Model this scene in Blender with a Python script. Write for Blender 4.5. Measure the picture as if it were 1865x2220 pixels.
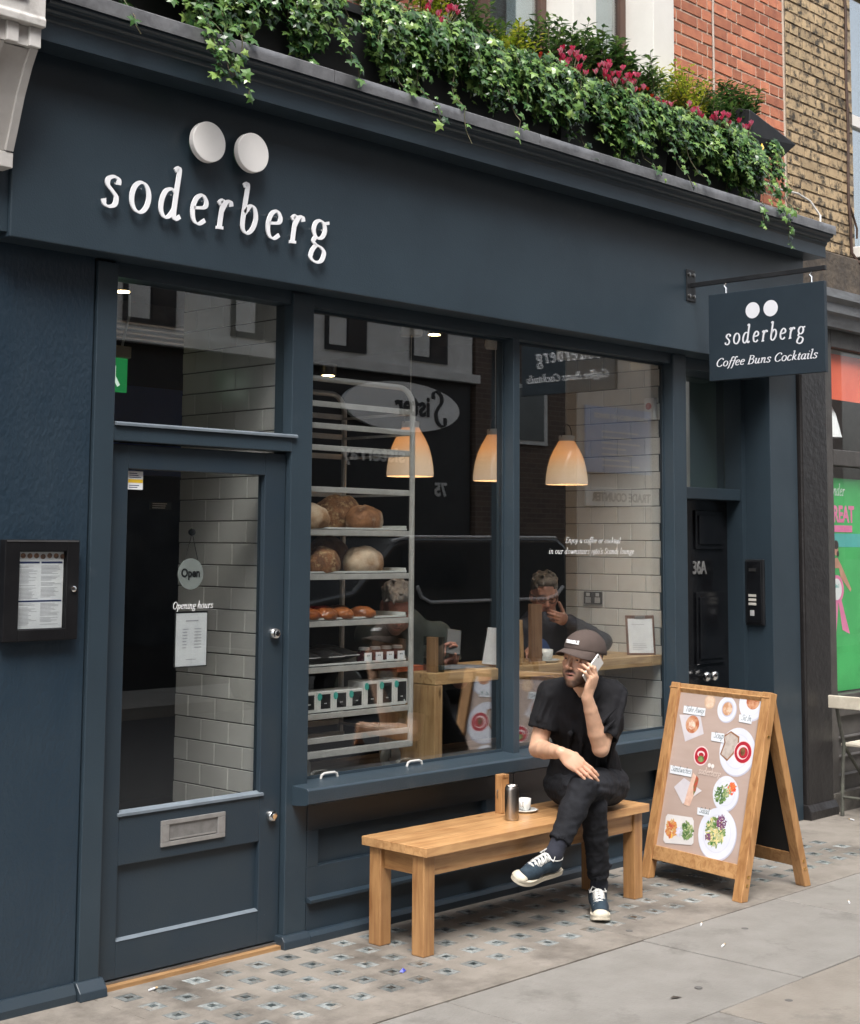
import bpy, bmesh, math, random
import numpy as np
from mathutils import Vector, Matrix, noise as mnoise
random.seed(7)
rng = np.random.default_rng(7)
for o in list(bpy.data.objects):
    bpy.data.objects.remove(o)
scene = bpy.context.scene
COL = scene.collection
R = math.radians

# ------------------------------------------------------------------ camera
VF = Vector((0.71732, 0.68933, 0.10140)); VR = Vector((0.69238, -0.72150, 0.00677)); VU = Vector((-0.07783, -0.06535, 0.99482))
cam = bpy.data.cameras.new('camera'); camo = bpy.data.objects.new('camera', cam); COL.objects.link(camo)
camo.matrix_world = Matrix(((VR.x, VU.x, -VF.x, -2.847), (VR.y, VU.y, -VF.y, -4.99), (VR.z, VU.z, -VF.z, 1.702), (0, 0, 0, 1)))
cam.sensor_fit = 'VERTICAL'; cam.sensor_height = 24.0; cam.sensor_width = 24.0
cam.lens = 24.0 * 3270 / 2220; cam.shift_y = -264 / 2220
cam.clip_start = 0.05; cam.clip_end = 600
scene.camera = camo

# ------------------------------------------------------------------ light
SUN_EL, SUN_AZ = 58.0, 224.0           # azimuth: direction the light comes from, degrees counted from +Y towards +X
world = bpy.data.worlds.new('World'); scene.world = world; world.use_nodes = True
wn = world.node_tree; wn.nodes.clear()
sky = wn.nodes.new('ShaderNodeTexSky'); sky.sky_type = 'NISHITA'; sky.sun_disc = False
sky.sun_elevation = R(SUN_EL); sky.sun_rotation = R(SUN_AZ); sky.air_density = 1.0; sky.dust_density = 4.0; sky.ozone_density = 1.0
bg = wn.nodes.new('ShaderNodeBackground'); bg.inputs[1].default_value = 0.15
hs = wn.nodes.new('ShaderNodeHueSaturation'); hs.inputs['Saturation'].default_value = 0.35
wo = wn.nodes.new('ShaderNodeOutputWorld')
wn.links.new(sky.outputs[0], hs.inputs['Color']); wn.links.new(hs.outputs[0], bg.inputs[0]); wn.links.new(bg.outputs[0], wo.inputs[0])
sun = bpy.data.lights.new('sun', 'SUN'); sun.energy = 1.5; sun.angle = R(26); sun.color = (1.0, 0.965, 0.92)
suno = bpy.data.objects.new('sun', sun); COL.objects.link(suno)
sd = Vector((math.sin(R(SUN_AZ)) * math.cos(R(SUN_EL)), math.cos(R(SUN_AZ)) * math.cos(R(SUN_EL)), math.sin(R(SUN_EL))))
suno.rotation_euler = sd.to_track_quat('Z', 'Y').to_euler()
scene.view_settings.view_transform = 'Standard'; scene.view_settings.look = 'None'
scene.view_settings.exposure = 1.32; scene.view_settings.gamma = 1.0
scene.cycles.max_bounces = 6; scene.cycles.diffuse_bounces = 3; scene.cycles.transmission_bounces = 3; scene.cycles.transparent_max_bounces = 12; scene.cycles.glossy_bounces = 3
scene.cycles.use_denoising = True
scene.cycles.sample_clamp_indirect = 6.0

# ------------------------------------------------------------------ helpers
def tag(o, label=None, cat=None, group=None, kind=None):
    if label: o['label'] = label
    if cat: o['category'] = cat
    if group: o['group'] = group
    if kind: o['kind'] = kind
    return o
def thing(name, label, cat, loc=(0, 0, 0), rot=(0, 0, 0), group=None, kind=None):
    o = bpy.data.objects.new(name, None); COL.objects.link(o); o.empty_display_size = 0.1
    o.location = loc; o.rotation_euler = rot
    return tag(o, label, cat, group, kind)
def copy_tree(o, parent=None):
    c = o.copy(); COL.objects.link(c); c.parent = parent
    for ch in o.children:
        copy_tree(ch, c)
    return c
def root_loc(p):
    v = Vector((0, 0, 0))
    while p is not None:
        v += p.location; p = p.parent
    return v
class MB:
    """collects polygons for one mesh"""
    def __init__(s): s.v = []; s.f = []
    def add(s, vs, fs):
        n = len(s.v); s.v += [tuple(a) for a in vs]; s.f += [tuple(n + i for i in f) for f in fs]; return s
    def box(s, x0, x1, y0, y1, z0, z1):
        return s.add([(x0, y0, z0), (x1, y0, z0), (x1, y1, z0), (x0, y1, z0), (x0, y0, z1), (x1, y0, z1), (x1, y1, z1), (x0, y1, z1)],
                     [(0, 3, 2, 1), (4, 5, 6, 7), (0, 1, 5, 4), (1, 2, 6, 5), (2, 3, 7, 6), (3, 0, 4, 7)])
    def prism(s, pts, ax, lo, hi):
        """polygon pts (2-d) swept along axis ax from lo to hi"""
        n = len(pts)
        def m(p, t):
            return {'x': (t, p[0], p[1]), 'y': (p[0], t, p[1]), 'z': (p[0], p[1], t)}[ax]
        vs = [m(p, lo) for p in pts] + [m(p, hi) for p in pts]
        fs = [tuple(range(n)), tuple(range(2 * n - 1, n - 1, -1))] + [(i, i + n, (i + 1) % n + n, (i + 1) % n) for i in range(n)]
        return s.add(vs, fs)
    def tube(s, pts, r, n=8, caps=True):
        pts = [Vector(p) for p in pts]; rr = r if isinstance(r, (list, tuple)) else [r] * len(pts)
        rings = []; up = None
        for i, p in enumerate(pts):
            d = (pts[min(i + 1, len(pts) - 1)] - pts[max(i - 1, 0)])
            d = d.normalized() if d.length > 1e-9 else Vector((0, 0, 1))
            if up is None:
                up = Vector((0, 0, 1)) if abs(d.z) < .9 else Vector((1, 0, 0))
            a = d.cross(up)
            if a.length < 1e-6: a = d.cross(Vector((0, 1, 0)))
            a.normalize(); b = a.cross(d).normalized(); up = b
            rings.append([p + (a * math.cos(2 * math.pi * k / n) + b * math.sin(2 * math.pi * k / n)) * rr[i] for k in range(n)])
        vs = [q for g in rings for q in g]; fs = []
        for i in range(len(pts) - 1):
            for k in range(n):
                fs.append((i * n + k, i * n + (k + 1) % n, (i + 1) * n + (k + 1) % n, (i + 1) * n + k))
        if caps:
            fs.append(tuple(range(n - 1, -1, -1))); fs.append(tuple((len(pts) - 1) * n + k for k in range(n)))
        return s.add(vs, fs)
    def lathe(s, prof, c=(0, 0, 0), ax='z', n=24, caps=True):
        """prof: (radius, height) pairs"""
        c = Vector(c); vs = []
        for r, h in prof:
            for k in range(n):
                a = 2 * math.pi * k / n
                q = {'z': (r * math.cos(a), r * math.sin(a), h), 'y': (r * math.cos(a), h, r * math.sin(a)), 'x': (h, r * math.cos(a), r * math.sin(a))}[ax]
                vs.append(c + Vector(q))
        fs = []
        for i in range(len(prof) - 1):
            for k in range(n):
                q = (i * n + k, i * n + (k + 1) % n, (i + 1) * n + (k + 1) % n, (i + 1) * n + k)
                fs.append(q if ax != 'y' else q[::-1])
        if caps:
            fs.append(tuple(range(n - 1, -1, -1))); fs.append(tuple((len(prof) - 1) * n + k for k in range(n)))
        return s.add(vs, fs)
    def xform(s, M):
        s.v = [tuple(M @ Vector(p)) for p in s.v]; return s
    def build(s, name, mat, parent=None, smooth=False, bevel=0, local=False, segs=2):
        off = Vector((0, 0, 0)) if (local or parent is None) else root_loc(parent)
        me = bpy.data.meshes.new(name)
        me.from_pydata([(p[0] - off.x, p[1] - off.y, p[2] - off.z) for p in s.v], [], s.f)
        me.validate(); 
        bm = bmesh.new(); bm.from_mesh(me); bmesh.ops.recalc_face_normals(bm, faces=bm.faces); bm.to_mesh(me); bm.free()
        if mat is not None: me.materials.append(mat)
        if smooth:
            me.polygons.foreach_set('use_smooth', [True] * len(me.polygons))
            if smooth != 'all': me.set_sharp_from_angle(angle=R(40))
        o = bpy.data.objects.new(name, me); COL.objects.link(o); o.parent = parent
        if bevel:
            b = o.modifiers.new('bevel', 'BEVEL'); b.width = bevel; b.segments = segs; b.limit_method = 'ANGLE'; b.harden_normals = False
        return o
def box(name, mat, parent, x0, x1, y0, y1, z0, z1, bevel=0, local=False):
    return MB().box(x0, x1, y0, y1, z0, z1).build(name, mat, parent, bevel=bevel, local=local)
def inst(name, me, parent, loc=(0, 0, 0), rot=(0, 0, 0), scale=(1, 1, 1)):
    o = bpy.data.objects.new(name, me); COL.objects.link(o); o.parent = parent; o.location = loc; o.rotation_euler = rot; o.scale = scale
    return o

# ------------------------------------------------------------------ materials
MATS = {}
def pm(name, col, rough=.5, col2=None, scale=6, lo=.4, hi=.6, bump=0, bscale=60, metal=0, rnd=0, coat=0, space='pos', stretch=(1, 1, 1), spec=.5, detail=5, sss=0, trans=0, emit=None, estr=0, rvar=0, col3=None, scale3=1.3, lo3=.5, hi3=.7):
    if name in MATS: return MATS[name]
    m = bpy.data.materials.new(name); m.use_nodes = True; nt = m.node_tree; N = nt.nodes; L = nt.links
    b = N['Principled BSDF']
    b.inputs['Roughness'].default_value = rough; b.inputs['Metallic'].default_value = metal
    b.inputs['Specular IOR Level'].default_value = spec
    if coat: b.inputs['Coat Weight'].default_value = coat; b.inputs['Coat Roughness'].default_value = .08
    if sss:
        b.inputs['Subsurface Weight'].default_value = sss; b.inputs['Subsurface Radius'].default_value = (.012, .005, .003); b.inputs['Subsurface Scale'].default_value = 1.0
    if trans: b.inputs['Transmission Weight'].default_value = trans
    if emit: b.inputs['Emission Color'].default_value = (*emit, 1); b.inputs['Emission Strength'].default_value = estr
    src = None
    if space == 'pos':
        g = N.new('ShaderNodeNewGeometry'); src = g.outputs['Position']
    else:
        g = N.new('ShaderNodeTexCoord'); src = g.outputs['Object']
    if stretch != (1, 1, 1) or rnd:
        mp = N.new('ShaderNodeMapping'); mp.inputs['Scale'].default_value = stretch; L.new(src, mp.inputs['Vector']); src = mp.outputs[0]
        if rnd and space != 'pos':
            oi = N.new('ShaderNodeObjectInfo'); ml = N.new('ShaderNodeMath'); ml.operation = 'MULTIPLY'; ml.inputs[1].default_value = 37.0
            L.new(oi.outputs['Random'], ml.inputs[0]); L.new(ml.outputs[0], mp.inputs['Location'])
    out = None
    if col2 is not None:
        n = N.new('ShaderNodeTexNoise'); n.inputs['Scale'].default_value = scale; n.inputs['Detail'].default_value = detail; n.inputs['Roughness'].default_value = .62
        L.new(src, n.inputs['Vector'])
        mr = N.new('ShaderNodeMapRange'); mr.inputs['From Min'].default_value = lo; mr.inputs['From Max'].default_value = hi; L.new(n.outputs['Fac'], mr.inputs['Value'])
        mx = N.new('ShaderNodeMix'); mx.data_type = 'RGBA'; mx.inputs['A'].default_value = (*col, 1); mx.inputs['B'].default_value = (*col2, 1)
        L.new(mr.outputs[0], mx.inputs['Factor']); out = mx.outputs['Result']
        if rvar:
            rr = N.new('ShaderNodeMapRange'); rr.inputs['To Min'].default_value = rough - rvar; rr.inputs['To Max'].default_value = rough + rvar
            L.new(n.outputs['Fac'], rr.inputs['Value']); L.new(rr.outputs[0], b.inputs['Roughness'])
    else:
        c = N.new('ShaderNodeRGB'); c.outputs[0].default_value = (*col, 1); out = c.outputs[0]
    if col3 is not None:
        n3 = N.new('ShaderNodeTexNoise'); n3.inputs['Scale'].default_value = scale3; n3.inputs['Detail'].default_value = 8; n3.inputs['Roughness'].default_value = .7
        L.new(src, n3.inputs['Vector'])
        m3 = N.new('ShaderNodeMapRange'); m3.inputs['From Min'].default_value = lo3; m3.inputs['From Max'].default_value = hi3; L.new(n3.outputs['Fac'], m3.inputs['Value'])
        x3 = N.new('ShaderNodeMix'); x3.data_type = 'RGBA'; L.new(out, x3.inputs['A']); x3.inputs['B'].default_value = (*col3, 1); L.new(m3.outputs[0], x3.inputs['Factor']); out = x3.outputs['Result']
    if rnd:
        oi = N.new('ShaderNodeObjectInfo'); hv = N.new('ShaderNodeHueSaturation'); mr = N.new('ShaderNodeMapRange')
        mr.inputs['To Min'].default_value = 1 - rnd; mr.inputs['To Max'].default_value = 1 + rnd
        L.new(oi.outputs['Random'], mr.inputs['Value']); L.new(mr.outputs[0], hv.inputs['Value']); L.new(out, hv.inputs['Color']); out = hv.outputs[0]
    L.new(out, b.inputs['Base Color'])
    if bump:
        nb = N.new('ShaderNodeTexNoise'); nb.inputs['Scale'].default_value = bscale; nb.inputs['Detail'].default_value = 4; L.new(src, nb.inputs['Vector'])
        bp = N.new('ShaderNodeBump'); bp.inputs['Strength'].default_value = bump; bp.inputs['Distance'].default_value = .01; L.new(nb.outputs['Fac'], bp.inputs['Height']); L.new(bp.outputs[0], b.inputs['Normal'])
    MATS[name] = m
    return m
def wood(name, c1, c2, axis='x', rough=.45, scale=1.0, coat=0.0):
    if name in MATS: return MATS[name]
    m = bpy.data.materials.new(name); m.use_nodes = True; nt = m.node_tree; N = nt.nodes; L = nt.links; b = N['Principled BSDF']
    tc = N.new('ShaderNodeTexCoord'); mp = N.new('ShaderNodeMapping'); L.new(tc.outputs['Object'], mp.inputs['Vector'])
    lo, hi = 1.6 * scale, 26 * scale
    mp.inputs['Scale'].default_value = {'x': (lo, hi, hi), 'y': (hi, lo, hi), 'z': (hi, hi, lo)}[axis]
    oi = N.new('ShaderNodeObjectInfo'); ml = N.new('ShaderNodeMath'); ml.operation = 'MULTIPLY'; ml.inputs[1].default_value = 31.0
    L.new(oi.outputs['Random'], ml.inputs[0]); L.new(ml.outputs[0], mp.inputs['Location'])
    n1 = N.new('ShaderNodeTexNoise'); n1.inputs['Scale'].default_value = 1.4; n1.inputs['Detail'].default_value = 6; n1.inputs['Roughness'].default_value = .6; n1.inputs['Distortion'].default_value = .9
    L.new(mp.outputs[0], n1.inputs['Vector'])
    n2 = N.new('ShaderNodeTexNoise'); n2.inputs['Scale'].default_value = 9; n2.inputs['Detail'].default_value = 4; L.new(tc.outputs['Object'], n2.inputs['Vector'])
    ad = N.new('ShaderNodeMath'); ad.operation = 'MULTIPLY_ADD'; ad.inputs[1].default_value = .35; L.new(n2.outputs['Fac'], ad.inputs[0]); L.new(n1.outputs['Fac'], ad.inputs[2])
    cr = N.new('ShaderNodeValToRGB'); L.new(ad.outputs[0], cr.inputs[0])
    cr.color_ramp.elements[0].position = .46; cr.color_ramp.elements[0].color = (c2[0] * .78, c2[1] * .72, c2[2] * .68, 1); cr.color_ramp.elements[1].position = .78; cr.color_ramp.elements[1].color = (*c1, 1)
    # knots
    vo = N.new('ShaderNodeTexVoronoi'); vo.inputs['Scale'].default_value = 3.2; mk = N.new('ShaderNodeMapping')
    mk.inputs['Scale'].default_value = {'x': (.75, 2.2, 2.2), 'y': (2.2, .75, 2.2), 'z': (2.2, 2.2, .75)}[axis]
    L.new(tc.outputs['Object'], mk.inputs['Vector']); L.new(ml.outputs[0], mk.inputs['Location']); L.new(mk.outputs[0], vo.inputs['Vector'])
    kr = N.new('ShaderNodeMapRange'); kr.inputs['From Min'].default_value = .03; kr.inputs['From Max'].default_value = .085; L.new(vo.outputs['Distance'], kr.inputs['Value'])
    mx = N.new('ShaderNodeMix'); mx.data_type = 'RGBA'; mx.inputs['A'].default_value = (c2[0] * .35, c2[1] * .3, c2[2] * .25, 1)
    L.new(kr.outputs[0], mx.inputs['Factor']); L.new(cr.outputs[0], mx.inputs['B']); 
    hv = N.new('ShaderNodeHueSaturation'); mr = N.new('ShaderNodeMapRange'); mr.inputs['To Min'].default_value = .86; mr.inputs['To Max'].default_value = 1.12
    L.new(oi.outputs['Random'], mr.inputs['Value']); L.new(mr.outputs[0], hv.inputs['Value']); L.new(mx.outputs['Result'], hv.inputs['Color']); L.new(hv.outputs[0], b.inputs['Base Color'])
    b.inputs['Roughness'].default_value = rough
    if coat: b.inputs['Coat Weight'].default_value = coat; b.inputs['Coat Roughness'].default_value = .25
    bp = N.new('ShaderNodeBump'); bp.inputs['Strength'].default_value = .12; bp.inputs['Distance'].default_value = .004; L.new(n1.outputs['Fac'], bp.inputs['Height']); L.new(bp.outputs[0], b.inputs['Normal'])
    MATS[name] = m; return m
def glass_mat(name, f0=.13, tint=(.985, .995, .99), gloss_rough=0.0, fmax=.85):
    m = bpy.data.materials.new(name); m.use_nodes = True; nt = m.node_tree; N = nt.nodes; L = nt.links; N.remove(N['Principled BSDF'])
    t = N.new('ShaderNodeBsdfTransparent'); t.inputs[0].default_value = (*tint, 1)
    g = N.new('ShaderNodeBsdfGlossy'); g.inputs['Roughness'].default_value = gloss_rough; g.inputs[0].default_value = (.97, 1, 1, 1)
    lw = N.new('ShaderNodeLayerWeight'); lw.inputs['Blend'].default_value = .35
    mr = N.new('ShaderNodeMapRange'); mr.inputs['To Min'].default_value = f0; mr.inputs['To Max'].default_value = fmax
    pw = N.new('ShaderNodeMath'); pw.operation = 'POWER'; pw.inputs[1].default_value = 2.0
    L.new(lw.outputs['Facing'], pw.inputs[0]); L.new(pw.outputs[0], mr.inputs['Value'])
    mx = N.new('ShaderNodeMixShader'); L.new(mr.outputs[0], mx.inputs[0]); L.new(t.outputs[0], mx.inputs[1]); L.new(g.outputs[0], mx.inputs[2]); L.new(mx.outputs[0], N['Material Output'].inputs[0])
    return m
def leaf_mat(name, cols, rough=.38, transl=.25):
    m = bpy.data.materials.new(name); m.use_nodes = True; nt = m.node_tree; N = nt.nodes; L = nt.links; b = N['Principled BSDF']
    g = N.new('ShaderNodeNewGeometry'); cr = N.new('ShaderNodeValToRGB'); L.new(g.outputs['Random Per Island'], cr.inputs[0])
    els = cr.color_ramp.elements
    while len(els) < len(cols): els.new(.5)
    for i, c in enumerate(cols):
        els[i].position = i / (len(cols) - 1); els[i].color = (*c, 1)
    L.new(cr.outputs[0], b.inputs['Base Color']); b.inputs['Roughness'].default_value = rough; b.inputs['Specular IOR Level'].default_value = .45
    tr = N.new('ShaderNodeBsdfTranslucent'); L.new(cr.outputs[0], tr.inputs[0]); mx = N.new('ShaderNodeMixShader'); mx.inputs[0].default_value = transl
    L.new(b.outputs[0], mx.inputs[1]); L.new(tr.outputs[0], mx.inputs[2]); L.new(mx.outputs[0], N['Material Output'].inputs[0])
    return m
PAINT = pm('slate_paint', (.030, .047, .062), .38, (.023, .037, .050), 2.2, .32, .68, .10, 160, rvar=.10, col3=(.042, .058, .071), scale3=5.5, lo3=.62, hi3=.80)
PAINT_ROUGH = pm('slate_paint_rough', (.017, .032, .049), .36, (.022, .038, .055), 5.0, .35, .7, .45, 60, rvar=.1, stretch=(1, 1, .55))
PAINT_WORN = pm('slate_paint_worn', (.019, .032, .046), .40, (.024, .036, .047), 4.0, .35, .65, .08, 160, col3=(.12, .14, .15), scale3=13, lo3=.69, hi3=.78)
BLACKPAINT = pm('black_gloss_paint', (.006, .0065, .008), .16, (.010, .011, .013), 6, bump=.05, bscale=90)
BLACK = pm('black_metal', (.012, .013, .015), .4, (.018, .019, .021), 9)
LEAD = pm('lead_sheet', (.22, .225, .235), .42, (.12, .123, .13), 7, .35, .65, .18, 30, metal=.35, col3=(.30, .31, .32), scale3=3, lo3=.55, hi3=.75)
STEEL = pm('brushed_steel', (.42, .41, .40), .34, (.33, .33, .32), 20, metal=1, stretch=(1, 30, 30))
CHROME = pm('chrome', (.75, .75, .74), .12, (.6, .6, .6), 5, metal=1)
WHITE = pm('white_print', (.78, .79, .80), .5, (.72, .73, .74), 9)
PAPER = pm('paper', (.74, .76, .78), .6, (.68, .70, .73), 14)
GLASS = glass_mat('shop_glass', .115)
GLASS_UP = glass_mat('upper_glass', .22, (.8, .85, .86))

# ------------------------------------------------------------------ stroke lettering (slanted old-style roman)
def _ell(cx, cy, rx, ry, n=18, a0=90):
    return [(cx + rx * math.cos(R(a0 + 360 * i / n)), cy + ry * math.sin(R(a0 + 360 * i / n))) for i in range(n + 1)]
_ASC = 1.72
GL = {
 's': (.66, [[(.54, .76), (.52, .93), (.34, 1.0), (.14, .90), (.14, .70), (.34, .52), (.50, .34), (.48, .10), (.28, 0), (.10, .05), (.04, .22)]]),
 'o': (.84, [_ell(.40, .5, .33, .5)]),
 'd': (.92, [[(.60, .86), (.42, .99), (.18, .90), (.05, .58), (.06, .22), (.22, .01), (.42, .08), (.58, .34)], [(.44, 1.64), (.62, _ASC), (.60, .95), (.58, .20), (.66, 0), (.84, .12)]]),
 'e': (.72, [[(.10, .52), (.52, .60), (.58, .80), (.40, 1.0), (.16, .86), (.05, .48), (.14, .10), (.36, 0), (.60, .16)]]),
 'r': (.66, [[(.02, .84), (.20, .97), (.18, .5), (.16, 0)], [(.18, .58), (.34, .92), (.52, .98), (.58, .82)], [(.02, 0.0), (.32, 0.02)]]),
 'b': (.84, [[(.00, 1.64), (.18, _ASC), (.15, 1.0), (.13, .22), (.34, 0), (.58, .20), (.68, .58), (.58, .92), (.38, .98), (.17, .70)]]),
 'g': (.80, [_ell(.36, .66, .27, .33), [(.54, .90), (.66, .93), (.80, .97)], [(.22, .38), (.12, .20), (.26, .08), (.52, .00), (.68, -.18), (.58, -.48), (.30, -.56), (.06, -.42), (.10, -.16), (.26, .06)]]),
 'a': (.80, [[(.60, .86), (.42, .99), (.18, .90), (.05, .58), (.06, .22), (.22, .01), (.42, .08), (.56, .34)], [(.64, 1.0), (.58, .5), (.58, .12), (.66, 0), (.80, .12)]]),
 'c': (.66, [[(.56, .80), (.48, .97), (.30, .98), (.10, .75), (.05, .40), (.16, .08), (.36, 0), (.58, .16)]]),
 'f': (.50, [[(.70, 1.50), (.62, 1.70), (.46, 1.64), (.36, 1.3), (.22, .3), (.10, -.35), (-.06, -.5)], [(.08, .92), (.56, .95)]]),
 'h': (.86, [[(.02, 1.64), (.20, _ASC), (.16, .9), (.10, 0)], [(.14, .5), (.36, .92), (.56, .96), (.62, .7), (.58, .2), (.66, 0), (.84, .12)]]),
 'i': (.42, [[(.02, .84), (.20, .98), (.16, .5), (.16, .12), (.26, 0), (.40, .12)], [(.22, 1.36), (.26, 1.46)]]),
 'j': (.40, [[(.04, .84), (.20, .98), (.14, .3), (.06, -.3), (-.14, -.5)], [(.22, 1.36), (.26, 1.46)]]),
 'k': (.78, [[(.02, 1.64), (.20, _ASC), (.16, .9), (.10, 0)], [(.14, .42), (.40, .7), (.56, .96)], [(.30, .56), (.48, .2), (.74, .02)]]),
 'l': (.42, [[(.02, 1.64), (.20, _ASC), (.16, .9), (.14, .14), (.24, 0), (.40, .12)]]),
 'n': (.88, [[(.00, .84), (.18, .98), (.14, .5), (.10, 0)], [(.14, .5), (.36, .92), (.56, .96), (.62, .7), (.58, .2), (.66, 0), (.84, .12)]]),
 'm': (1.3, [[(.00, .84), (.18, .98), (.14, .5), (.10, 0)], [(.14, .5), (.34, .92), (.50, .96), (.56, .7), (.52, 0)], [(.55, .5), (.76, .92), (.94, .96), (1.0, .7), (.96, .2), (1.04, 0), (1.22, .12)]]),
 'p': (.86, [[(.00, .84), (.18, .98), (.14, .4), (.08, -.55)], [(.15, .62), (.36, .96), (.58, .88), (.66, .5), (.52, .08), (.30, .0), (.12, .2)], [(-.06, -.55), (.22, -.55)]]),
 't': (.48, [[(.24, 1.28), (.18, .7), (.14, .16), (.24, 0), (.42, .12)], [(.02, .90), (.44, .95)]]),
 'u': (.90, [[(.02, .86), (.18, .98), (.14, .5), (.14, .14), (.28, 0), (.46, .12), (.60, .45)], [(.66, .98), (.60, .4), (.60, .12), (.70, 0), (.86, .12)]]),
 'v': (.74, [[(.02, .92), (.16, .9), (.26, 0)], [(.26, 0), (.5, .4), (.62, .96)]]),
 'w': (1.1, [[(.02, .92), (.14, .9), (.24, 0)], [(.24, 0), (.46, .4), (.56, .96)], [(.56, .96), (.60, .4), (.66, 0)], [(.66, 0), (.9, .4), (1.0, .96)]]),
 'y': (.78, [[(.02, .92), (.16, .92), (.30, .1)], [(.62, .96), (.5, .5), (.3, 0), (.08, -.42), (-.1, -.48)]]),
 'A': (1.1, [[(.0, 0), (.3, .75), (.58, 1.6)], [(.58, 1.6), (.76, .8), (.94, 0)], [(.2, .55), (.84, .55)], [(-.1, 0), (.14, 0)], [(.78, 0), (1.08, 0)]]),
 'B': (1.0, [[(.22, 1.58), (.18, .8), (.14, 0)], [(.06, 1.58), (.5, 1.6), (.78, 1.38), (.66, 1.0), (.2, .86)], [(.3, .88), (.7, .84), (.88, .5), (.7, .1), (.4, 0), (.0, 0)]]),
 'C': (1.06, [[(1.0, 1.25), (.9, 1.52), (.62, 1.6), (.28, 1.3), (.1, .8), (.2, .25), (.5, 0), (.82, .1), (.98, .32)]]),
 'E': (.96, [[(.24, 1.58), (.18, .8), (.14, 0)], [(.08, 1.58), (.5, 1.58), (.86, 1.56), (.9, 1.3)], [(.2, .84), (.66, .86)], [(.0, 0), (.5, .0), (.78, .03), (.86, .32)]]),
 'O': (1.2, [_ell(.58, .8, .48, .8)]),
 'S': (.84, [[(.74, 1.24), (.7, 1.5), (.46, 1.6), (.2, 1.42), (.2, 1.12), (.46, .84), (.66, .56), (.62, .18), (.36, 0), (.12, .08), (.06, .4)]]),
 'T': (1.0, [[(.58, 1.56), (.5, .8), (.42, 0)], [(.08, 1.3), (.12, 1.56), (.5, 1.56), (1.0, 1.58), (1.0, 1.3)], [(.26, 0), (.6, 0)]]),
 'I': (.5, [[(.3, 1.58), (.24, .8), (.18, 0)], [(.12, 1.58), (.48, 1.58)], [(.0, 0), (.36, 0)]]),
 '1': (.5, [[(.1, .8), (.26, .98), (.22, .5), (.18, 0)]]), '9': (.7, [_ell(.34, .55, .26, .42), [(.6, .6), (.5, .0), (.3, -.4)]]),
 '6': (.7, [_ell(.36, .42, .27, .42), [(.1, .45), (.2, 1.0), (.46, 1.45)]]), '0': (.72, [_ell(.36, .5, .28, .48)]), "'": (.26, [[(.2, 1.7), (.12, 1.35)]]),
 ' ': (.42, []), '.': (.3, [[(.1, .03), (.14, .1)]])}
def spline(pts, closed=False, n=7):
    out = []; m = len(pts)
    if closed: pts = pts[:-1]; m -= 1
    for i in range(m if closed else m - 1):
        g = lambda j: Vector((*(pts[j % m] if closed else pts[min(max(j, 0), m - 1)]), 0))
        p0, p1, p2, p3 = g(i - 1), g(i), g(i + 1), g(i + 2)
        for k in range(n):
            t = k / n
            out.append(.5 * ((2 * p1) + (p2 - p0) * t + (2 * p0 - 5 * p1 + 4 * p2 - p3) * t * t + (3 * p1 - p0 - 3 * p2 + p3) * t ** 3))
    out.append(out[0].copy() if closed else Vector((*pts[-1], 0)))
    return out
def glyph_mesh(mb, ch, x, z, s, depth, thin=.055, thick=.15, shear=.16, lift=0.0002, flip=1, n=7):
    """adds one glyph to mb; lies in the XZ plane, front towards -Y (depth metres thick, back at y=0)"""
    adv, strokes = GL[ch]; ly = 0
    for st in strokes:
        closed = len(st) > 10 and abs(st[0][0] - st[-1][0]) + abs(st[0][1] - st[-1][1]) < 1e-6
        c = spline(st, closed, n if not closed else 3); L = []; Rr = []
        for i, p in enumerate(c):
            d = c[min(i + 1, len(c) - 1)] - c[max(i - 1, 0)]
            if closed and i in (0, len(c) - 1): d = c[1] - c[-2]
            d = d.normalized() if d.length > 1e-9 else Vector((0, 1, 0))
            w = thin + (thick - thin) * abs(d.y + .25 * d.x) ** 1.2
            if not closed and (i == 0 or i == len(c) - 1): w = max(w, thin * 1.5)
            nrm = Vector((-d.y, d.x, 0)) * w * .5
            L.append(p + nrm); Rr.append(p - nrm)
        f = lambda p, y: (x + flip * (p.x + shear * p.y) * s, y, z + p.y * s)
        m = len(c); yf = -depth - lift * ly; ly += 1
        vs = [f(p, yf) for p in L] + [f(p, yf) for p in Rr] + [f(p, 0) for p in L] + [f(p, 0) for p in Rr]
        fs = []
        for i in range(m - 1):
            fs += [(i, i + 1, m + i + 1, m + i), (i, 2 * m + i, 2 * m + i + 1, i + 1), (m + i, m + i + 1, 3 * m + i + 1, 3 * m + i)]
        if not closed: fs += [(0, m, 3 * m, 2 * m), (m - 1, 3 * m - 1, 4 * m - 1, 2 * m - 1)]
        mb.add(vs, fs)
    return adv * s
def text_width(t, s, sp=.06): return sum((GL[c][0] + sp) * s for c in t) - sp * s
def stroke_text(mb, t, x, z, s, depth=.0006, sp=.06, width=None, **k):
    fx = 1.0 if width is None else width / text_width(t, s, sp)
    for c in t:
        glyph_mesh(mb, c, x, z, s, depth, flip=fx, **k); x += (GL[c][0] + sp) * s * fx
    return mb
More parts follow.
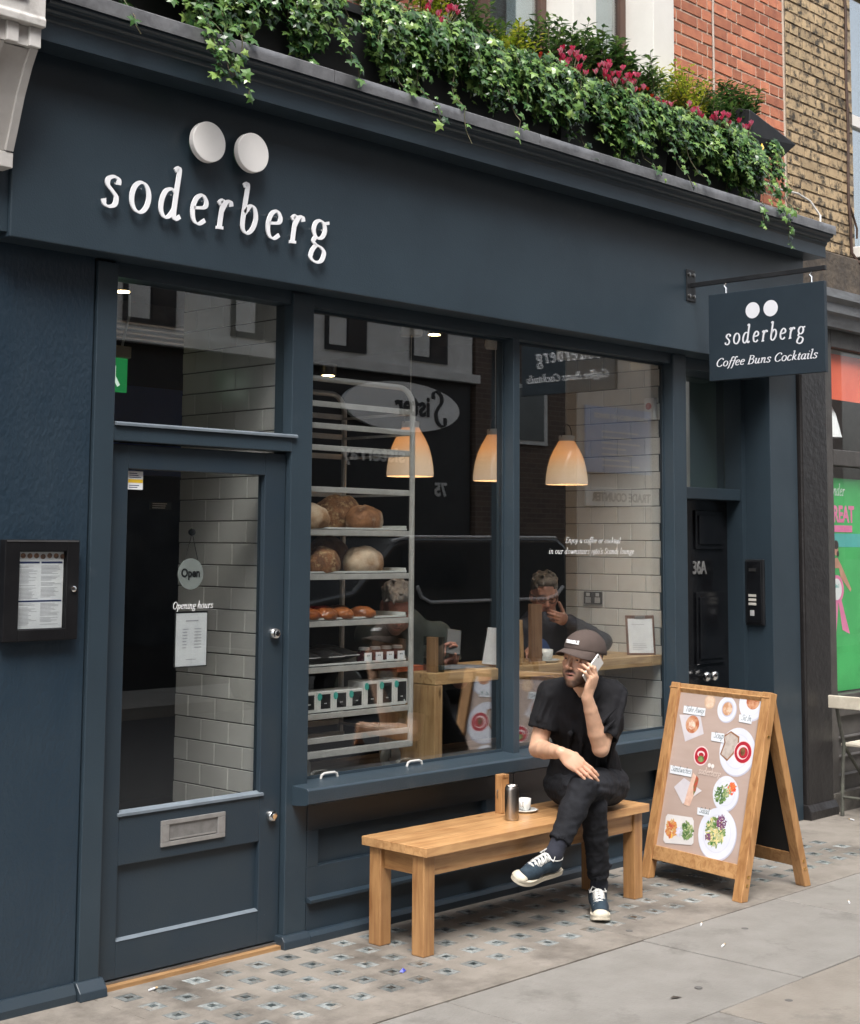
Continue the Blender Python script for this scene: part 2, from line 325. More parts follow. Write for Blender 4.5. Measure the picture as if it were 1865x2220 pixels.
def sans_text(t, size, extrude=.0006, bold=0, align='LEFT', sx=1.0):
    """block lettering as an MB in the XZ plane facing -Y"""
    cu = bpy.data.curves.new('lettering', 'FONT'); cu.body = t; cu.size = size; cu.extrude = extrude; cu.offset = bold; cu.align_x = align; cu.resolution_u = 3
    o = bpy.data.objects.new('lettering', cu); COL.objects.link(o)
    dg = bpy.context.evaluated_depsgraph_get(); me = o.evaluated_get(dg).to_mesh()
    mb = MB(); mb.add([(v.co.x * sx, -v.co.z, v.co.y) for v in me.vertices], [tuple(p.vertices) for p in me.polygons])
    o.evaluated_get(dg).to_mesh_clear(); bpy.data.objects.remove(o); bpy.data.curves.remove(cu)
    return mb
def shift(mb, dx=0, dy=0, dz=0):
    mb.v = [(a + dx, b + dy, c + dz) for a, b, c in mb.v]; return mb

# ================================================================== ground
CONC = pm('pavement_concrete', (.25, .225, .196), .8, (.195, .174, .149), 5, .35, .65, .25, 90, col3=(.062, .053, .044), scale3=1.7, lo3=.47, hi3=.72)
SLABS = [pm('york_stone_grey', (.225, .215, .198), .78, (.188, .178, .162), 4, .35, .65, .35, 80, col3=(.125, .116, .104), scale3=3.2, lo3=.56, hi3=.76),
         pm('york_stone_buff', (.24, .218, .188), .8, (.20, .178, .152), 4.5, .35, .65, .35, 70, col3=(.13, .117, .102), scale3=2.8, lo3=.56, hi3=.76),
         pm('york_stone_pale', (.232, .22, .20), .8, (.193, .181, .164), 3.5, .35, .65, .35, 85, col3=(.132, .121, .107), scale3=3.4, lo3=.56, hi3=.76)]
ASPH = pm('asphalt', (.042, .042, .044), .85, (.032, .032, .034), 30, bump=.4, bscale=240)
KERB = pm('kerb_granite', (.24, .235, .23), .75, (.18, .178, .175), 40, bump=.15, bscale=120)
road = MB().add([(-150, -200, -.122), (200, -200, -.122), (200, 200, -.122), (-150, 200, -.122)], [(0, 1, 2, 3)]).build('road', ASPH); tag(road, 'dark asphalt of the street', kind='structure')
pav = thing('pavement', 'stone pavement in front of the coffee shop', None, (0, 0, 0), kind='structure')
# bedding below the slabs, lowest layer
box('bedding', pm('joint_mortar', (.17, .155, .135), .9, (.12, .108, .095), 20, bump=.2, bscale=100), pav, -30, 40, -2.9, .9, -.12, -.014)
# concrete strip with square glass lenses: built as bars around the openings
LX0, LDX, LY0, LDY, LH = .61, .1573, -.120, -.1515, .042
rows = [LY0 + LDY * j for j in range(5)]
cols = [LX0 + LDX * i for i in range(30)]
mb = MB()
ys = [.02] + [v for r_ in rows for v in (r_ + LH, r_ - LH)] + [-.99]
xs0, xs1 = -.6, 14.3
for k in range(0, len(ys), 2):
    for a, b in [(-.6, .5), (.503, 2.685), (2.689, 14.3)]:
        mb.box(a, b, ys[k + 1], ys[k], -.014, 0)
for j, r_ in enumerate(rows):
    off = 0.0
    edges = [xs0] + [v for c in cols for v in (c - LH, c + LH)] + [xs1]
    for k in range(0, len(edges), 2):
        mb.box(edges[k], edges[k + 1], r_ - LH, r_ + LH, -.014, 0)
mb.build('concrete_strip', CONC, pav)
# one glass lens: a shallow dished square with a dark centre
LENS = pm('lens_glass', (.24, .255, .25), .16, (.12, .135, .135), 26, .4, .62, .3, 70, rnd=.35, space='obj', col3=(.19, .165, .138), scale3=12, lo3=.50, hi3=.66)
LENSD = pm('lens_glass_centre', (.035, .045, .047), .12, (.13, .15, .15), 40, .45, .6, .4, 60, rnd=.4, space='obj')
ml = MB(); a, b, c = .042, .030, .015
vs = [(-a, -a, -.001), (a, -a, -.001), (a, a, -.001), (-a, a, -.001), (-b, -b, -.0035), (b, -b, -.0035), (b, b, -.0035), (-b, b, -.0035), (-c, -c, .0015), (c, -c, .0015), (c, c, .0015), (-c, c, .0015)]
ml.add(vs, [(0, 1, 5, 4), (1, 2, 6, 5), (2, 3, 7, 6), (3, 0, 4, 7), (4, 5, 9, 8), (5, 6, 10, 9), (6, 7, 11, 10), (7, 4, 8, 11), (8, 9, 10, 11)])
l0 = ml.build('glass_lens', LENS, pav, local=True); lme = l0.data; lme.materials.append(LENSD)
for p_ in lme.polygons:
    if max(abs(p_.center.x), abs(p_.center.y)) < .010: p_.material_index = 1
if True: pass; bpy.data.objects.remove(l0)
for r_ in rows:
    for c_ in cols:
        inst('glass_lens', lme, pav, (c_, r_, 0), (0, 0, random.choice((0, 1, 2, 3)) * math.pi / 2))
# flagstones
def slab(x0, x1, y0, y1, m, dz=0):
    MB().box(x0 + .003, x1 - .003, y0 + .003, y1 - .003, -.014, dz).build('paving_slab', SLABS[m], pav, bevel=.004)
xr1 = [-4, -2.9, -1.9, -.85, .25, 1.42, 2.66, 3.75, 4.6, 5.7, 6.6, 7.7, 8.8, 9.9, 11, 12.1, 13.2, 14.3]
for i in range(len(xr1) - 1): slab(xr1[i], xr1[i + 1], -1.78, -.993, (0, 2, 0, 1, 0, 0, 0, 2, 1, 0, 2, 0)[i % 12], random.uniform(-.002, .002))
xr2 = [-4, -3.2, -2.1, -1.2, -.3, .8, 2.04, 3.1, 4.2, 5.1, 6.3, 7.4, 8.5, 9.6, 10.7, 11.8, 12.9, 14.3]
for i in range(len(xr2) - 1): slab(xr2[i], xr2[i + 1], -2.52, -1.783, (1, 0, 1, 2, 1, 0, 1, 1, 0, 2, 1, 0)[i % 12], random.uniform(-.002, .002))
for i in range(26): MB().box(-12 + i * .95, -12 + (i + 1) * .95 - .006, -2.68, -2.525, -.12, .0).build('kerb_stone', KERB, pav, bevel=.01)
# far pavement across the street
fp = box('far_pavement', SLABS[0], None, -30, 40, -9.6, -8.0, -.12, 0); tag(fp, 'stone pavement on the far side of the street', kind='structure')

# ================================================================== coffee shop building
SB = thing('shop_building', 'slate-blue painted coffee shopfront with brick storey above', 'building', (2.8, .1, 0))
BEAD = pm('putty_bead', (.15, .18, .21), .5, (.12, .145, .17), 8)
box('pier', PAINT_ROUGH, SB, -.34, .446, 0, .3, 0, 2.84)
MB().prism([(-.032, 0), (-.032, .028), (-.012, .062), (.05, .062), (.05, 0)], 'x', -.34, .438).build('plinth', PAINT_WORN, SB)
box('door_jamb', PAINT, SB, .456, .548, -.012, .12, .06, 2.80, .003)
MB().prism([(-.055, 0), (-.05, .03), (-.02, .064), (.1, .064), (.1, 0)], 'x', .442, .562).build('jamb_block', PAINT_WORN, SB, bevel=.003)
box('transom_bar', PAINT, SB, .549, 1.475, -.004, .1, 2.098, 2.158, .003)
MB().prism([(-.016, 2.159), (-.016, 2.168), (-.006, 2.174), (.05, 2.178), (.05, 2.159)], 'x', .556, 1.50).build('transom_sill', BEAD, SB)
box('head_rail', PAINT, SB, .549, 4.371, .012, .12, 2.752, 2.83)
box('door_post', PAINT, SB, 1.476, 1.597, 0, .12, .05, 2.80, .003)
MB().prism([(-.036, 0), (-.032, .03), (-.015, .052), (.1, .052), (.1, 0)], 'x', 1.452, 1.60).build('post_block', PAINT_WORN, SB, bevel=.003)
mull = box('mullion', PAINT, SB, 2.966, 3.014, .004, .12, .66, 2.752, .003)
box('window_post', PAINT, SB, 4.372, 4.50, -.002, .098, .0, 2.81, .004); box('reveal_lining', PAINT, SB, 4.488, 4.50, .099, .34, .0, 2.81)
MB().prism([(-.102, .600), (-.102, .655), (-.094, .664), (.09, .672), (.09, .585), (-.03, .585), (-.085, .592)], 'x', 1.512, 4.43).build('window_sill', PAINT, SB, bevel=.002)
for x0, x1, fr in ((1.597, 2.966, 0), (3.014, 4.372, 1)):
    p = box('window_pane', GLASS, SB, x0, x1, .078, .084, .67, 2.755)
    MB().box(x0, x1, .068, .0765, .672, .684).box(x0, x1, .068, .0765, 2.74, 2.752).box(x0, x0 + .01, .068, .0765, .684, 2.74).box(x1 - .01, x1, .068, .0765, .684, 2.74).build('glazing_bead', PAINT, SB)
box('transom_pane', GLASS, SB, .549, 1.475, .06, .066, 2.16, 2.752)
# stall riser
def riser(x0, x1, px0, px1):
    MB().box(x0, x1, 0, .06, .466, .60).box(x0, x1, 0, .06, .186, .313).box(x0, px0, 0, .06, .313, .466).box(px1, x1, 0, .06, .313, .466).build('stall_riser', PAINT_WORN, SB, bevel=.002)
    box('riser_panel', PAINT_WORN, SB, px0 - .01, px1 + .01, .034, .05, .30, .48)
    MB().prism([(-.026, .166), (-.026, .178), (-.002, .187), (.05, .187), (.05, .166)], 'x', x0 + .002, x1 - .002).build('riser_ledge', PAINT_WORN, SB)
    box('base_board', PAINT_WORN, SB, x0, x1, .002, .06, 0, .166)
    MB().prism([(-.034, 0), (-.034, .03), (-.018, .046), (.0, .048), (.0, 0)], 'x', x0, x1).build('skirting', PAINT_WORN, SB)
riser(1.60, 2.96, 1.666, 2.762); riser(2.962, 4.37, 3.06, 4.20)
box('riser_stop', PAINT_WORN, SB, 2.60, 2.685, -.05, -.028, .17, .225)
# fascia and cornice
box('fascia', PAINT, SB, 0, 5.655, -.12, .05, 2.811, 3.56, .004)
box('fascia_return', PAINT, SB, -.045, -.002, -.10, .05, 2.83, 3.3)
prof = [(-.121, 3.528), (-.25, 3.527), (-.25, 3.600), (-.256, 3.606), (-.262, 3.616), (-.262, 3.624), (-.275, 3.628), (-.283, 3.636), (-.287, 3.648), (-.300, 3.652), (-.308, 3.660), (-.308, 3.672), (.11, 3.735), (.11, 3.528)]
MB().prism(prof, 'x', .02, 5.71).build('cornice', PAINT, SB, bevel=.0015)
ljs = [-.1, 1.411, 2.787, 4.173, 5.725]
for i in range(4):
    x0, x1 = ljs[i] + .002, ljs[i + 1] - .002; n = 14; vs = []; pr = [(-.317, 3.668), (-.319, 3.695), (-.317, 3.722), (-.312, 3.727), (.10, 3.79)]
    for k in range(n + 1):
        x = x0 + (x1 - x0) * k / n
        for q, (y, z) in enumerate(pr):
            w = mnoise.noise((x * 4, q * .8, i)) * .003
            vs.append((x, y + w, z + w * .6))
    fs = [(k * 5 + q, (k + 1) * 5 + q, (k + 1) * 5 + q + 1, k * 5 + q + 1) for k in range(n) for q in range(4)]
    fs += [(0, 1, 2, 3, 4), tuple(n * 5 + q for q in (4, 3, 2, 1, 0))]
    MB().add(vs, fs).build('lead_flashing', LEAD, SB, smooth=True)
box('lead_upstand', pm('bright_lead', (.33, .34, .36), .45, (.24, .25, .27), 6, metal=.3, bump=.1, bscale=30), SB, 4.95, 5.80, -.02, .10, 3.79, 3.835, .006)
# doorway 36A
box('doorway_pilaster', PAINT, SB, 5.42, 5.745, 0, .4, 0, 2.811, .003)
box('doorway_lining', PAINT, SB, 5.372, 5.418, .18, .34, 0, 2.80)
box('doorway_head', PAINT, SB, 4.502, 5.418, .1, .34, 2.752, 2.83)
box('doorway_transom', PAINT, SB, 4.502, 5.371, .19, .34, 1.985, 2.055, .004)
box('fanlight', glass_mat('fanlight_glass', .38, (.75, .82, .78), .02), SB, 4.502, 5.371, .30, .306, 2.055, 2.752)
box('fanlight_backing', pm('pale_hall', (.55, .63, .57), .8, (.5, .57, .52), 4), SB, 4.502, 5.371, .36, .37, 2.055, 2.752)
box('doorway_step', pm('step_stone', (.16, .155, .15), .8, (.11, .105, .1), 8, bump=.2, bscale=50), SB, 4.50, 5.42, .01, .34, 0, .05, .006)
dd = MB().box(4.503, 5.371, .292, .33, .05, 1.985).build('residents_door', BLACKPAINT, SB); dd['label'] = 'black glossy panelled door numbered 36A'
for x0, x1 in ((4.60, 4.93), (5.0, 5.31)):
    for z0, z1 in ((.22, .78), (.98, 1.42), (1.68, 1.92)):
        MB().box(x0, x1, .280, .2915, z0, z1).box(x0 + .03, x1 - .03, .272, .2795, z0 + .03, z1 - .03).build('door_panel', BLACKPAINT, dd, bevel=.006)
shift(sans_text('36A', .112, .003, .0015, sx=.80), 4.975, .287, 1.53).build('door_number', pm('number_metal', (.5, .5, .49), .35, (.4, .4, .4), 20, metal=.6), dd)
for x in (5.045, 5.128):
    MB().lathe([(.012, 0), (.011, -.03), (.026, -.036), (.033, -.05), (.03, -.066), (.016, -.075)], (x, .291, .91), 'y', 16).build('door_knob', CHROME, dd, smooth='all')
# entrance of the shop: glazed door
DR = MB()
for a in ((.553, .650, .030, .078, .03, 2.088), (1.356, 1.470, .030, .078, .03, 2.088), (.650, 1.356, .030, .078, 1.992, 2.088), (.650, 1.356, .030, .078, .452, .640), (.650, 1.356, .030, .078, .03, .168)): DR.box(*a)
door = DR.build('glazed_door', PAINT_WORN, SB, bevel=.003)
box('kick_panel', PAINT_WORN, door, .645, 1.36, .052, .07, .16, .46)
MB().prism([(.028, .168), (.046, .176), (.052, .176), (.052, .165)], 'x', .650, 1.356).build('panel_bead', BEAD, door)
box('door_pane', GLASS, door, .65, 1.356, .056, .062, .64, 1.992)
MB().prism([(.022, .640), (.022, .650), (.052, .660), (.052, .640)], 'x', .640, 1.372).build('glazing_bead', BEAD, door)
MB().box(.846, 1.168, .020, .0295, .497, .515).box(.846, 1.168, .020, .0295, .581, .599).box(.846, .885, .020, .0295, .515, .581).box(1.13, 1.168, .020, .0295, .515, .581).build('letter_plate', pm('satin_nickel', (.40, .39, .38), .35, (.34, .33, .32), 30, metal=.55), door, bevel=.002)
box('letter_flap', pm('satin_nickel_flap', (.27, .265, .26), .4, (.22, .215, .21), 30, metal=.5), door, .886, 1.129, .0265, .0292, .516, .580, .001); MB().box(.892, 1.123, .0225, .0262, .520, .525).build('flap_lip', MATS['satin_nickel'], door)
for z in (1.316, .551):
    MB().lathe([(.024, .030), (.024, .012), (.020, .006), (.012, .004), (.011, -.001)], (1.415, 0, z), 'y', 20).build('lock_cylinder', CHROME, door, smooth=True)
MB().box(.56, 1.462, -.01, .09, .0, .016).build('threshold', wood('threshold_wood', (.34, .20, .09), (.22, .12, .05), 'x', .6), SB)
box('threshold_bar', pm('alu_bar', (.3, .3, .3), .4, (.22, .22, .22), 9, metal=.8), SB, .56, 1.462, .02, .09, .0165, .024)
# window catches left on the sill
for x in (1.77, 2.31):
    MB().tube([(x - .05, .05, .668), (x - .045, .05, .684), (x - .03, .05, .690), (x + .03, .05, .690), (x + .045, .05, .684), (x + .05, .05, .668)], .006, 8).build('sill_clip', pm('white_plastic', (.50, .50, .48), .4, (.45, .45, .43), 9), SB, smooth=True)

# ---- upper storey
WHITEP = pm('white_stucco', (.72, .70, .66), .6, (.66, .64, .60), 5, .3, .7, .05, 60, col3=(.50, .49, .46), scale3=2.2, lo3=.6, hi3=.85)
MORTAR_R = pm('mortar_red', (.66, .54, .43), .9, (.52, .42, .33), 25, bump=.3, bscale=160)
MORTAR_Y = pm('mortar_yellow', (.32, .25, .165), .9, (.12, .095, .07), 14, bump=.3, bscale=160)
def brickwall_mat(name, c1, c2, mo):
    m = bpy.data.materials.new(name); m.use_nodes = True; N = m.node_tree.nodes; L = m.node_tree.links; b = N['Principled BSDF']
    g = N.new('ShaderNodeNewGeometry'); mp = N.new('ShaderNodeMapping'); mp.inputs['Rotation'].default_value = (R(-90), 0, 0); L.new(g.outputs['Position'], mp.inputs['Vector'])
    t = N.new('ShaderNodeTexBrick'); t.inputs['Scale'].default_value = 1; t.inputs['Brick Width'].default_value = .225; t.inputs['Row Height'].default_value = .075; t.inputs['Mortar Size'].default_value = .006
    t.inputs['Color1'].default_value = (*c1, 1); t.inputs['Color2'].default_value = (*c2, 1); t.inputs['Mortar'].default_value = (*mo, 1)
    L.new(mp.outputs[0], t.inputs['Vector']); L.new(t.outputs[0], b.inputs['Base Color']); b.inputs['Roughness'].default_value = .85
    return m
REDB = brickwall_mat('far_red_brick', (.33, .10, .055), (.22, .065, .04), (.35, .29, .23))
YELB = brickwall_mat('far_yellow_brick', (.38, .27, .13), (.22, .16, .085), (.14, .11, .08))
box('upper_wall', MORTAR_R, SB, 4.536, 5.864, .112, .40, 3.60, 5.62)
box('upper_wall', REDB, SB, 4.536, 5.864, .105, .40, 5.622, 9.0)
box('upper_wall', REDB, SB, -.3, 2.60, .112, .40, 3.60, 9.0)
box('upper_wall', REDB, SB, 2.602, 4.534, .112, .40, 6.2, 9.0)
RB = pm('red_brick', (.50, .19, .105), .85, (.38, .13, .075), 14, .35, .65, .25, 120, rnd=.24, space='obj', col3=(.16, .055, .04), scale3=6, lo3=.60, hi3=.78)
YB = pm('yellow_stock_brick', (.46, .345, .205), .88, (.36, .26, .15), 12, .35, .65, .35, 110, rnd=.22, space='obj', col3=(.05, .042, .032), scale3=13, lo3=.48, hi3=.60)
def brick_mesh(w, mat, seed):
    mb = MB(); n = 0.0035
    w2, h2 = w / 2 - .006, .0312 
    q = [(random.uniform(-1, 1) * .0014, random.uniform(-1, 1) * .0014) for _ in range(4)]
    f = [(-w2 + q[0][0], -h2 + q[0][1]), (w2 + q[1][0], -h2 + q[1][1]), (w2 + q[2][0], h2 + q[2][1]), (-w2 + q[3][0], h2 + q[3][1])]
    vs = [(a, 0, b) for a, b in f] + [(a * (1 - .002 / w2), -.005, b * .94) for a, b in f]
    mb.add(vs, [(0, 1, 5, 4), (1, 2, 6, 5), (2, 3, 7, 6), (3, 0, 4, 7), (4, 5, 6, 7)])
    o = mb.build('brick', mat, None, local=True); me = o.data; bpy.data.objects.remove(o); return me
RS = [brick_mesh(.225, RB, i) for i in range(3)]; RH = [brick_mesh(.1125, RB, i) for i in range(3)]; RQ = [brick_mesh(.06, RB, i) for i in range(2)]
YS = [brick_mesh(.225, YB, i) for i in range(3)]; YH = [brick_mesh(.1125, YB, i) for i in range(3)]; YQ = [brick_mesh(.06, YB, i) for i in range(2)]
def lay(parent, x0, x1, z0, z1, y, S, H, Q, ph):
    off = root_loc(parent); k = 0; z = z0
    while z + .07 < z1:
        x = x0; k += 1; i = (k + ph) % 2
        if k % 2: x += 0.0
        else:
            inst('brick', random.choice(Q), parent, Vector((x + .03, y, z + .0375)) - off); x += .06
        while x < x1 - .01:
            w = .225 if i % 2 == 0 else .1125; i += 1
            if x + w > x1 + .002:
                w = .1125 if x + .1125 <= x1 + .002 else .06
                if x + w > x1 + .002: break
            me = random.choice(S if w > .2 else (H if w > .1 else Q))
            inst('brick', me, parent, Vector((x + w / 2, y + random.uniform(-.001, .001), z + .0375)) - off); x += w
        z += .075
lay(SB, 4.54, 5.862, 3.76, 5.60, .111, RS, RH, RQ, 0)
# window of the upper floor
BROWN = pm('brown_sash_paint', (.095, .05, .035), .4, (.075, .04, .03), 6)
box('window_mullion', WHITEP, SB, 3.571, 3.781, .09, .34, 3.75, 6.2, .004)
box('window_pilaster', WHITEP, SB, 4.321, 4.534, .08, .40, 3.75, 6.2, .004)
box('window_mullion', WHITEP, SB, 2.602, 2.70, .09, .34, 3.75, 6.2, .004)
box('window_cill', WHITEP, SB, 2.602, 4.32, .06, .40, 3.72, 3.86, .006)
for x0, x1 in ((2.70, 3.57), (3.782, 4.32)):
    f = MB().box(x0, x0 + .055, .28, .33, 3.87, 6.2).box(x1 - .055, x1, .28, .33, 3.87, 6.2).box(x0 + .055, x1 - .055, .28, .33, 3.87, 3.95).box(x0 + .055, x1 - .055, .28, .33, 5.35, 5.42)
    if x0 < 3: f.box(3.0, 3.085, .275, .335, 3.95, 5.35)
    sash = f.build('sash_window', BROWN, SB, bevel=.003)
    box('sash_pane', GLASS_UP, sash, x0 + .05, x1 - .05, .30, .304, 3.9, 6.2)
    box('blind', pm('white_blind', (.62, .66, .68), .8, (.56, .60, .62), 4), sash, x0 + (.60 if x0 < 3 else .02), x1 - .05, .345, .35, 3.9, 6.2)
box('room_backing', pm('dim_room', (.22, .24, .25), .9, (.17, .18, .19), 3), SB, 2.62, 4.32, .39, .398, 3.87, 6.2)

# ================================================================== neighbour on the right
NB = thing('music_shop_building', 'yellow stock brick building with brown pilaster and green window poster', 'building', (6.6, .1, 0))
BRNP = pm('brown_black_paint', (.014, .0125, .013), .4, (.021, .019, .019), 6, .35, .65, .35, 26, col3=(.08, .075, .072), scale3=9, lo3=.68, hi3=.78)
box('pilaster', BRNP, NB, 5.768, 6.094, -.022, .4, 0, 3.15, .012)
MB().prism([(-.05, 0), (-.05, .05), (-.03, .09), (.1, .09), (.1, 0)], 'x', 5.752, 6.10).build('pilaster_base', BRNP, NB, bevel=.004)
GREYW = pm('weathered_grey_paint', (.20, .215, .23), .6, (.12, .125, .13), 8, .35, .65, .3, 40, stretch=(.3, 1, 1), col3=(.42, .43, .44), scale3=6, lo3=.62, hi3=.72)
MB().prism([(-.06, 3.15), (-.08, 3.22), (-.10, 3.24), (-.10, 3.30), (-.13, 3.33), (-.13, 3.385), (.11, 3.42), (.11, 3.15)], 'x', 5.90, 12.0).build('shop_cornice', GREYW, NB)
box('stone_band', pm('soot_stone', (.06, .05, .042), .9, (.12, .095, .07), 9, .4, .7, .9, 24), NB, 5.74, 12.0, .055, .30, 3.42, 3.70, .012)
box('upper_wall', MORTAR_Y, NB, 5.868, 6.775, .112, .4, 3.70, 5.7)
box('upper_wall', YELB, NB, 5.868, 6.775, .105, .4, 5.702, 9.0)
box('upper_wall', YELB, NB, 7.9, 12.0, .105, .4, 3.70, 9.0)
box('upper_wall', YELB, NB, 6.777, 7.898, .112, .4, 5.75, 9.0)
lay(NB, 5.872, 6.77, 3.715, 5.66, .111, YS, YH, YQ, 1)
w = MB().box(6.776, 6.86, .17, .24, 3.80, 5.75).box(7.82, 7.899, .17, .24, 3.80, 5.75).box(6.86, 7.82, .17, .24, 4.72, 4.80).build('sash_window', WHITEP, NB)
box('sash_pane', GLASS_UP, w, 6.86, 7.82, .2, .205, 3.8, 5.75); box('room_backing', pm('dark_room', (.05, .055, .06), .8, (.03, .032, .035), 3), w, 6.776, 7.9, .38, .39, 3.75, 5.75)
box('window_cill', WHITEP, NB, 6.74, 7.93, .02, .35, 3.72, 3.80, .006)
# shop window with poster, orange blind strip and hanging lamp
FR2 = pm('grey_brown_frame', (.075, .07, .065), .5, (.055, .05, .047), 9, bump=.1, bscale=60)
MB().box(6.096, 6.205, .0, .1, 0, 3.15).box(6.205, 12, .0, .1, 2.24, 2.345).box(6.205, 12, .0, .1, .60, .74).box(6.205, 12, .0, .1, 3.03, 3.15).build('window_frame', FR2, NB, bevel=.004)
MB().box(6.096, 12, -.02, .12, .0, .12).build('stone_base', pm('dirty_stone', (.13, .12, .105), .9, (.08, .073, .065), 10, bump=.5, bscale=40), NB)
box('riser_board', FR2, NB, 6.205, 12, .03, .1, .12, .60)
for z in (.22, .34, .46): MB().tube([(6.21, .02, z), (11.9, .02, z)], .012, 8).build('riser_rail', FR2, NB)
GLN = glass_mat('neighbour_glass', .03, fmax=.12); box('window_pane', GLN, NB, 6.205, 12, .046, .052, .74, 2.24); box('window_pane', GLN, NB, 6.205, 12, .046, .052, 2.345, 3.03)
box('window_backing', pm('shop_interior', (.16, .15, .145), .8, (.10, .095, .09), 2), NB, 6.1, 12, 1.1, 1.12, 0, 3.15)
box('orange_panel', pm('orange_panel', (.90, .17, .085), .5, (.84, .14, .07), 4), NB, 6.207, 12, .060, .064, 2.69, 3.0)
box('pelmet', pm('cream_pelmet', (.52, .50, .47), .7, (.45, .43, .40), 5), NB, 6.207, 12, .066, .070, 2.93, 3.03)
MB().lathe([(.10, 2.44), (.094, 2.46), (.06, 2.60), (.022, 2.68), (.018, 2.72)], (6.42, .16, 0), n=20).build('cone_lamp', WHITE, NB, smooth=True)
PG = pm('poster_green', (.075, .47, .14), .45, (.06, .40, .115), 3, bump=.12, bscale=9)
po = thing('window_poster', 'large green printed poster with pink rosette in the right-hand shop window', 'poster', (6.8, .07, .75))
box('sheet', PG, po, 6.212, 7.25, .066, .068, .752, 2.16)
PK = pm('poster_pink', (.75, .22, .40), .5, (.70, .18, .36), 5); TL = pm('poster_teal', (.10, .45, .42), .5, (.09, .40, .38), 5); SKP = pm('poster_skin', (.58, .30, .22), .5, (.5, .25, .18), 9)
pr = MB()
def disc(mb, x, z, rx, rz, y, n=24):
    return mb.add([(x + rx * math.cos(2 * math.pi * k / n), y, z + rz * math.sin(2 * math.pi * k / n)) for k in range(n)], [tuple(range(n))])
def poly(mb, pts, y): return mb.add([(a, y, b) for a, b in pts], [tuple(range(len(pts)))])
box('teal_band', TL, po, 6.213, 7.25, .0652, .0657, 1.70, 1.79)
m_ = MB(); disc(m_, 6.335, 1.42, .095, .095, .0650)
poly(m_, [(6.30, 1.36), (6.36, 1.36), (6.29, .98), (6.245, 1.12)], .0648); poly(m_, [(6.35, 1.36), (6.39, 1.36), (6.50, 1.12), (6.40, 1.15)], .0646)
m_.build('rosette', PK, po); disc(MB(), 6.335, 1.42, .066, .072, .0642).build('rosette_centre', WHITE, po)
m_ = MB(); poly(m_, [(6.30, 1.56), (6.37, 1.56), (6.39, 1.50), (6.52, 1.40), (6.53, 1.42), (6.40, 1.58), (6.35, 1.63), (6.29, 1.62), (6.22, 1.50), (6.23, 1.47)], .0644); disc(m_, 6.335, 1.68, .028, .036, .0640); m_.build('printed_figure', SKP, po)
m_ = MB(); disc(m_, 6.335, 1.715, .034, .03, .0636); disc(m_, 6.358, 1.655, .016, .02, .0634); m_.build('printed_hair', pm('print_dark', (.05, .03, .03), .5, (.04, .03, .03), 5), po)
shift(sans_text('No.1', .034, .0002, .0012), 6.30, .0636, 1.432).build('lettering', TL, po);
shift(sans_text('GREAT', .15, .0002, .006, sx=.8), 6.215, .0646, 1.87).build('lettering', PK, po); box('pink_band', PK, po, 6.216, 6.56, .0644, .0650, 1.80, 1.845)
stroke_text(MB(), 'fender', 6.25, 2.045, .045, .0004, thin=.08, thick=.13, shear=.3).xform(Matrix.Translation((0, .0652, 0))).build('lettering', WHITE, po)
FB = thing('further_building', 'plain brown brick building beyond the music shop', 'building', (16, .2, 0))
box('wall', brickwall_mat('further_brick', (.22, .13, .09), (.16, .09, .065), (.26, .22, .18)), FB, 12.02, 24, .05, .5, 0, 9); box('shopfront', pm('further_front', (.05, .055, .06), .4, (.04, .045, .05), 4), FB, 12.3, 23.5, -.02, .049, 0, 3.2)
for k in range(4): w = box('window', WHITEP, FB, 13 + k * 2.6, 14.1 + k * 2.6, .02, .049, 4.0, 5.8); box('pane', GLASS_UP, w, 13.08 + k * 2.6, 14.02 + k * 2.6, .005, .015, 4.08, 5.72)
# ================================================================== neighbour on the left
LB = thing('left_neighbour_building', 'pale stone building end with carved white console bracket', 'building', (-.8, .1, 0))
STN = pm('white_painted_stone', (.60, .585, .56), .7, (.52, .50, .475), 6, .35, .65, .15, 40, col3=(.30, .28, .26), scale3=5, lo3=.60, hi3=.78)
box('wall', STN, LB, -2.5, -.345, .01, .4, 0, 9)
box('pilaster', pm('dark_painted_stone', (.035, .045, .055), .5, (.045, .055, .065), 5, bump=.2, bscale=30), LB, -.70, -.346, -.05, .009, 0, 2.95)
pr = [(-.16, 3.11), (-.185, 3.18), (-.225, 3.30), (-.27, 3.40), (-.305, 3.458), (-.10, 3.458), (-.10, 3.11)]
MB().prism(pr, 'x', -.33, -.03).build('console', STN, LB, bevel=.004)
for x0, x1 in ((-.06, -.0295), (-.20, -.165), (-.33, -.295)):
    MB().prism([(a - .014, b) for a, b in pr[:5]] + [(-.2, 3.457), (-.12, 3.13)], 'x', x0, x1 - .0005).build('console_flute', STN, LB)
MB().box(-.34, -.027, -.17, -.1, 3.05, 3.108).build('console_foot', STN, LB, bevel=.003)
for x0, x1 in ((-.075, -.028), (-.165, -.118), (-.255, -.208)): box('dentil', STN, LB, x0, x1, -.335, -.12, 3.46, 3.532, .003)
box('dentil_band', STN, LB, -.36, -.029, -.32, -.12, 3.462, 3.531)
MB().prism([(-.355, 3.533), (-.357, 3.56), (-.35, 3.57), (-.35, 3.80), (-.1, 3.80), (-.1, 3.533)], 'x', -.40, -.022).build('cap_block', STN, LB, bevel=.004)
MB().box(-.30, -.10, -.364, -.351, 3.62, 3.65).box(-.30, -.10, -.364, -.351, 3.72, 3.75).box(-.30, -.27, -.364, -.351, 3.65, 3.72).box(-.13, -.10, -.364, -.351, 3.65, 3.72).build('cap_moulding', STN, LB, bevel=.004)

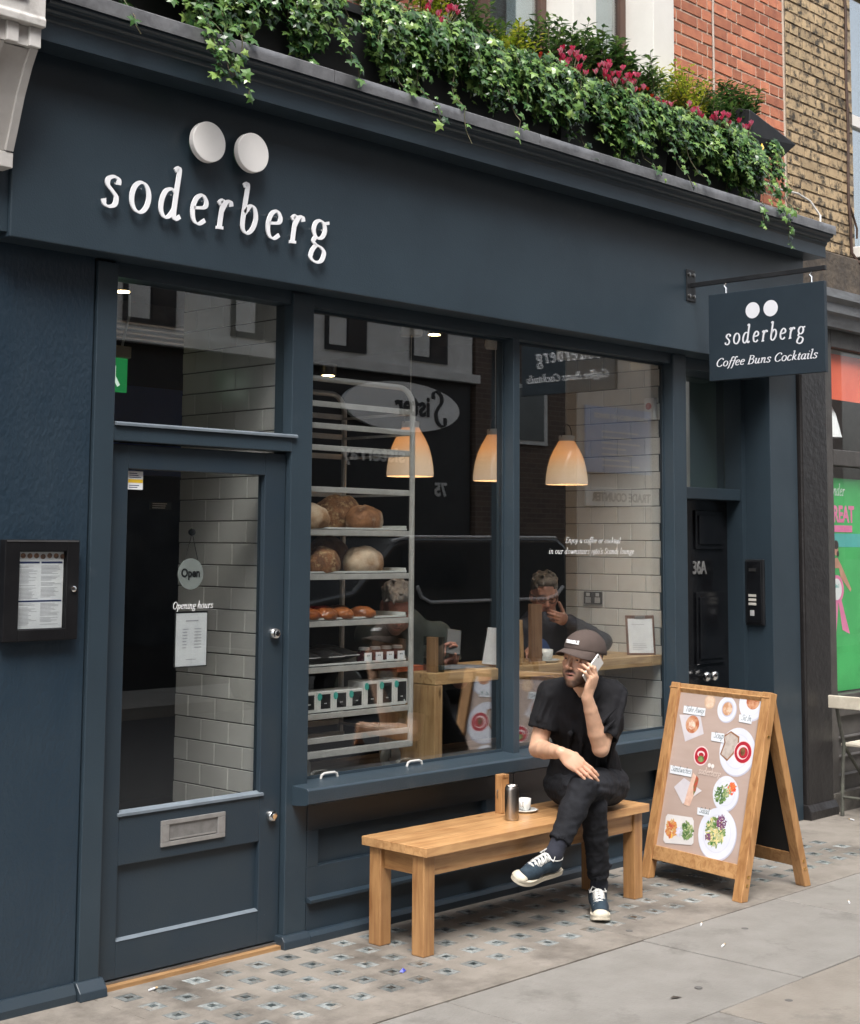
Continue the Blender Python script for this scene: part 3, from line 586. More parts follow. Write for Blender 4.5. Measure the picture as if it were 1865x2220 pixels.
# ================================================================== signs on the front
FS = thing('fascia_sign', 'raised white lettering and two white discs across the dark fascia', 'sign', (.95, -.12, 2.98))
LET = pm('sign_white', (.86, .87, .90), .4, (.83, .84, .87), 12)
for x in (.852, 1.082):
    d = MB().lathe([(.083, -.158), (.083, -.182), (.081, -.184)], (x, 0, 3.322), 'y', 40).build('disc', pm('disc_face', (.80, .785, .765), .5, (.77, .755, .735), 6), FS, smooth=True)
    MB().lathe([(.058, -.1205), (.058, -.157)], (x, 0, 3.322), 'y', 24).build('disc_spacer', pm('green_acrylic', (.05, .14, .10), .3, (.04, .11, .08), 5), d)
word = 'soderberg'; s_ = .120; x = .372; tot = sum(GL[c][0] for c in word); sp = ((1.552 - .372) / s_ - tot + .0) / (len(word) - .6)
for ch in word:
    mb = MB(); glyph_mesh(mb, ch, x, 2.986, s_, .006, thin=.072, thick=.175, shear=.10, n=9); shift(mb, 0, -.142, 0)
    lt = mb.build('letter', LET, FS); mp = MB()
    for (px, pz) in ((.18, .25), (.5, .8), (.2, .85)) if ch != 'g' else ((.2, .66), (.15, -.3), (.55, .66)):
        mp.tube([(x + px * s_, -.1205, 2.986 + pz * s_), (x + px * s_, -.1415, 2.986 + pz * s_)], .004, 6)
    mp.build('stand_off', CHROME, lt)
    x += (GL[ch][0] + sp) * s_
HSN = thing('hanging_sign', 'dark square double-sided hanging sign on a black wall bracket', 'sign', (4.38, -.55, 2.63))
HB = pm('sign_board', (.016, .026, .036), .42, (.019, .030, .041), 4)
bd = box('board', HB, HSN, 4.366, 4.394, -.981, -.251, 2.629, 3.121, .002)
box('bracket_arm', BLACK, HSN, 4.370, 4.390, -.985, -.128, 3.180, 3.206, .002)
pl = box('wall_plate', BLACK, HSN, 4.335, 4.425, -.128, -.1205, 3.10, 3.285, .003)
for x in (4.357, 4.403):
    for z in (3.13, 3.255): MB().lathe([(.011, -.1285), (.011, -.134), (.006, -.136)], (x, 0, z), 'y', 12).build('screw', STEEL, pl, smooth=True)
for y in (-.36, -.90):
    MB().tube([(4.38, y, 3.118), (4.38, y, 3.15), (4.38, y + .012, 3.165), (4.38, y, 3.181)], .006, 8).build('shackle', CHROME, HSN, smooth=True)
# sign print: drawn in local XZ then turned to both faces
def on_sign(mb, name, side):
    # local x runs 0..0.73 left to right as read, z from board bottom
    if side < 0: M = Matrix(((0, 1, 0, 4.3655), (-1, 0, 0, -.251), (0, 0, 1, 2.629), (0, 0, 0, 1)))
    else: M = Matrix(((0, -1, 0, 4.3945), (1, 0, 0, -.981), (0, 0, 1, 2.629), (0, 0, 0, 1)))
    return mb.xform(M).build(name, pm('sign_print_white', (.70, .71, .75), .5, (.66, .67, .71), 9), bd)
for side in (-1, 1):
    mb = MB(); disc(mb, .288, .376, .045, .045, -.0006, 32); disc(mb, .402, .376, .045, .045, -.0006, 32); on_sign(mb, 'printed_dots', side)
    s2 = .058; on_sign(stroke_text(MB(), word, .105, .198, s2, .0006, sp=.30, width=.50, thin=.085, thick=.19, shear=.14), 'lettering', side)
    t2 = 'Coffee Buns Cocktails'; s3 = .0385; w2 = text_width(t2, s3, .02); on_sign(stroke_text(MB(), t2, .045, .078, .0285, .0006, sp=.08, width=.635, thin=.10, thick=.19, shear=.2), 'lettering', side)
# menu case on the pier
MC = thing('menu_case', 'black wall-mounted menu case with printed menu on the left pier', 'menu case', (.23, -.03, 1.335))
cs = MB().box(.073, .135, -.042, -.001, 1.335, 1.708).box(.335, .389, -.042, -.001, 1.335, 1.708).box(.135, .335, -.042, -.001, 1.665, 1.708).box(.135, .335, -.042, -.001, 1.335, 1.378).box(.135, .335, -.016, -.001, 1.378, 1.665).build('frame', pm('matt_black_frame', (.006, .006, .007), .5, (.009, .009, .010), 9, spec=.2), MC, bevel=.003)
MB().box(.078, .384, -.044, -.0425, 1.700, 1.706).build('frame_edge', pm('alu_edge', (.25, .25, .26), .35, (.2, .2, .2), 7, metal=.8), MC)
sh = box('menu_sheet', PAPER, MC, .137, .333, -.020, -.0185, 1.38, 1.663)
NAVY = pm('print_navy', (.02, .035, .12), .6, (.015, .03, .10), 6); GREYT = pm('print_grey', (.42, .43, .47), .6, (.36, .37, .40), 30)
mb = MB(); mb.box(.143, .230, -.0206, -.0202, 1.620, 1.627).box(.238, .328, -.0206, -.0202, 1.620, 1.627).box(.143, .328, -.0206, -.0202, 1.478, 1.484).build('heading_bar', NAVY, sh)
mb = MB()
for cx0, cx1 in ((.143, .226), (.238, .324)):
    z = 1.610
    while z > 1.392:
        if not 1.474 < z < 1.49 and random.random() < .86: mb.box(cx0, cx0 + (cx1 - cx0) * random.uniform(.5, 1), -.0205, -.0202, z, z + .0018)
        z -= .0048
mb.build('printed_lines', GREYT, sh)
mb = MB(); [disc(mb, .16 + k * .028, 1.647 + random.uniform(-.003, .003), .011, .010, -.0203 - k * .00005, 12) for k in range(7)]; mb.build('printed_picture', pm('print_food', (.42, .22, .14), .6, (.12, .10, .09), 120), sh)
MB().lathe([(.011, -.0425), (.011, -.050), (.006, -.053)], (.363, 0, 1.524), 'y', 16).build('lock', CHROME, MC, smooth=True)
box('case_glass', glass_mat('case_glass', .035), MC, .135, .335, -.0385, -.0360, 1.378, 1.665)
# intercom on the side of the doorway
IC = thing('intercom', 'black vertical door-entry intercom panel with three buttons', 'intercom', (5.41, .13, 1.21))
ib = box('housing', BLACK, IC, 5.400, 5.4195, .05, .20, 1.212, 1.62, .004)
box('face_plate', BLACKPAINT, IC, 5.394, 5.3995, .065, .185, 1.225, 1.607, .003)
for k in range(3): box('button', pm('name_label', (.62, .60, .55), .5, (.55, .53, .48), 20), IC, 5.390, 5.3935, .10, .155, 1.335 + k * .026, 1.351 + k * .026, .002)
box('card_reader', pm('pale_grey', (.5, .5, .5), .4, (.45, .45, .45), 9), IC, 5.390, 5.3935, .115, .145, 1.27, 1.305, .003)
box('speaker_grille', STEEL, IC, 5.391, 5.3935, .10, .15, 1.545, 1.565)
# stickers and notices on the door glass
ST = thing('window_sticker', 'small white and yellow sticker in the top corner of the door glass', 'sticker', (.7, .06, 1.91))
stk = box('sheet', PAPER, ST, .666, .738, .0552, .0556, 1.911, 1.984); box('yellow_band', pm('sticker_yellow', (.75, .50, .03), .5, (.7, .46, .03), 6), stk, .667, .737, .0547, .0550, 1.938, 1.952)
mb = MB(); [mb.box(.672, .672 + random.uniform(.03, .06), .0547, .0550, z, z + .003) for z in (1.918, 1.926, 1.958, 1.966, 1.974)]; mb.build('printed_lines', NAVY, stk)
NT = thing('opening_hours_notice', 'white paper notice of opening hours behind the door glass', 'notice', (1.0, .06, 1.2))
box('border', BLACK, NT, .920, 1.088, .0660, .0668, 1.192, 1.420)
nsh = box('sheet', PAPER, NT, .926, 1.083, .0640, .0646, 1.197, 1.412)
mb = MB(); [mb.box(.96, .96 + random.uniform(.015, .03), .0634, .0637, 1.345 - k * .0125, 1.349 - k * .0125).box(1.02, 1.055, .0634, .0637, 1.345 - k * .0125, 1.349 - k * .0125) for k in range(7)]; mb.box(.975, 1.04, .0634, .0637, 1.378, 1.383).box(.98, 1.03, .0634, .0637, 1.222, 1.225); mb.build('printed_lines', GREYT, nsh)
stroke_text(MB(), 'Opening hours', .900, 1.431, .0175, .0004, sp=.06, width=.205, thin=.085, thick=.15, shear=.18).xform(Matrix.Translation((0, .0555, 0))).build('vinyl_lettering', WHITE, NT)
OS = thing('open_sign', 'round hanging Open sign on a chain inside the door', 'sign', (1.0, .075, 1.5))
osd = MB().lathe([(.064, .070), (.064, .076)], (1.0, 0, 1.572), 'y', 36).build('disc', pm('open_disc', (.33, .36, .35), .35, (.28, .31, .30), 5), OS, smooth=True)
shift(sans_text('Open', .049, .0005, .0016, 'CENTER', .86), .998, .0688, 1.560).build('lettering', BLACK, osd)
MB().tube([(.968, .073, 1.628), (1.004, .073, 1.742), (1.036, .073, 1.628)], .002, 6).build('chain', CHROME, OS)
MB().lathe([(.013, .066), (.016, .075), (.012, .085)], (1.004, 0, 1.744), 'y', 14).build('suction_hook', CHROME, OS, smooth=True)
WT = thing('window_lettering', 'small white italic lettering on the right-hand window pane', 'lettering', (3.7, .077, 1.65))
t1, t2 = 'Enjoy a coffee or cocktail', "in our downstairs 1960's Scandi lounge"
for t, x0, x1, z in ((t1, 3.475, 3.96, 1.713), (t2, 3.335, 4.085, 1.655)):
    s0 = .022; stroke_text(MB(), t, x0, z, .0185, .0003, sp=.10, width=x1 - x0, thin=.075, thick=.125, shear=.2).xform(Matrix.Translation((0, .0775, 0))).build('vinyl_lettering', WHITE, WT)

# ================================================================== floodlight and cables
FL = thing('floodlight', 'black sloping floodlight fixed to the red brick wall beside the plants', 'floodlight', (5.35, 0, 4.35))
fb = MB(); fb.add([(4.92, -.20, 4.17), (5.26, -.20, 4.09), (5.34, .06, 4.20), (4.92, .06, 4.24), (4.92, -.20, 4.335), (5.40, -.235, 4.205), (5.40, .07, 4.36), (4.92, .07, 4.42)],
                  [(0, 3, 2, 1), (4, 5, 6, 7), (0, 1, 5, 4), (1, 2, 6, 5), (2, 3, 7, 6), (3, 0, 4, 7)])
fb.build('housing', BLACK, FL, bevel=.006)
M_ = Matrix.Translation((5.16, -.06, 4.338)) @ Matrix.Rotation(R(20), 4, 'Y') @ Matrix.Rotation(R(28), 4, 'X')
MB().lathe([(.05, 0), (.05, .018), (.046, .022)], n=20).xform(M_).build('junction_cap', pm('grey_plastic', (.09, .095, .105), .5, (.07, .075, .08), 8), FL, smooth=True)
box('wall_arm', BLACK, FL, 5.25, 5.30, .05, .108, 4.26, 4.31)
wc = thing('white_cable', 'thin white cable clipped up the red brick wall', 'cable', (4.9, .1, 4.3))
MB().tube([(4.98, .097, 4.35), (4.985, .096, 4.7), (4.98, .095, 5.02), (4.99, .095, 5.25), (5.02, .097, 5.6)], .007, 8).build('cable', pm('cable_cream', (.45, .40, .35), .6, (.4, .35, .3), 9), wc, smooth=True)
w2 = thing('loose_white_cable', 'loose white cable drooping onto the lead flashing at the right end', 'cable', (5.7, .05, 3.8))
MB().tube([(5.20, .08, 4.10), (5.5, .09, 4.05), (5.75, .085, 4.03), (5.93, .07, 4.035), (6.06, .05, 4.0), (6.10, 0, 3.90), (5.95, -.08, 3.80), (5.86, -.12, 3.765)], .007, 8).build('cable', pm('cable_white', (.6, .6, .57), .5, (.5, .5, .48), 9), w2, smooth=True)
w3 = thing('brown_cable', 'brown cable running down the yellow brick wall by the window', 'cable', (6.67, .09, 3.8))
MB().tube([(6.70, .098, 6.5)] + [(6.68 + .008 * math.sin(k * 1.3), .098, 5.6 - k * .16) for k in range(9)] + [(6.67, .097, 4.1), (6.69, .095, 3.95), (6.685, .09, 3.75), (6.72, .06, 3.68), (6.80, .05, 3.66)], .011, 8).build('cable', pm('cable_brown', (.05, .028, .02), .6, (.07, .04, .03), 9), w3, smooth=True)
MB().tube([(6.672, .097, 4.1), (6.72, .092, 4.02), (6.77, .09, 3.93), (6.765, .09, 3.86)], .008, 6).build('cable_branch', MATS['cable_brown'], w3, smooth=True)

# ================================================================== planters
IVY = leaf_mat('ivy_leaf', [(.014, .040, .015), (.030, .080, .026), (.060, .135, .04), (.095, .19, .052), (.14, .25, .065), (.25, .37, .10)], .24, .2)
SHRUB = leaf_mat('shrub_leaf', [(.025, .065, .02), (.045, .10, .028), (.08, .16, .04), (.14, .23, .05)], .4, .25)
GOLD = leaf_mat('golden_leaf', [(.14, .22, .02), (.26, .34, .03), (.42, .46, .05), (.58, .54, .08)], .4, .3)
STEMM = pm('plant_stem', (.09, .07, .035), .7, (.06, .07, .03), 20)
PETAL = leaf_mat('petal_pink', [(.60, .03, .09), (.74, .07, .19), (.78, .22, .34), (.84, .62, .68)], .45, .3)
PETALR = leaf_mat('petal_orange_red', [(.50, .05, .02), (.60, .10, .04), (.45, .03, .03)], .45, .3)
BOXM = pm('planter_black', (.010, .011, .012), .55, (.016, .017, .018), 5, bump=.1, bscale=40)
SOIL = pm('soil', (.03, .022, .016), .95, (.05, .04, .03), 30, bump=.6, bscale=60)
def leaf_pts(kind):
    if kind == 'ivy':   # five lobes
        return [(0, 0, 0), (.42, -.10, -.05), (.30, .22, .04), (.60, .42, -.06), (.22, .55, .05), (0, 1.05, -.10), (-.22, .55, .05), (-.60, .42, -.06), (-.30, .22, .04), (-.42, -.10, -.05), (0, .35, .10)], [(0, 1, 2, 10), (2, 3, 4, 10), (4, 5, 6, 10), (6, 7, 8, 10), (8, 9, 0, 10)]
    if kind == 'petal': return [(0, 0, 0), (.30, .35, .05), (.34, .75, 0), (0, 1.05, -.10), (-.34, .75, 0), (-.30, .35, .05), (0, .55, .0)], [(0, 1, 2, 6), (2, 3, 6), (3, 4, 6), (4, 5, 0, 6)]
    return [(0, 0, 0), (.20, .45, .03), (0, 1, -.08), (-.20, .45, .03), (0, .5, -.03)], [(0, 1, 4), (1, 2, 4), (2, 3, 4), (3, 0, 4)]
def add_leaf(mb, kind, p, nrm, tip, s):
    P, F = leaf_pts(kind); n = nrm.normalized(); t = (tip - n * tip.dot(n))
    t = t.normalized() if t.length > 1e-4 else n.orthogonal().normalized()
    sx = t.cross(n)
    mb.add([p + sx * (a * s) + t * (b * s) + n * (c * s) for a, b, c in P], F)
rv = lambda a: Vector((random.uniform(-a, a), random.uniform(-a, a), random.uniform(-a, a)))
boxes = [(.02, 1.0), (1.06, 2.04), (2.10, 3.08), (3.14, 4.12), (4.18, 5.12)]
words = ['leftmost of the five window boxes, half hidden at the picture top', 'second window box from the left, bare black front showing', 'third window box from the left, below the white window', 'fourth window box from the left, thick with ivy', 'rightmost of the five window boxes, beside the floodlight']
for (x0, x1), wds in zip(boxes, words):
    t = thing('window_box', 'black planter, ' + wds, 'planter', ((x0 + x1) / 2, -.05, 3.80), group='window boxes on the cornice')
    MB().add([(x0 + .02, -.15, 3.80), (x1 - .02, -.15, 3.80), (x1 - .02, .07, 3.80), (x0 + .02, .07, 3.80), (x0, -.175, 4.10), (x1, -.175, 4.10), (x1, .09, 4.10), (x0, .09, 4.10)], [(0, 3, 2, 1), (0, 1, 5, 4), (1, 2, 6, 5), (2, 3, 7, 6), (3, 0, 4, 7), (4, 5, 6, 7)]).build('trough', BOXM, t)
    MB().box(x0 - .01, x1 + .01, -.185, -.172, 4.075, 4.115).box(x0 - .01, x1 + .01, .087, .10, 4.075, 4.115).build('rim', BOXM, t)
    MB().box(x0 + .01, x1 - .01, -.165, .08, 4.09, 4.106).build('soil', SOIL, t)
# hanging ivy: one plant for each clump
def ivy_plant(label, x0, x1, n, lmin, lmax, size=.044, ztop=4.13, extra=()):
    t = thing('ivy_plant', label, 'ivy', ((x0 + x1) / 2, -.18, ztop), group='ivy hanging from the window boxes')
    lv = MB(); st = MB()
    def strand(p, L, drift, dens=1.0, out=0.0):
        pts = [p.copy()]; d = Vector((drift, -.5, .35)); acc = 0
        while acc < L:
            d += rv(.34) + Vector((drift * .1, -.02 if acc < .06 else .05 + out, -.36)); d.normalize(); step = .018
            q = pts[-1] + d * step
            if q.y > -.172 and q.z < 4.12 and q.z > 3.78: q.y = -.172 - random.random() * .02
            if q.z < 3.79: q.y = min(q.y, pts[-1].y - .016 if pts[-1].y > -.33 else -.332); q.x += random.uniform(-.006, .010)
            pts.append(q); acc += step
        st.tube(pts[::2], .0022, 4, False)
        for i in range(1, len(pts)):
            for _ in range(2 if random.random() < .55 * dens else 1):
                if random.random() > dens: continue
                tip = Vector((random.uniform(-.8, .8), random.uniform(-.5, .1), random.uniform(-1, .25)))
                nr = Vector((random.uniform(-.6, .5), -1, random.uniform(-.1, 1.1)))
                add_leaf(lv, 'ivy', pts[i] + rv(.018) + Vector((0, -.008, 0)), nr, tip, size * random.uniform(.45, 1.3))
    cl = [random.uniform(x0, x1) for _ in range(max(3, n // 7))]
    for k in range(int(n * 1.6)):
        x = min(max(random.choice(cl) + random.gauss(0, .026), x0), x1) if k % 5 < 3 else random.uniform(x0, x1); u = (x - x0) / (x1 - x0)
        L = random.uniform(lmin, lmax) * (1 - .35 * abs(2 * u - 1))
        strand(Vector((x, -.15 + random.uniform(-.03, .03), ztop + random.uniform(-.02, .05))), L, random.uniform(-.25, .3))
    for (x, L, dr, dn) in extra:
        strand(Vector((x, -.19, 4.0)), L, dr, dn, -.05)
    f = lv.build('foliage', IVY, t); f['kind'] = 'stuff'; s = st.build('vines', STEMM, t); s['kind'] = 'stuff'
ivy_plant('sparse ivy at the far left, leaves just entering the picture top', .10, .52, 16, .20, .44, extra=((.36, .42, .2, .6),))
ivy_plant('long loose ivy with tendrils hanging over the lead edge above the discs', .52, 1.12, 34, .24, .47, extra=((.60, .48, .2, .8), (.66, .52, .3, .7), (.72, .52, .15, .8), (.80, .54, .1, .7), (.95, .60, .25, .6), (.68, .46, .2, .8)))
ivy_plant('narrow ivy clump right of the long tendrils, before a bare box front', 1.22, 1.52, 16, .22, .44, extra=((1.42, .38, .2, .7),))
ivy_plant('dense bright ivy curtain left of the pink cyclamen', 1.72, 2.10, 34, .25, .48, extra=((1.9, .42, .3, .7),))
ivy_plant('broad ivy curtain under the first pink flowers', 2.22, 2.80, 48, .20, .42, extra=((2.6, .36, .2, .6), (2.2, .5, .1, .4)))
ivy_plant('tapering ivy clump under the second flower group', 2.84, 3.28, 34, .22, .44, extra=((3.1, .40, .2, .6),))
ivy_plant('thick dark ivy curtain under the pale pink flowers', 3.34, 3.98, 58, .22, .42, extra=((3.6, .40, .3, .6), (3.9, .45, .4, .4)))
ivy_plant('ivy clump with a bare looping tendril near the red brick wall', 3.98, 4.42, 40, .18, .36, extra=((4.1, .34, .5, .3),))
ivy_plant('bushy ivy spilling round the right end of the boxes', 4.44, 5.14, 74, .24, .42, extra=((5.0, .40, .35, .8), (5.1, .34, .4, .9), (4.85, .46, .2, .8), (5.05, .52, .1, .7)))
def shrub(label, cx, w, h, n, mat, ls, narrow=True, cat='shrub'):
    t = thing('small_shrub', label, cat, (cx, -.04, 4.10), group='small shrubs in the window boxes'); lv = MB(); st = MB(); n = int(n * 1.9); h *= 1.10; w *= 1.35
    for k in range(n):
        b = Vector((cx + random.uniform(-w, w) * .55, random.uniform(-.13, .05), 4.10)); tp = Vector((cx + random.uniform(-w, w) * 1.1, b.y + random.uniform(-.06, .05), 4.12 + h * random.uniform(.6, 1.12)))
        st.tube([b, b.lerp(tp, .5) + rv(.01), tp], [.0035, .003, .0015], 5, False)
        m = int(10 + h * 60)
        for i in range(m):
            u = .25 + .75 * i / (m - 1); p = b.lerp(tp, u); a = i * 2.4 + k; o = Vector((math.cos(a), math.sin(a), .45 + .5 * u)).normalized()
            add_leaf(lv, 'lance', p, Vector((-o.x * .4, -o.y * .4, 1)) + rv(.35), o, ls * random.uniform(.7, 1.2))
    lv.build('foliage', mat, t)['kind'] = 'stuff'; st.build('stems', STEMM, t)
shrub('feathery dark green shrub at the top edge left of the flowers', 1.98, .14, .34, 14, SHRUB, .05)
shrub('yellow-green shrub behind the first pink flowers', 2.30, .08, .36, 12, GOLD, .042)
shrub('dark leafy shrub before the brown window frame', 2.55, .16, .26, 20, SHRUB, .05)
shrub('bright golden low shrub in the middle of the boxes', 2.86, .10, .20, 16, GOLD, .045)
shrub('fresh green shrub between golden leaves and the white mullion', 3.06, .10, .26, 14, SHRUB, .05)
shrub('tall pointed green shrub before the white mullion', 3.34, .10, .33, 18, SHRUB, .055)
shrub('upright dark shrub before the second white mullion', 3.68, .12, .33, 24, SHRUB, .058)
shrub('broad dark shrub before the white pilaster', 3.95, .14, .28, 30, SHRUB, .058)
shrub('yellow-tipped shrub before the red bricks', 4.42, .16, .32, 26, GOLD, .046)
shrub('mixed green shrub behind the red flowers on the right', 4.66, .14, .26, 22, SHRUB, .046)
shrub('feathery dark shrub next to the floodlight', 4.98, .12, .34, 28, SHRUB, .058)
def cyclamen(label, x, y, z, n, sp, mat=PETAL, s=.034):
    y -= .035; z += .025; n = int(n * 1.25); sp *= 1.45; t = thing('flowering_plant', label, 'flowers', (x, y, z - .12), group='flowering plants in the window boxes'); pt = MB(); st = MB(); lv = MB()
    for k in range(n):
        c = Vector((x + random.uniform(-sp, sp), y + random.uniform(-.04, .03), z + random.uniform(-sp * .55, sp * .55)))
        st.tube([Vector((x, y, z - .14)), c.lerp(Vector((x, y, z - .1)), .3), c], .0016, 4, False)
        for i in range(5):
            a = i * 1.256 + k; o = Vector((math.cos(a) * .7, math.sin(a) * .7, 1.0 + random.uniform(-.5, .3)))
            add_leaf(pt, 'petal', c, Vector((-math.cos(a), -math.sin(a), .4)), o, s * random.uniform(.8, 1.15))
    for k in range(8):
        a = random.uniform(0, 6.28); add_leaf(lv, 'ivy', Vector((x + math.cos(a) * .05, y - .03 + math.sin(a) * .03, z - .06 + random.uniform(-.02, .01))), Vector((0, -.6, 1)), Vector((math.cos(a), -.4, -.2)), .045)
    pt.build('blooms', mat, t)['kind'] = 'stuff'; st.build('stalks', STEMM, t); lv.build('leaves', IVY, t)
cyclamen('pink cyclamen highest in the picture, before the white wall', 2.22, -.15, 4.19, 12, .065)
cyclamen('small orange-red flowers beside the golden shrub', 2.90, -.16, 4.14, 5, .05, PETALR, .02)
cyclamen('tiny red flowers left of the large pink cluster', 3.05, -.14, 4.16, 5, .06, PETALR, .02)
cyclamen('large round cluster of deep pink flowers', 3.17, -.18, 4.17, 20, .07)
cyclamen('long cluster of pale and deep pink flowers', 3.52, -.17, 4.19, 18, .085)
cyclamen('pink flowers at the right of the pale pink cluster', 3.68, -.18, 4.17, 12, .06)
cyclamen('small red flowers before the white pilaster', 3.90, -.15, 4.15, 6, .05, PETALR, .022)
cyclamen('single pale pink bloom before the white pilaster', 3.99, -.18, 4.13, 5, .03)
cyclamen('red-pink flowers under the yellow-tipped shrub', 4.30, -.18, 4.15, 10, .045)
cyclamen('pink flowers second from the right end', 4.58, -.18, 4.15, 12, .055)
cyclamen('red flower rightmost in the boxes by the floodlight', 4.88, -.16, 4.20, 7, .035)
yl = thing('yellow_leaf', 'single yellow leaf among the ivy near the floodlight', 'leaf', (4.97, -.24, 4.10)); mb = MB(); add_leaf(mb, 'lance', Vector((4.985, -.24, 4.08)), Vector((-.6, -.8, .2)), Vector((.1, 0, 1)), .06); mb.build('blade', pm('leaf_yellow', (.75, .50, .02), .5, (.65, .42, .02), 9), yl)

# ================================================================== inside the shop
DARK = pm('dark_wall_paint', (.012, .013, .015), .7, (.018, .019, .021), 3)
def shell(name, lab, *a, mat=DARK):
    o = box(name, mat, None, *a); tag(o, lab, kind='structure'); return o
shell('interior_back_wall', 'dark back wall inside the shop', -.3, 5.4, 3.4, 3.5, 0, 3.3)
shell('interior_ceiling', 'dark ceiling inside the shop', -.3, 5.4, .31, 3.39, 3.05, 3.2)
shell('interior_left_wall', 'dark left wall inside the shop', -.34, -.24, .31, 3.39, 0, 3.04)
shell('interior_right_wall', 'dark right wall deep inside the shop', 4.56, 4.66, .86, 3.39, 0, 3.04)
shell('interior_floor', 'dark floor inside the shop', -.23, 4.55, .13, 3.39, -.01, .02, mat=pm('dark_floor', (.03, .024, .02), .5, (.02, .017, .015), 6))
shell('window_platform', 'raised display floor behind the window', 1.61, 4.37, .13, .62, .40, .64, mat=wood('platform_wood', (.22, .17, .12), (.13, .10, .07), 'x', .6))
TILE = pm('white_wall_tile', (.76, .75, .71), .16, (.72, .71, .67), 9, rnd=.05, space='obj', bump=.02, bscale=30)
GROUT = pm('dark_grout', (.05, .048, .045), .9, (.035, .033, .03), 30)
def tiled(xp, label, y0, y1, z0, z1, zo, yo):
    w = box('tiled_wall', GROUT, None, xp, xp + .08, y0, y1, z0, z1); tag(w, label, kind='structure')
    tm = {}
    def tile(ya, yb, za, zb):
        k = (round(yb - ya, 3), round(zb - za, 3))
        if k not in tm:
            a, b = k[0] / 2, k[1] / 2
            o = MB().add([(0, -a, -b), (0, a, -b), (0, a, b), (0, -a, b), (-.006, -a + .003, -b + .003), (-.006, a - .003, -b + .003), (-.006, a - .003, b - .003), (-.006, -a + .003, b - .003)], [(0, 1, 5, 4), (1, 2, 6, 5), (2, 3, 7, 6), (3, 0, 4, 7), (4, 5, 6, 7)]).build('tile', TILE, None)
            tm[k] = o.data; bpy.data.objects.remove(o)
        inst('tile', tm[k], w, (xp, (ya + yb) / 2, (za + zb) / 2))
    z = zo; r_ = 0
    while z < z1 - .02:
        zt = min(z + .1, z1); y = yo + (.1 if r_ % 2 else 0) - .2
        while y < y1:
            a, b = max(y, y0), min(y + .2, y1)
            if b - a > .02: tile(a + .0015, b - .0015, z + .0015, zt - .0015)
            y += .2
        z += .1; r_ += 1
tiled(1.505, 'white tiled side wall seen through the glazed door', .13, .83, 0, 2.95, 0, .226)
tiled(4.405, 'white tiled side wall at the right end of the window', .10, .82, .40, 3.0, .43, .225)
# double socket on the right wall
SO = thing('wall_socket', 'black double power socket on the white tiles', 'socket', (4.40, .6, 1.35))
sp_ = box('plate', pm('socket_black', (.008, .008, .009), .5, (.011, .011, .012), 9, spec=.2), SO, 4.386, 4.397, .535, .67, 1.352, 1.425, .003)
for y in (.565, .635):
    box('rocker', pm('socket_white', (.6, .6, .58), .4, (.55, .55, .53), 9), SO, 4.382, 4.3855, y - .012, y + .012, 1.398, 1.418)
    box('outlet', pm('socket_grey', (.52, .52, .50), .4, (.3, .3, .3), 9), SO, 4.383, 4.3855, y - .020, y + .020, 1.358, 1.392, .002)
AL = thing('alarm_sounder', 'small white alarm unit high on the tiled wall', 'alarm', (4.39, .18, 2.45)); box('case', WHITE, AL, 4.36, 4.397, .13, .2, 2.43, 2.56, .008); MB().lathe([(.02, 4.3595), (.02, 4.357)], (0, .165, 2.51), 'x', 16).build('emblem', pm('red_mark', (.5, .05, .04), .5, (.45, .04, .03), 5), AL)
# window bar
OAK = wood('pale_oak', (.56, .38, .19), (.40, .25, .115), 'x', .45); OAKV = wood('pale_oak_upright', (.50, .33, .165), (.36, .22, .10), 'z', .45); OAKY = wood('pale_oak_cross', (.54, .36, .18), (.38, .24, .11), 'y', .45)
BR = thing('window_bar', 'pale oak window bar with end panel', 'bar counter', (3.4, .3, .64))
box('bar_top', OAK, BR, 2.505, 4.397, .105, .50, 1.022, 1.08, .004)
box('end_panel', OAKV, BR, 2.505, 2.56, .106, .49, .641, 1.021, .004)
MB().box(2.525, 2.548, .125, .185, 1.081, 1.25).build('end_upright', wood('dark_oak_upright', (.30, .18, .09), (.2, .11, .05), 'z', .5), BR, bevel=.002)
box('end_glass', glass_mat('bar_glass', .2, (.5, .6, .6)), BR, 2.562, 2.570, .105, .24, 1.082, 1.25)
def holder(label, x, y, w, h, tilt, m, rz=0):
    t = thing('menu_holder', label, 'menu holder', (x, y, 1.081), (0, 0, rz), group='wooden menu holders on the bar')
    MB().box(-w / 2, w / 2, -.012, .012, 0, h).xform(Matrix.Rotation(tilt, 4, 'Y')).build('board', m, t, bevel=.002, local=True)
    MB().box(-w / 2 - .01, w / 2 + .01, -.03, .03, 0, .012).build('foot', m, t, local=True)
    return t
h1 = holder('slim pale wooden menu holder left of the mullion, holding papers', 3.03, .17, .03, .23, R(9), OAKV)
MB().box(-.004, .002, -.07, .07, .012, .20).xform(Matrix.Translation((-.035, 0, 0)) @ Matrix.Rotation(R(14), 4, 'Y')).build('menu_papers', PAPER, h1, local=True)
holder('slim pale wooden menu holder right of the mullion', 3.22, .17, .03, .23, R(-4), OAKV)
hb = thing('tall_menu_board', 'tall brown wooden board standing on the bar before the reading man', 'board', (3.325, .16, 1.081)); MB().box(-.045, .045, -.011, .011, 0, .31).xform(Matrix.Rotation(R(-3), 4, 'X') @ Matrix.Rotation(R(3), 4, 'Y')).build('panel', wood('brown_board', (.26, .15, .085), (.17, .09, .05), 'z', .5), hb, bevel=.003, local=True); MB().box(-.05, .05, -.03, .03, 0, .012).build('foot', OAKV, hb, local=True)
CHINA = pm('white_china', (.72, .73, .71), .18, (.68, .69, .67), 6)
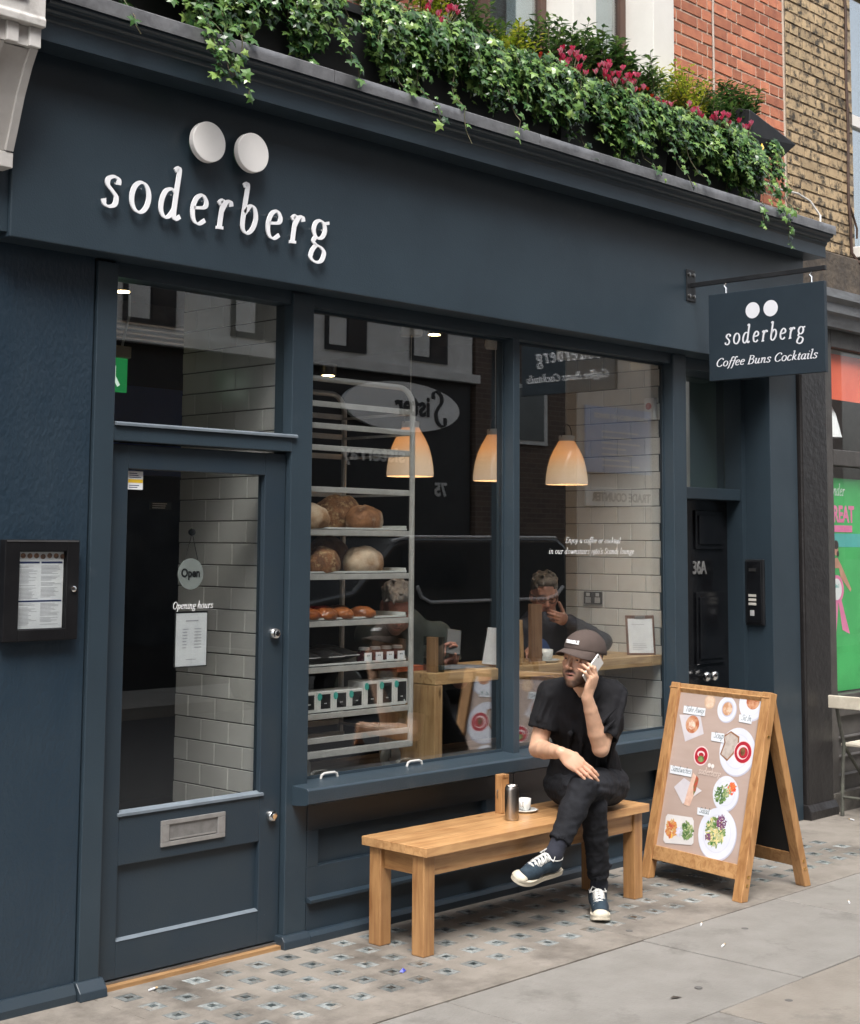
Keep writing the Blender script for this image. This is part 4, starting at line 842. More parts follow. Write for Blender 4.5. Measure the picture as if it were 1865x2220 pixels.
def cup(label, x, y, z, r=.04, h=.055, saucer=.075, rz=0, group=None):
    t = thing('coffee_cup', label, 'cup', (x, y, z), (0, 0, rz), group=group)
    MB().lathe([(saucer * .45, 0), (saucer * .9, .006), (saucer, .012), (saucer * .96, .013), (saucer * .5, .008), (.001, .008)], n=28).build('saucer', CHINA, t, smooth='all', local=True)
    c = MB().lathe([(r * .62, .0095), (r * .72, .012), (r * .95, .03), (r, .0095 + h), (r * .93, .0095 + h), (r * .86, .03), (r * .6, .016), (.001, .015)], n=28).build('cup', CHINA, t, smooth='all', local=True)
    MB().tube([(r * .93, 0, .05), (r * 1.45, 0, .05), (r * 1.5, 0, .032), (r * .9, 0, .022)], .0045, 8).build('handle', CHINA, c, smooth='all', local=True)
    MB().lathe([(r * .90, .0095 + h * .86), (.001, .0095 + h * .86)], n=24, caps=False).build('coffee', pm('coffee_liquid', (.06, .03, .015), .2, (.08, .04, .02), 30), t, local=True)
    return t
c1 = cup('white coffee cup with a black dot on the window bar', 3.47, .22, 1.081, .048, .055, .085, R(200)); MB().lathe([(.013, -.0475), (.013, -.0495)], (-.012, 0, .04), 'y', 16).xform(Matrix.Rotation(R(100), 4, 'Z')).build('printed_dot', BLACK, c1, local=True)
CB = thing('clipboard_menu', 'brown clipboard with white menu leaning at the right end of the bar', 'clipboard', (4.28, .17, 1.081), (0, 0, R(-38)))
Mt = Matrix.Rotation(R(-10), 4, 'X')
MB().box(-.085, .085, 0, .004, 0, .225).xform(Mt).build('board', wood('clip_board', (.16, .07, .04), (.10, .045, .025), 'z', .5), CB, bevel=.002, local=True)
MB().box(-.072, .072, -.0018, -.0012, .01, .205).xform(Mt).build('paper', PAPER, CB, local=True); MB().box(-.03, .03, -.006, -.002, .205, .222).xform(Mt).build('clip', STEEL, CB, local=True)
mb = MB(); [mb.box(-.05, .05 * random.uniform(.2, 1), -.0024, -.002, z, z + .003) for z in (.03, .04, .05, .06, .17)]; mb.xform(Mt).build('printed_lines', GREYT, CB, local=True)
MB().box(-.03, .03, .05, .054, 0, .02).build('prop', STEEL, CB, local=True)
dm = thing('folded_cloth', 'folded grey cloth on the left end of the bar', 'cloth', (2.85, .25, 1.081)); b_ = MB(); b_.add([(2.62 + i * .05, .17 + j * .05, 1.083 + .014 * abs(mnoise.noise((i * .5, j * .6, 3)))) for i in range(8) for j in range(5)], [(i * 5 + j, (i + 1) * 5 + j, (i + 1) * 5 + j + 1, i * 5 + j + 1) for i in range(7) for j in range(4)]); b_.build('cloth', pm('cloth_grey', (.16, .17, .19), .9, (.12, .13, .14), 20), dm, smooth='all')
ob = thing('orange_tray', 'small orange tray at the bar end behind the rack', 'tray', (2.56, .36, 1.081)); MB().box(2.40, 2.66, .26, .44, 1.081, 1.098).box(2.40, 2.66, .26, .27, 1.098, 1.106).box(2.40, 2.66, .43, .44, 1.098, 1.106).build('tray', pm('tray_orange', (.45, .11, .04), .4, (.4, .09, .03), 8), ob, bevel=.003)

# pendant lamps
SHADE = bpy.data.materials.new('opal_shade'); SHADE.use_nodes = True; N_ = SHADE.node_tree.nodes; L_ = SHADE.node_tree.links; b_ = N_['Principled BSDF']
tc = N_.new('ShaderNodeTexCoord'); sx_ = N_.new('ShaderNodeSeparateXYZ'); L_.new(tc.outputs['Object'], sx_.inputs[0])
mr = N_.new('ShaderNodeMapRange'); mr.inputs['From Min'].default_value = 0; mr.inputs['From Max'].default_value = .25; L_.new(sx_.outputs['Z'], mr.inputs['Value'])
cr = N_.new('ShaderNodeValToRGB'); L_.new(mr.outputs[0], cr.inputs[0]); e = cr.color_ramp.elements; e[0].position = .0; e[0].color = (.60, .42, .28, 1); e[1].position = 1; e[1].color = (.70, .26, .08, 1)
q = e.new(.35); q.color = (.72, .44, .23, 1); q = e.new(.68); q.color = (1.0, .40, .11, 1)
L_.new(cr.outputs[0], b_.inputs['Emission Color']); b_.inputs['Emission Strength'].default_value = .30
b_.inputs['Base Color'].default_value = (.60, .53, .45, 1); b_.inputs['Roughness'].default_value = .12; b_.inputs['Coat Weight'].default_value = .4
for x, lab in ((2.62, 'glowing opal pendant lamp behind the bread rack, leftmost of three'), (3.275, 'glowing opal pendant lamp half behind the window mullion, middle of three'), (3.89, 'glowing opal pendant lamp in the right-hand pane, rightmost of three')):
    t = thing('pendant_lamp', lab, 'pendant lamp', (x, .40, 2.043), group='pendant lamps over the window bar')
    MB().lathe([(.119, .0), (.121, .012), (.118, .05), (.110, .10), (.096, .15), (.076, .195), (.058, .225), (.048, .245), (.042, .25)], n=36, caps=False).build('shade', SHADE, t, smooth='all', local=True)
    MB().lathe([(.045, .246), (.046, .275), (.042, .28), (.01, .282)], n=24).build('cap', CHINA, t, smooth=True, local=True)
    MB().tube([(-.044, 0, .268)] + [(-.044 * math.cos(math.pi * k / 10), 0, .29 + .055 * math.sin(math.pi * k / 10)) for k in range(11)] + [(.044, 0, .268)], .003, 6).build('handle', BLACK, t, local=True)
    MB().tube([(0, 0, .28), (0, 0, .72)], .003, 6).build('cord', pm('cord_grey', (.5, .48, .45), .6, (.45, .43, .4), 6), t, local=True)
    MB().lathe([(.055, .72), (.06, .735), (.055, .78), (.05, .79)], n=24).build('ceiling_rose', CHINA, t, smooth=True, local=True)
    MB().lathe([(.0, .09), (.02, .10), (.026, .13), (.018, .165), (.012, .2)], n=14, caps=False).build('bulb', pm('bulb_glow', (1, .8, .5), .5, (1, .8, .5), 1, emit=(1, .62, .28), estr=15), t, smooth='all', local=True)
# ceiling downlights
for i, (x, y, z, lab) in enumerate(((1.403, 1.2, 2.93, 'small glowing ceiling spot seen through the transom over the door'), (3.42, 1.0, 2.91, 'small glowing ceiling spot between the lamp cords'), (2.593, 1.0, 2.60, 'small glowing ceiling spot above the rack'))):
    t = thing('ceiling_spot', lab, 'spotlight', (x, y, z)); MB().lathe([(.045, 0), (.045, .06)], n=16).build('housing', STEEL, t, smooth=True, local=True); MB().lathe([(.034, -.003), (.001, -.003)], n=16, caps=False).build('lens', pm('spot_glow', (1, .85, .5), .5, (1, .8, .5), 1, emit=(1, .72, .34), estr=14), t, local=True)
# extract duct, pipes and exit sign over the entrance
DU = thing('ventilation_duct', 'grey rectangular ventilation duct under the ceiling behind the transom', 'duct', (1.6, 1.9, 2.7)); box('duct', pm('galvanised', (.20, .21, .22), .45, (.14, .15, .16), 8, metal=.6), DU, .2, 3.2, 1.9, 2.3, 2.885, 3.02)
for k in range(4): MB().tube([(.2, 1.70, 2.87 - k * .028), (3.0, 1.70, 2.87 - k * .028)], .009, 8).build('pipe', STEEL, DU)
EX = thing('exit_sign', 'green illuminated running-man exit sign hanging in the entrance', 'exit sign', (1.16, .90, 2.46))
box('sign_panel', pm('exit_green', (.015, .22, .06), .4, (.012, .18, .05), 5, emit=(.02, .30, .08), estr=.25), EX, 1.02, 1.234, .900, .910, 2.396, 2.556); box('lamp_case', pm('exit_case', (.42, .33, .24), .5, (.38, .3, .2), 6), EX, 1.01, 1.245, .885, .925, 2.558, 2.612, .004); MB().tube([(1.205, .905, 2.612), (1.22, .905, 2.68), (1.24, .905, 2.76), (1.24, .905, 2.86)], .006, 6).build('flex', CHINA, EX, smooth=True)
mb = MB(); disc(mb, 1.15, 2.535, .011, .011, .8992, 14); poly(mb, [(1.115, 2.415), (1.135, 2.415), (1.16, 2.45), (1.18, 2.42), (1.195, 2.43), (1.17, 2.47), (1.17, 2.518), (1.135, 2.518)], .8992); mb.box(1.05, 1.10, .8990, .8994, 2.415, 2.535); mb.build('pictogram', pm('exit_white', (.8, .85, .8), .4, (.75, .8, .75), 5, emit=(.8, 1, .85), estr=.35), EX)
BP = thing('blue_counter_panel', 'deep blue panel far inside behind the transom', 'panel', (2.0, 2.6, 2.0)); box('panel', pm('deep_blue', (.03, .08, .30), .4, (.025, .07, .26), 3), BP, 1.3, 3.4, 2.50, 2.55, 2.10, 2.63)
IN = thing('interior_notice', 'small framed notice on the dark wall behind the door', 'notice', (1.95, 1.6, 1.87)); box('frame', pm('notice_dark', (.03, .05, .045), .5, (.025, .04, .04), 9), IN, 1.885, 2.024, 1.60, 1.61, 1.874, 1.914); mb = MB(); [mb.box(1.90, 1.90 + random.uniform(.06, .1), 1.597, 1.5995, z, z + .005) for z in (1.88, 1.891, 1.902)]; mb.build('printed_lines', WHITE, IN)

# bakery rack
ALU = pm('rack_aluminium', (.56, .56, .54), .35, (.48, .48, .46), 14, metal=.25)
RK = thing('bakery_rack', 'aluminium bakery trolley rack with shelves behind the window', 'rack', (1.9, .35, .64))
X0, X1, Y0_, Y1_ = 1.63, 2.345, .115, .60
for y in (Y0_, Y1_):
    pts = [(X1, y, .76), (X1, y, 2.36)] + [(X1 - .09 * (1 - math.cos(R(a))), y, 2.36 + .09 * math.sin(R(a))) for a in range(15, 91, 15)] + [(X0, y, 2.45)]
    MB().tube(pts, .0135, 8).build('upright', ALU, RK, smooth=True)
    MB().tube([(X0, y, .76), (X0, y, 2.45)], .0135, 8).build('upright', ALU, RK)
for z in (2.335, 2.235, 2.135, 1.945, 1.75, 1.55, 1.34, 1.135, .93, .825):
    MB().box(X0, X1 - .017, Y0_ - .004, Y0_ + .006, z - .013, z + .013).build('front_rail', ALU, RK, bevel=.002)
    MB().box(X0, X1 - .017, Y1_ - .006, Y1_ + .004, z - .013, z + .013).build('back_rail', ALU, RK)
    MB().box(X1 - .02, X1 - .008, Y0_, Y1_, z - .014, z - .002).build('tray_runner', ALU, RK)
MB().box(X0, X1 + .01, Y0_ - .01, Y0_ + .02, .748, .778).box(X0, X1 + .01, Y1_ - .02, Y1_ + .01, .748, .778).build('base_bar', ALU, RK, bevel=.003)
for x in (2.27, 1.70):
    cw = MB().lathe([(.056, -.013), (.058, -.008), (.058, .008), (.056, .013)], (x, .17, .70), 'y', 28).build('caster', pm('caster_grey', (.42, .42, .39), .5, (.36, .36, .33), 9), RK, smooth=True); MB().lathe([(.03, -.0135), (.03, -.018)], (x, .17, .70), 'y', 20).build('hub', STEEL, cw); MB().box(x - .02, x + .02, .145, .155, .70, .75).build('fork', STEEL, cw)
TRAYM = pm('tray_pale', (.66, .68, .66), .4, (.60, .62, .60), 8)
for z, w in ((1.768, 'top loaf tray on the bakery rack'), (1.568, 'second loaf tray from the top on the rack'), (1.358, 'pale tray of pastries on the rack'), (1.153, 'tray of coffee packets and jars on the rack'), (.948, 'lowest tray with white boxes on the rack')):
    t = thing('baking_tray', 'shallow metal tray, ' + w, 'tray', (1.98, .36, z - .003)); MB().box(X0 + .02, X1 - .022, Y0_ + .012, Y1_ - .02, z - .003, z).box(X0 + .02, X1 - .022, Y0_ + .010, Y0_ + .014, z, z + .007).box(X0 + .02, X1 - .022, Y1_ - .024, Y1_ - .02, z, z + .02).box(X1 - .026, X1 - .022, Y0_ + .015, Y1_ - .025, z, z + .02).build('tray', TRAYM, t)
def bread(label, c, r, mats, seed, rz=0, score=1, cat='loaf'):
    bm = bmesh.new(); bmesh.ops.create_icosphere(bm, subdivisions=4, radius=1)
    for v in bm.verts:
        p = v.co.copy(); n_ = mnoise.noise(p * 1.7 + Vector((seed, 0, 0))) * .09 + mnoise.noise(p * 5 + Vector((seed, 3, 0))) * .03 + mnoise.noise(p * 13 + Vector((seed, 3, 5))) * .018
        f = 1 + n_
        if score and p.z > .2:
            g = abs(p.y + .25 * math.sin(p.x * 2 + seed)); f -= .10 * max(0, 1 - g / .12)
        v.co = Vector((p.x * r[0] * f, p.y * r[1] * f, max(p.z, -.55) * r[2] * f + r[2] * .55))
    me = bpy.data.meshes.new('crust'); bm.to_mesh(me); bm.free(); me.polygons.foreach_set('use_smooth', [True] * len(me.polygons)); me.materials.append(mats)
    t = thing('bread_loaf' if cat == 'loaf' else 'pastry', label, cat, c, (0, 0, rz), group='bread on the rack' if cat == 'loaf' else 'pastries on the rack')
    o = bpy.data.objects.new('crust', me); COL.objects.link(o); o.parent = t
CR1 = pm('crust_brown', (.28, .125, .05), .75, (.12, .05, .022), 12, .4, .65, .7, 60, space='obj', col3=(.52, .42, .30), scale3=7, lo3=.52, hi3=.66)
CR2 = pm('crust_seeded', (.30, .135, .055), .75, (.16, .07, .03), 30, .4, .6, .9, 110, space='obj', col3=(.45, .30, .15), scale3=40, lo3=.52, hi3=.6)
CR3 = pm('crust_floured', (.52, .40, .28), .8, (.34, .19, .09), 8, .42, .6, .6, 50, space='obj', col3=(.20, .10, .05), scale3=5, lo3=.56, hi3=.68)
bread('round floured loaf cut by the window post on the top tray', (1.745, .19, 1.768), (.105, .09, .078), CR3, 1.1)
bread('large seeded brown loaf at the back of the top tray', (2.09, .36, 1.768), (.135, .11, .11), CR2, 2.3, .3)
bread('long floured brown loaf at the front right of the top tray', (2.12, .21, 1.768), (.125, .085, .075), CR1, 3.7, .4)
bread('speckled round loaf at the left of the second tray', (1.83, .19, 1.568), (.095, .08, .078), CR2, 4.1)
bread('scored pale loaf at the front right of the second tray', (2.11, .205, 1.568), (.130, .085, .080), CR3, 5.2, .3)
bread('dark crusty loaf at the back of the second tray', (2.06, .40, 1.568), (.14, .10, .11), CR1, 6.6, .3)
PAS = pm('pastry_glazed', (.34, .11, .03), .3, (.18, .055, .02), 20, .4, .62, .5, 60, space='obj'); PAD = pm('pastry_dark', (.10, .035, .018), .35, (.06, .02, .012), 20, bump=.5, bscale=60, space='obj')
for i, (x, y, m, lab) in enumerate(((1.735, .17, PAS, 'glazed orange pastry leftmost on the pale tray'), (1.84, .165, PAS, 'glazed orange pastry second on the pale tray'), (1.94, .17, PAS, 'glazed orange pastry third on the pale tray'), (2.075, .175, PAS, 'glazed orange pastry alone at the right of the pale tray'), (1.80, .30, PAD, 'dark plaited bun at the back left of the pale tray'), (1.96, .31, PAD, 'dark plaited bun at the back middle of the pale tray'), (2.10, .36, PAD, 'dark plaited bun at the back right of the pale tray'))):
    bread(lab, (x, y, 1.358), (.066, .056, .034), m, 8 + i, i * .7, 1, 'pastry')
FOIL = pm('black_foil', (.012, .012, .014), .28, (.02, .02, .022), 9, bump=.5, bscale=22, space='obj')
def packet(label, x, y, w):
    t = thing('coffee_packet', label, 'packet', (x, y, 1.153), group='black coffee packets on the rack'); bm = bmesh.new(); bmesh.ops.create_grid(bm, x_segments=10, y_segments=8, size=1)
    me = bpy.data.meshes.new('pouch'); vs = []; 
    mb = MB(); n, m = 11, 9
    for s in (1, -1):
        vs = [((i / (n - 1) - .5) * w, (j / (m - 1) - .5) * .22, .035 + s * .032 * math.sin(math.pi * i / (n - 1)) ** .6 * math.sin(math.pi * j / (m - 1)) ** .6 + .004 * mnoise.noise((i, j, x * 9))) for i in range(n) for j in range(m)]
        mb.add(vs, [(i * m + j, (i + 1) * m + j, (i + 1) * m + j + 1, i * m + j + 1) for i in range(n - 1) for j in range(m - 1)])
    bm.free(); bpy.data.meshes.remove(me)
    pk = mb.build('pouch', FOIL, t, smooth='all', local=True); MB().box(-w * .35, w * .35, -.113, -.108, .033, .037).build('tin_tie', pm('tin_tie', (.5, .5, .5), .4, (.4, .4, .4), 9), t, local=True)
packet('black coffee packet lying leftmost beside the window post', 1.735, .25, .15); packet('black coffee packet lying left of the jars', 1.88, .24, .14); packet('black coffee packet half behind the jars', 2.0, .27, .14); packet('black coffee packet at the back of the jar tray', 2.1, .44, .15)
for i in range(4):
    x = 2.085 + i * .0725
    t = thing('jam_jar', ('leftmost', 'second from the left', 'third from the left', 'rightmost')[i] + ' of four dark jam jars with white labels on the rack', 'jar', (x, .165, 1.153), group='jam jars on the rack')
    MB().box(-.027, .027, -.027, .027, 0, .045).build('glass', pm('jam_dark', (.035, .006, .012), .15, (.05, .01, .02), 9), t, bevel=.006, local=True)
    MB().lathe([(.026, .046), (.022, .05), (.022, .054)], n=20).build('neck', MATS['jam_dark'], t, local=True); MB().lathe([(.026, .054), (.026, .066), (.024, .068)], n=20).build('lid', pm('lid_silver', (.5, .5, .5), .3, (.42, .42, .42), 9, metal=.8), t, smooth=True, local=True)
    lb = MB().box(-.023, .023, -.0285, -.0275, .003, .043).build('paper_label', PAPER, t, local=True); mb = MB(); disc(mb, -.005, .029, .0035, .0035, -.0288, 10); disc(mb, .005, .029, .0035, .0035, -.0288, 10); mb.build('printed_dots', BLACK, lb, local=True)
for i in range(7):
    x = 1.715 + i * .0975; h = .088 if i < 4 else .116
    t = thing('capsule_box', ('first', 'second', 'third', 'fourth', 'fifth', 'sixth', 'seventh')[i] + ' white box from the left on the lowest tray' + (', small size' if i < 4 else ', taller size'), 'box', (x, .19, .948), group='white coffee boxes on the rack')
    MB().box(-.047, .047, -.055, .055, 0, h).build('carton', pm('white_card', (.70, .70, .68), .5, (.65, .65, .63), 9), t, bevel=.003, local=True)
    wd = MB().box(-.022, .036, -.0565, -.0555, .012, h - .012).build('black_label', BLACK, t, bevel=.001, local=True); mb = MB(); disc(mb, .002, .035, .003, .003, -.0568, 8); disc(mb, .010, .035, .003, .003, -.0568, 8); mb.build('printed_dots', WHITE, wd, local=True)
    mb = MB(); disc(mb, -.030, h - .022, .014, .017, -.0572, 16); mb.build('teal_seal', pm('teal_seal', (.06, .42, .36), .5, (.05, .38, .32), 9), t, local=True)

# ================================================================== bench and what stands on it
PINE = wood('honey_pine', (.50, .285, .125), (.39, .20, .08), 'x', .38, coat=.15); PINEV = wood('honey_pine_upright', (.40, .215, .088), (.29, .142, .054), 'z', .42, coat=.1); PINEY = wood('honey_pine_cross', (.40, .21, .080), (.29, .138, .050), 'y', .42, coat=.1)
BN = thing('bench', 'honey-coloured pine bench along the shop window', 'bench', (2.55, -.36, 0))
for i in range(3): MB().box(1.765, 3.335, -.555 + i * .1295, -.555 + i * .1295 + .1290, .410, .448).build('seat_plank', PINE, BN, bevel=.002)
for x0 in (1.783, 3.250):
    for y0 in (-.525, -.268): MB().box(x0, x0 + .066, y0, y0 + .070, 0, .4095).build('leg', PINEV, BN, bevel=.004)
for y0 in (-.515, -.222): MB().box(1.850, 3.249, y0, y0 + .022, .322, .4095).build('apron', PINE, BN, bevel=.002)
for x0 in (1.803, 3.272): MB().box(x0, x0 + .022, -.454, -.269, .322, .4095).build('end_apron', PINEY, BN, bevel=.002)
WB = thing('table_number_block', 'upright pine block on the bench beside the flask', 'wooden block', (2.625, -.22, .448)); MB().box(-.028, .028, -.02, .02, 0, .178).build('block', PINEV, WB, bevel=.003, local=True); MB().box(-.018, .018, -.023, -.0205, .165, .178).build('top_slot', PINEV, WB, local=True)
MB().tube([(-.03, .0, .07), (-.036, 0, .085), (-.036, 0, .10), (-.03, 0, .11)], .002, 6).build('wire_hook', STEEL, WB, local=True)
FK = thing('steel_flask', 'brushed steel flask with open top standing on the bench', 'flask', (2.515, -.375, .448))
MB().lathe([(.028, 0), (.0315, .004), (.0325, .012), (.0325, .135), (.031, .146), (.027, .152), (.027, .157), (.024, .157), (.024, .14), (.001, .138)], n=32).build('body', pm('flask_steel', (.46, .43, .40), .28, (.40, .375, .35), 30, metal=1, stretch=(1, 1, 40), space='obj'), FK, smooth='all', local=True)
MB().lathe([(.0272, .148), (.0282, .150), (.0272, .153)], n=32, caps=False).build('rim', CHROME, FK, smooth='all', local=True)
ec = cup('white espresso cup and saucer on the bench beside the sitting man', 2.725, -.275, .448, .03, .052, .062, R(200))
MB().tube([(.02, -.045, .013), (.05, -.03, .016), (.062, -.024, .018)], [.005, .003, .002], 8).build('spoon', pm('dark_spoon', (.05, .04, .035), .3, (.04, .03, .03), 9), ec, smooth='all', local=True)

# ================================================================== A-board
AB = thing('a_board', 'pine-framed A-board with food poster on the pavement', 'A-board', (3.69, -.235, 0))
Wv = Vector((-.13, -.665, 0)).normalized(); Uv = Vector((.265, -.024, .98)).normalized(); Nv = Wv.cross(Uv).normalized()   # Nv points to the street side
if Nv.x > 0: Nv = -Nv
MA = Matrix(((Wv.x, Nv.x, Uv.x, 0), (Wv.y, Nv.y, Uv.y, 0), (Wv.z, Nv.z, Uv.z, 0), (0, 0, 0, 1)))   # local x=across, y=outward, z=up the board
AW, AH = .705, 1.015
def ab(mb, name, mat, par=None, **k): return mb.xform(MA).build(name, mat, par or AB, local=True, **k)
def leg_box(x0, x1, y0, y1, z1, cut):  # foot cut level with the ground
    return MB().add([(x0, y0, cut(y0)), (x1, y0, cut(y0)), (x1, y1, cut(y1)), (x0, y1, cut(y1)), (x0, y0, z1), (x1, y0, z1), (x1, y1, z1), (x0, y1, z1)], [(0, 3, 2, 1), (4, 5, 6, 7), (0, 1, 5, 4), (1, 2, 6, 5), (2, 3, 7, 6), (3, 0, 4, 7)])
cutf = lambda y: -y * Nv.z / Uv.z
ab(leg_box(0, .062, -.045, 0, AH, cutf), 'stile', PINEV, bevel=.004); ab(leg_box(AW - .062, AW, -.045, 0, AH, cutf), 'stile', PINEV, bevel=.004)
ab(MB().box(.0625, AW - .0625, -.036, -.004, .10, .172), 'bottom_rail', PINE, bevel=.003); ab(MB().box(.0625, AW - .0625, -.036, -.010, .985, AH - .001), 'top_rail', PINE, bevel=.003)
ab(MB().box(.0625, AW - .0625, -.030, -.022, .172, .985), 'backing_board', BLACK)
post = ab(MB().box(.0625, AW - .0625, -.0215, -.0195, .172, 1.0), 'poster', pm('poster_tabletop', (.45, .35, .31), .4, (.39, .295, .25), 2.2, .3, .7, stretch=(1, 1, 5), space='obj'))
screws = MB()
for z in (.085, .125, .80):
    m_ = MB().lathe([(.007, AW + .0005), (.007, AW + .003), (.004, AW + .004)], (0, -.022, z), 'x', 10); ab(m_, 'brass_screw', pm('brass', (.8, .55, .2), .3, (.7, .45, .15), 9, metal=1))
# back frame
Ub = Vector((-.285, .02, .975)).normalized(); Nb = Ub.cross(Wv).normalized()
if Nb.x < 0: Nb = -Nb
org = Vector((.59, -.01, 0)); org = Uv * (AH - .01) - Ub * ((AH - .01) * Uv.z / Ub.z) - Vector((-.035, 0, 0))
MBk = Matrix(((Wv.x, Nb.x, Ub.x, org.x), (Wv.y, Nb.y, Ub.y, org.y), (Wv.z, Nb.z, Ub.z, org.z), (0, 0, 0, 1)))
HB_ = (AH - .012) * Uv.z / Ub.z
def abk(mb, name, mat, **k): return mb.xform(MBk).build(name, mat, AB, local=True, **k)
cutb = lambda y: -y * Nb.z / Ub.z
abk(leg_box(0, .062, -.045, 0, HB_, cutb), 'stile', PINEV, bevel=.004); abk(leg_box(AW - .062, AW, -.045, 0, HB_, cutb), 'stile', PINEV, bevel=.004)
abk(MB().box(.0625, AW - .0625, -.036, -.006, .11, .18), 'bottom_rail', PINE, bevel=.003); abk(MB().box(.0625, AW - .0625, -.036, -.006, HB_ - .08, HB_ - .005), 'top_rail', PINE, bevel=.003)
abk(MB().box(.0625, AW - .0625, -.03, -.02, .18, HB_ - .08), 'chalk_panel', pm('chalkboard', (.008, .0085, .009), .6, (.013, .013, .014), 5))
for z in (.10, .14): abk(MB().lathe([(.007, AW + .0005), (.007, AW + .003), (.004, AW + .004)], (0, -.022, z), 'x', 10), 'brass_screw', MATS['brass'])
for x in (.03, AW - .03): ab(MB().lathe([(.016, -.012), (.016, .012)], (x, -.052, AH - .04), 'x', 12), 'hinge', pm('brass_dark', (.35, .24, .10), .35, (.3, .2, .08), 9, metal=1))
# poster print (thin flat layers)
def PU(u, v):
    t = (v - .172) / .845; ul = .011 + .051 * t; ur = .622 + .038 * t
    return .0625 + (u - ul) / (ur - ul) * (AW - .125), min(v, .999)
LAY = [0]
def prt(shape, col, name='print', **k):
    LAY[0] += 1; mb = MB(); y = -.0193 + LAY[0] * .00004
    if shape == 'e':
        u, v, rx, rz = k['c']; u, v = PU(u, v); mb.add([(min(u + rx * math.cos(2 * math.pi * i / 32), AW - .063), y, min(v + rz * math.sin(2 * math.pi * i / 32), .9995)) for i in range(32)], [tuple(range(32))])
    else:
        mb.add([(PU(a, b)[0], y, PU(a, b)[1]) for a, b in k['p']], [tuple(range(len(k['p'])))])
    c1, c2, sc = col
    nm = 'print_%02d%02d%02d_%d' % (int(c1[0] * 99), int(c1[1] * 99), int(c1[2] * 99), int(sc)); m = pm(nm, c1, .4, c2, sc, .42, .58, space='obj')
    return mb.xform(MA).build(name, m, post, local=True)
WP = ((.66, .68, .76), (.62, .64, .72), 8); WPD = ((.46, .47, .56), (.5, .5, .6), 8); BUN = ((.40, .11, .04), (.58, .33, .20), 26); NAP = ((.60, .57, .60), (.55, .52, .56), 6); SOUP = ((.42, .018, .04), (.38, .015, .03), 9); CRM = ((.75, .60, .60), (.7, .5, .5), 20); GRN = ((.05, .13, .03), (.22, .32, .12), 45); GRN2 = ((.10, .20, .04), (.50, .52, .30), 50)
def plate(u, v, r, name='printed_plate'): prt('e', WPD, name, c=(u + .004, v - .005, r * 1.02, r * 1.02)); prt('e', WP, name, c=(u, v, r, r)); prt('e', ((.60, .62, .71), (.56, .58, .67), 8), name, c=(u, v, r * .74, r * .74)); prt('e', WP, name, c=(u, v, r * .70, r * .70))
def blobs(u, v, r, n, s, cols):
    for ci, (c1, c2, sc) in enumerate(cols):
        LAY[0] += 1; mb = MB()
        for k in range(int(n * 3.2 / len(cols))):
            a = random.uniform(0, 6.28); q = r * math.sqrt(random.random()); x, z = PU(u + q * math.cos(a), v + q * math.sin(a)); th = random.uniform(0, 3.14); ra, rb = s * random.uniform(.5, 1.1), s * random.uniform(.18, .5); y = -.0193 + LAY[0] * .00004 + k * .0000015
            mb.add([(x + ra * math.cos(t) * math.cos(th) - rb * math.sin(t) * math.sin(th), y, z + ra * math.cos(t) * math.sin(th) + rb * math.sin(t) * math.cos(th)) for t in (0, .8, 1.6, 2.4, 3.14, 3.9, 4.7, 5.5)], [tuple(range(8))])
        c1 = tuple(min(1, q * random.uniform(.8, 1.3)) for q in c1); m = pm('print_blob_%d_%d' % (LAY[0], ci), c1, .4, c2, sc, .42, .58, space='obj'); o = mb.xform(MA).build('printed_food', m, post, local=True); o['kind'] = 'stuff'
prt('e', ((.60, .42, .30), (.5, .34, .24), 30), 'printed_cup', c=(.284, .935, .038, .038)); prt('e', ((.72, .55, .42), (.6, .42, .3), 30), 'printed_cup', c=(.284, .935, .03, .03))
plate(.411, .908, .064); prt('e', WPD, 'printed_cup', c=(.416, .91, .04, .04)); prt('e', ((.50, .26, .14), (.72, .55, .42), 18), 'printed_coffee', c=(.416, .91, .034, .034))
plate(.583, .955, .086); prt('e', BUN, 'printed_bun', c=(.589, .962, .044, .04))
prt('p', NAP, 'printed_napkin', p=[(.069, .849), (.226, .861), (.267, .768), (.136, .715)]); prt('e', BUN, 'printed_bun', c=(.175, .808, .048, .046)); prt('e', ((.75, .62, .52), (.5, .2, .1), 30), 'printed_icing', c=(.172, .805, .026, .024))
plate(.517, .706, .118); prt('p', ((.22, .10, .05), (.3, .15, .08), 20), 'printed_bread', p=[(.410, .771), (.46, .802), (.523, .780), (.526, .738), (.496, .690), (.455, .650), (.400, .679), (.414, .717), (.421, .742)]); prt('p', ((.40, .34, .30), (.50, .44, .40), 30), 'printed_bread', p=[(.418, .768), (.46, .793), (.514, .773), (.516, .74), (.489, .697), (.455, .661), (.410, .680), (.423, .717), (.431, .742)])
prt('e', CRM, 'printed_bowl', c=(.559, .706, .060, .057)); prt('e', SOUP, 'printed_soup', c=(.559, .706, .056, .053)); prt('e', CRM, 'printed_cream', c=(.557, .706, .038, .036)); prt('e', SOUP, 'printed_soup', c=(.562, .704, .031, .028)); prt('e', ((.10, .04, .02), (.2, .12, .05), 60), 'printed_garnish', c=(.558, .708, .016, .02))
prt('e', CRM, 'printed_bowl', c=(.267, .656, .052, .05)); prt('e', SOUP, 'printed_soup', c=(.267, .656, .045, .043)); prt('e', CRM, 'printed_cream', c=(.265, .665, .026, .016)); prt('e', SOUP, 'printed_soup', c=(.267, .660, .018, .012)); prt('e', GRN, 'printed_garnish', c=(.268, .640, .022, .016))
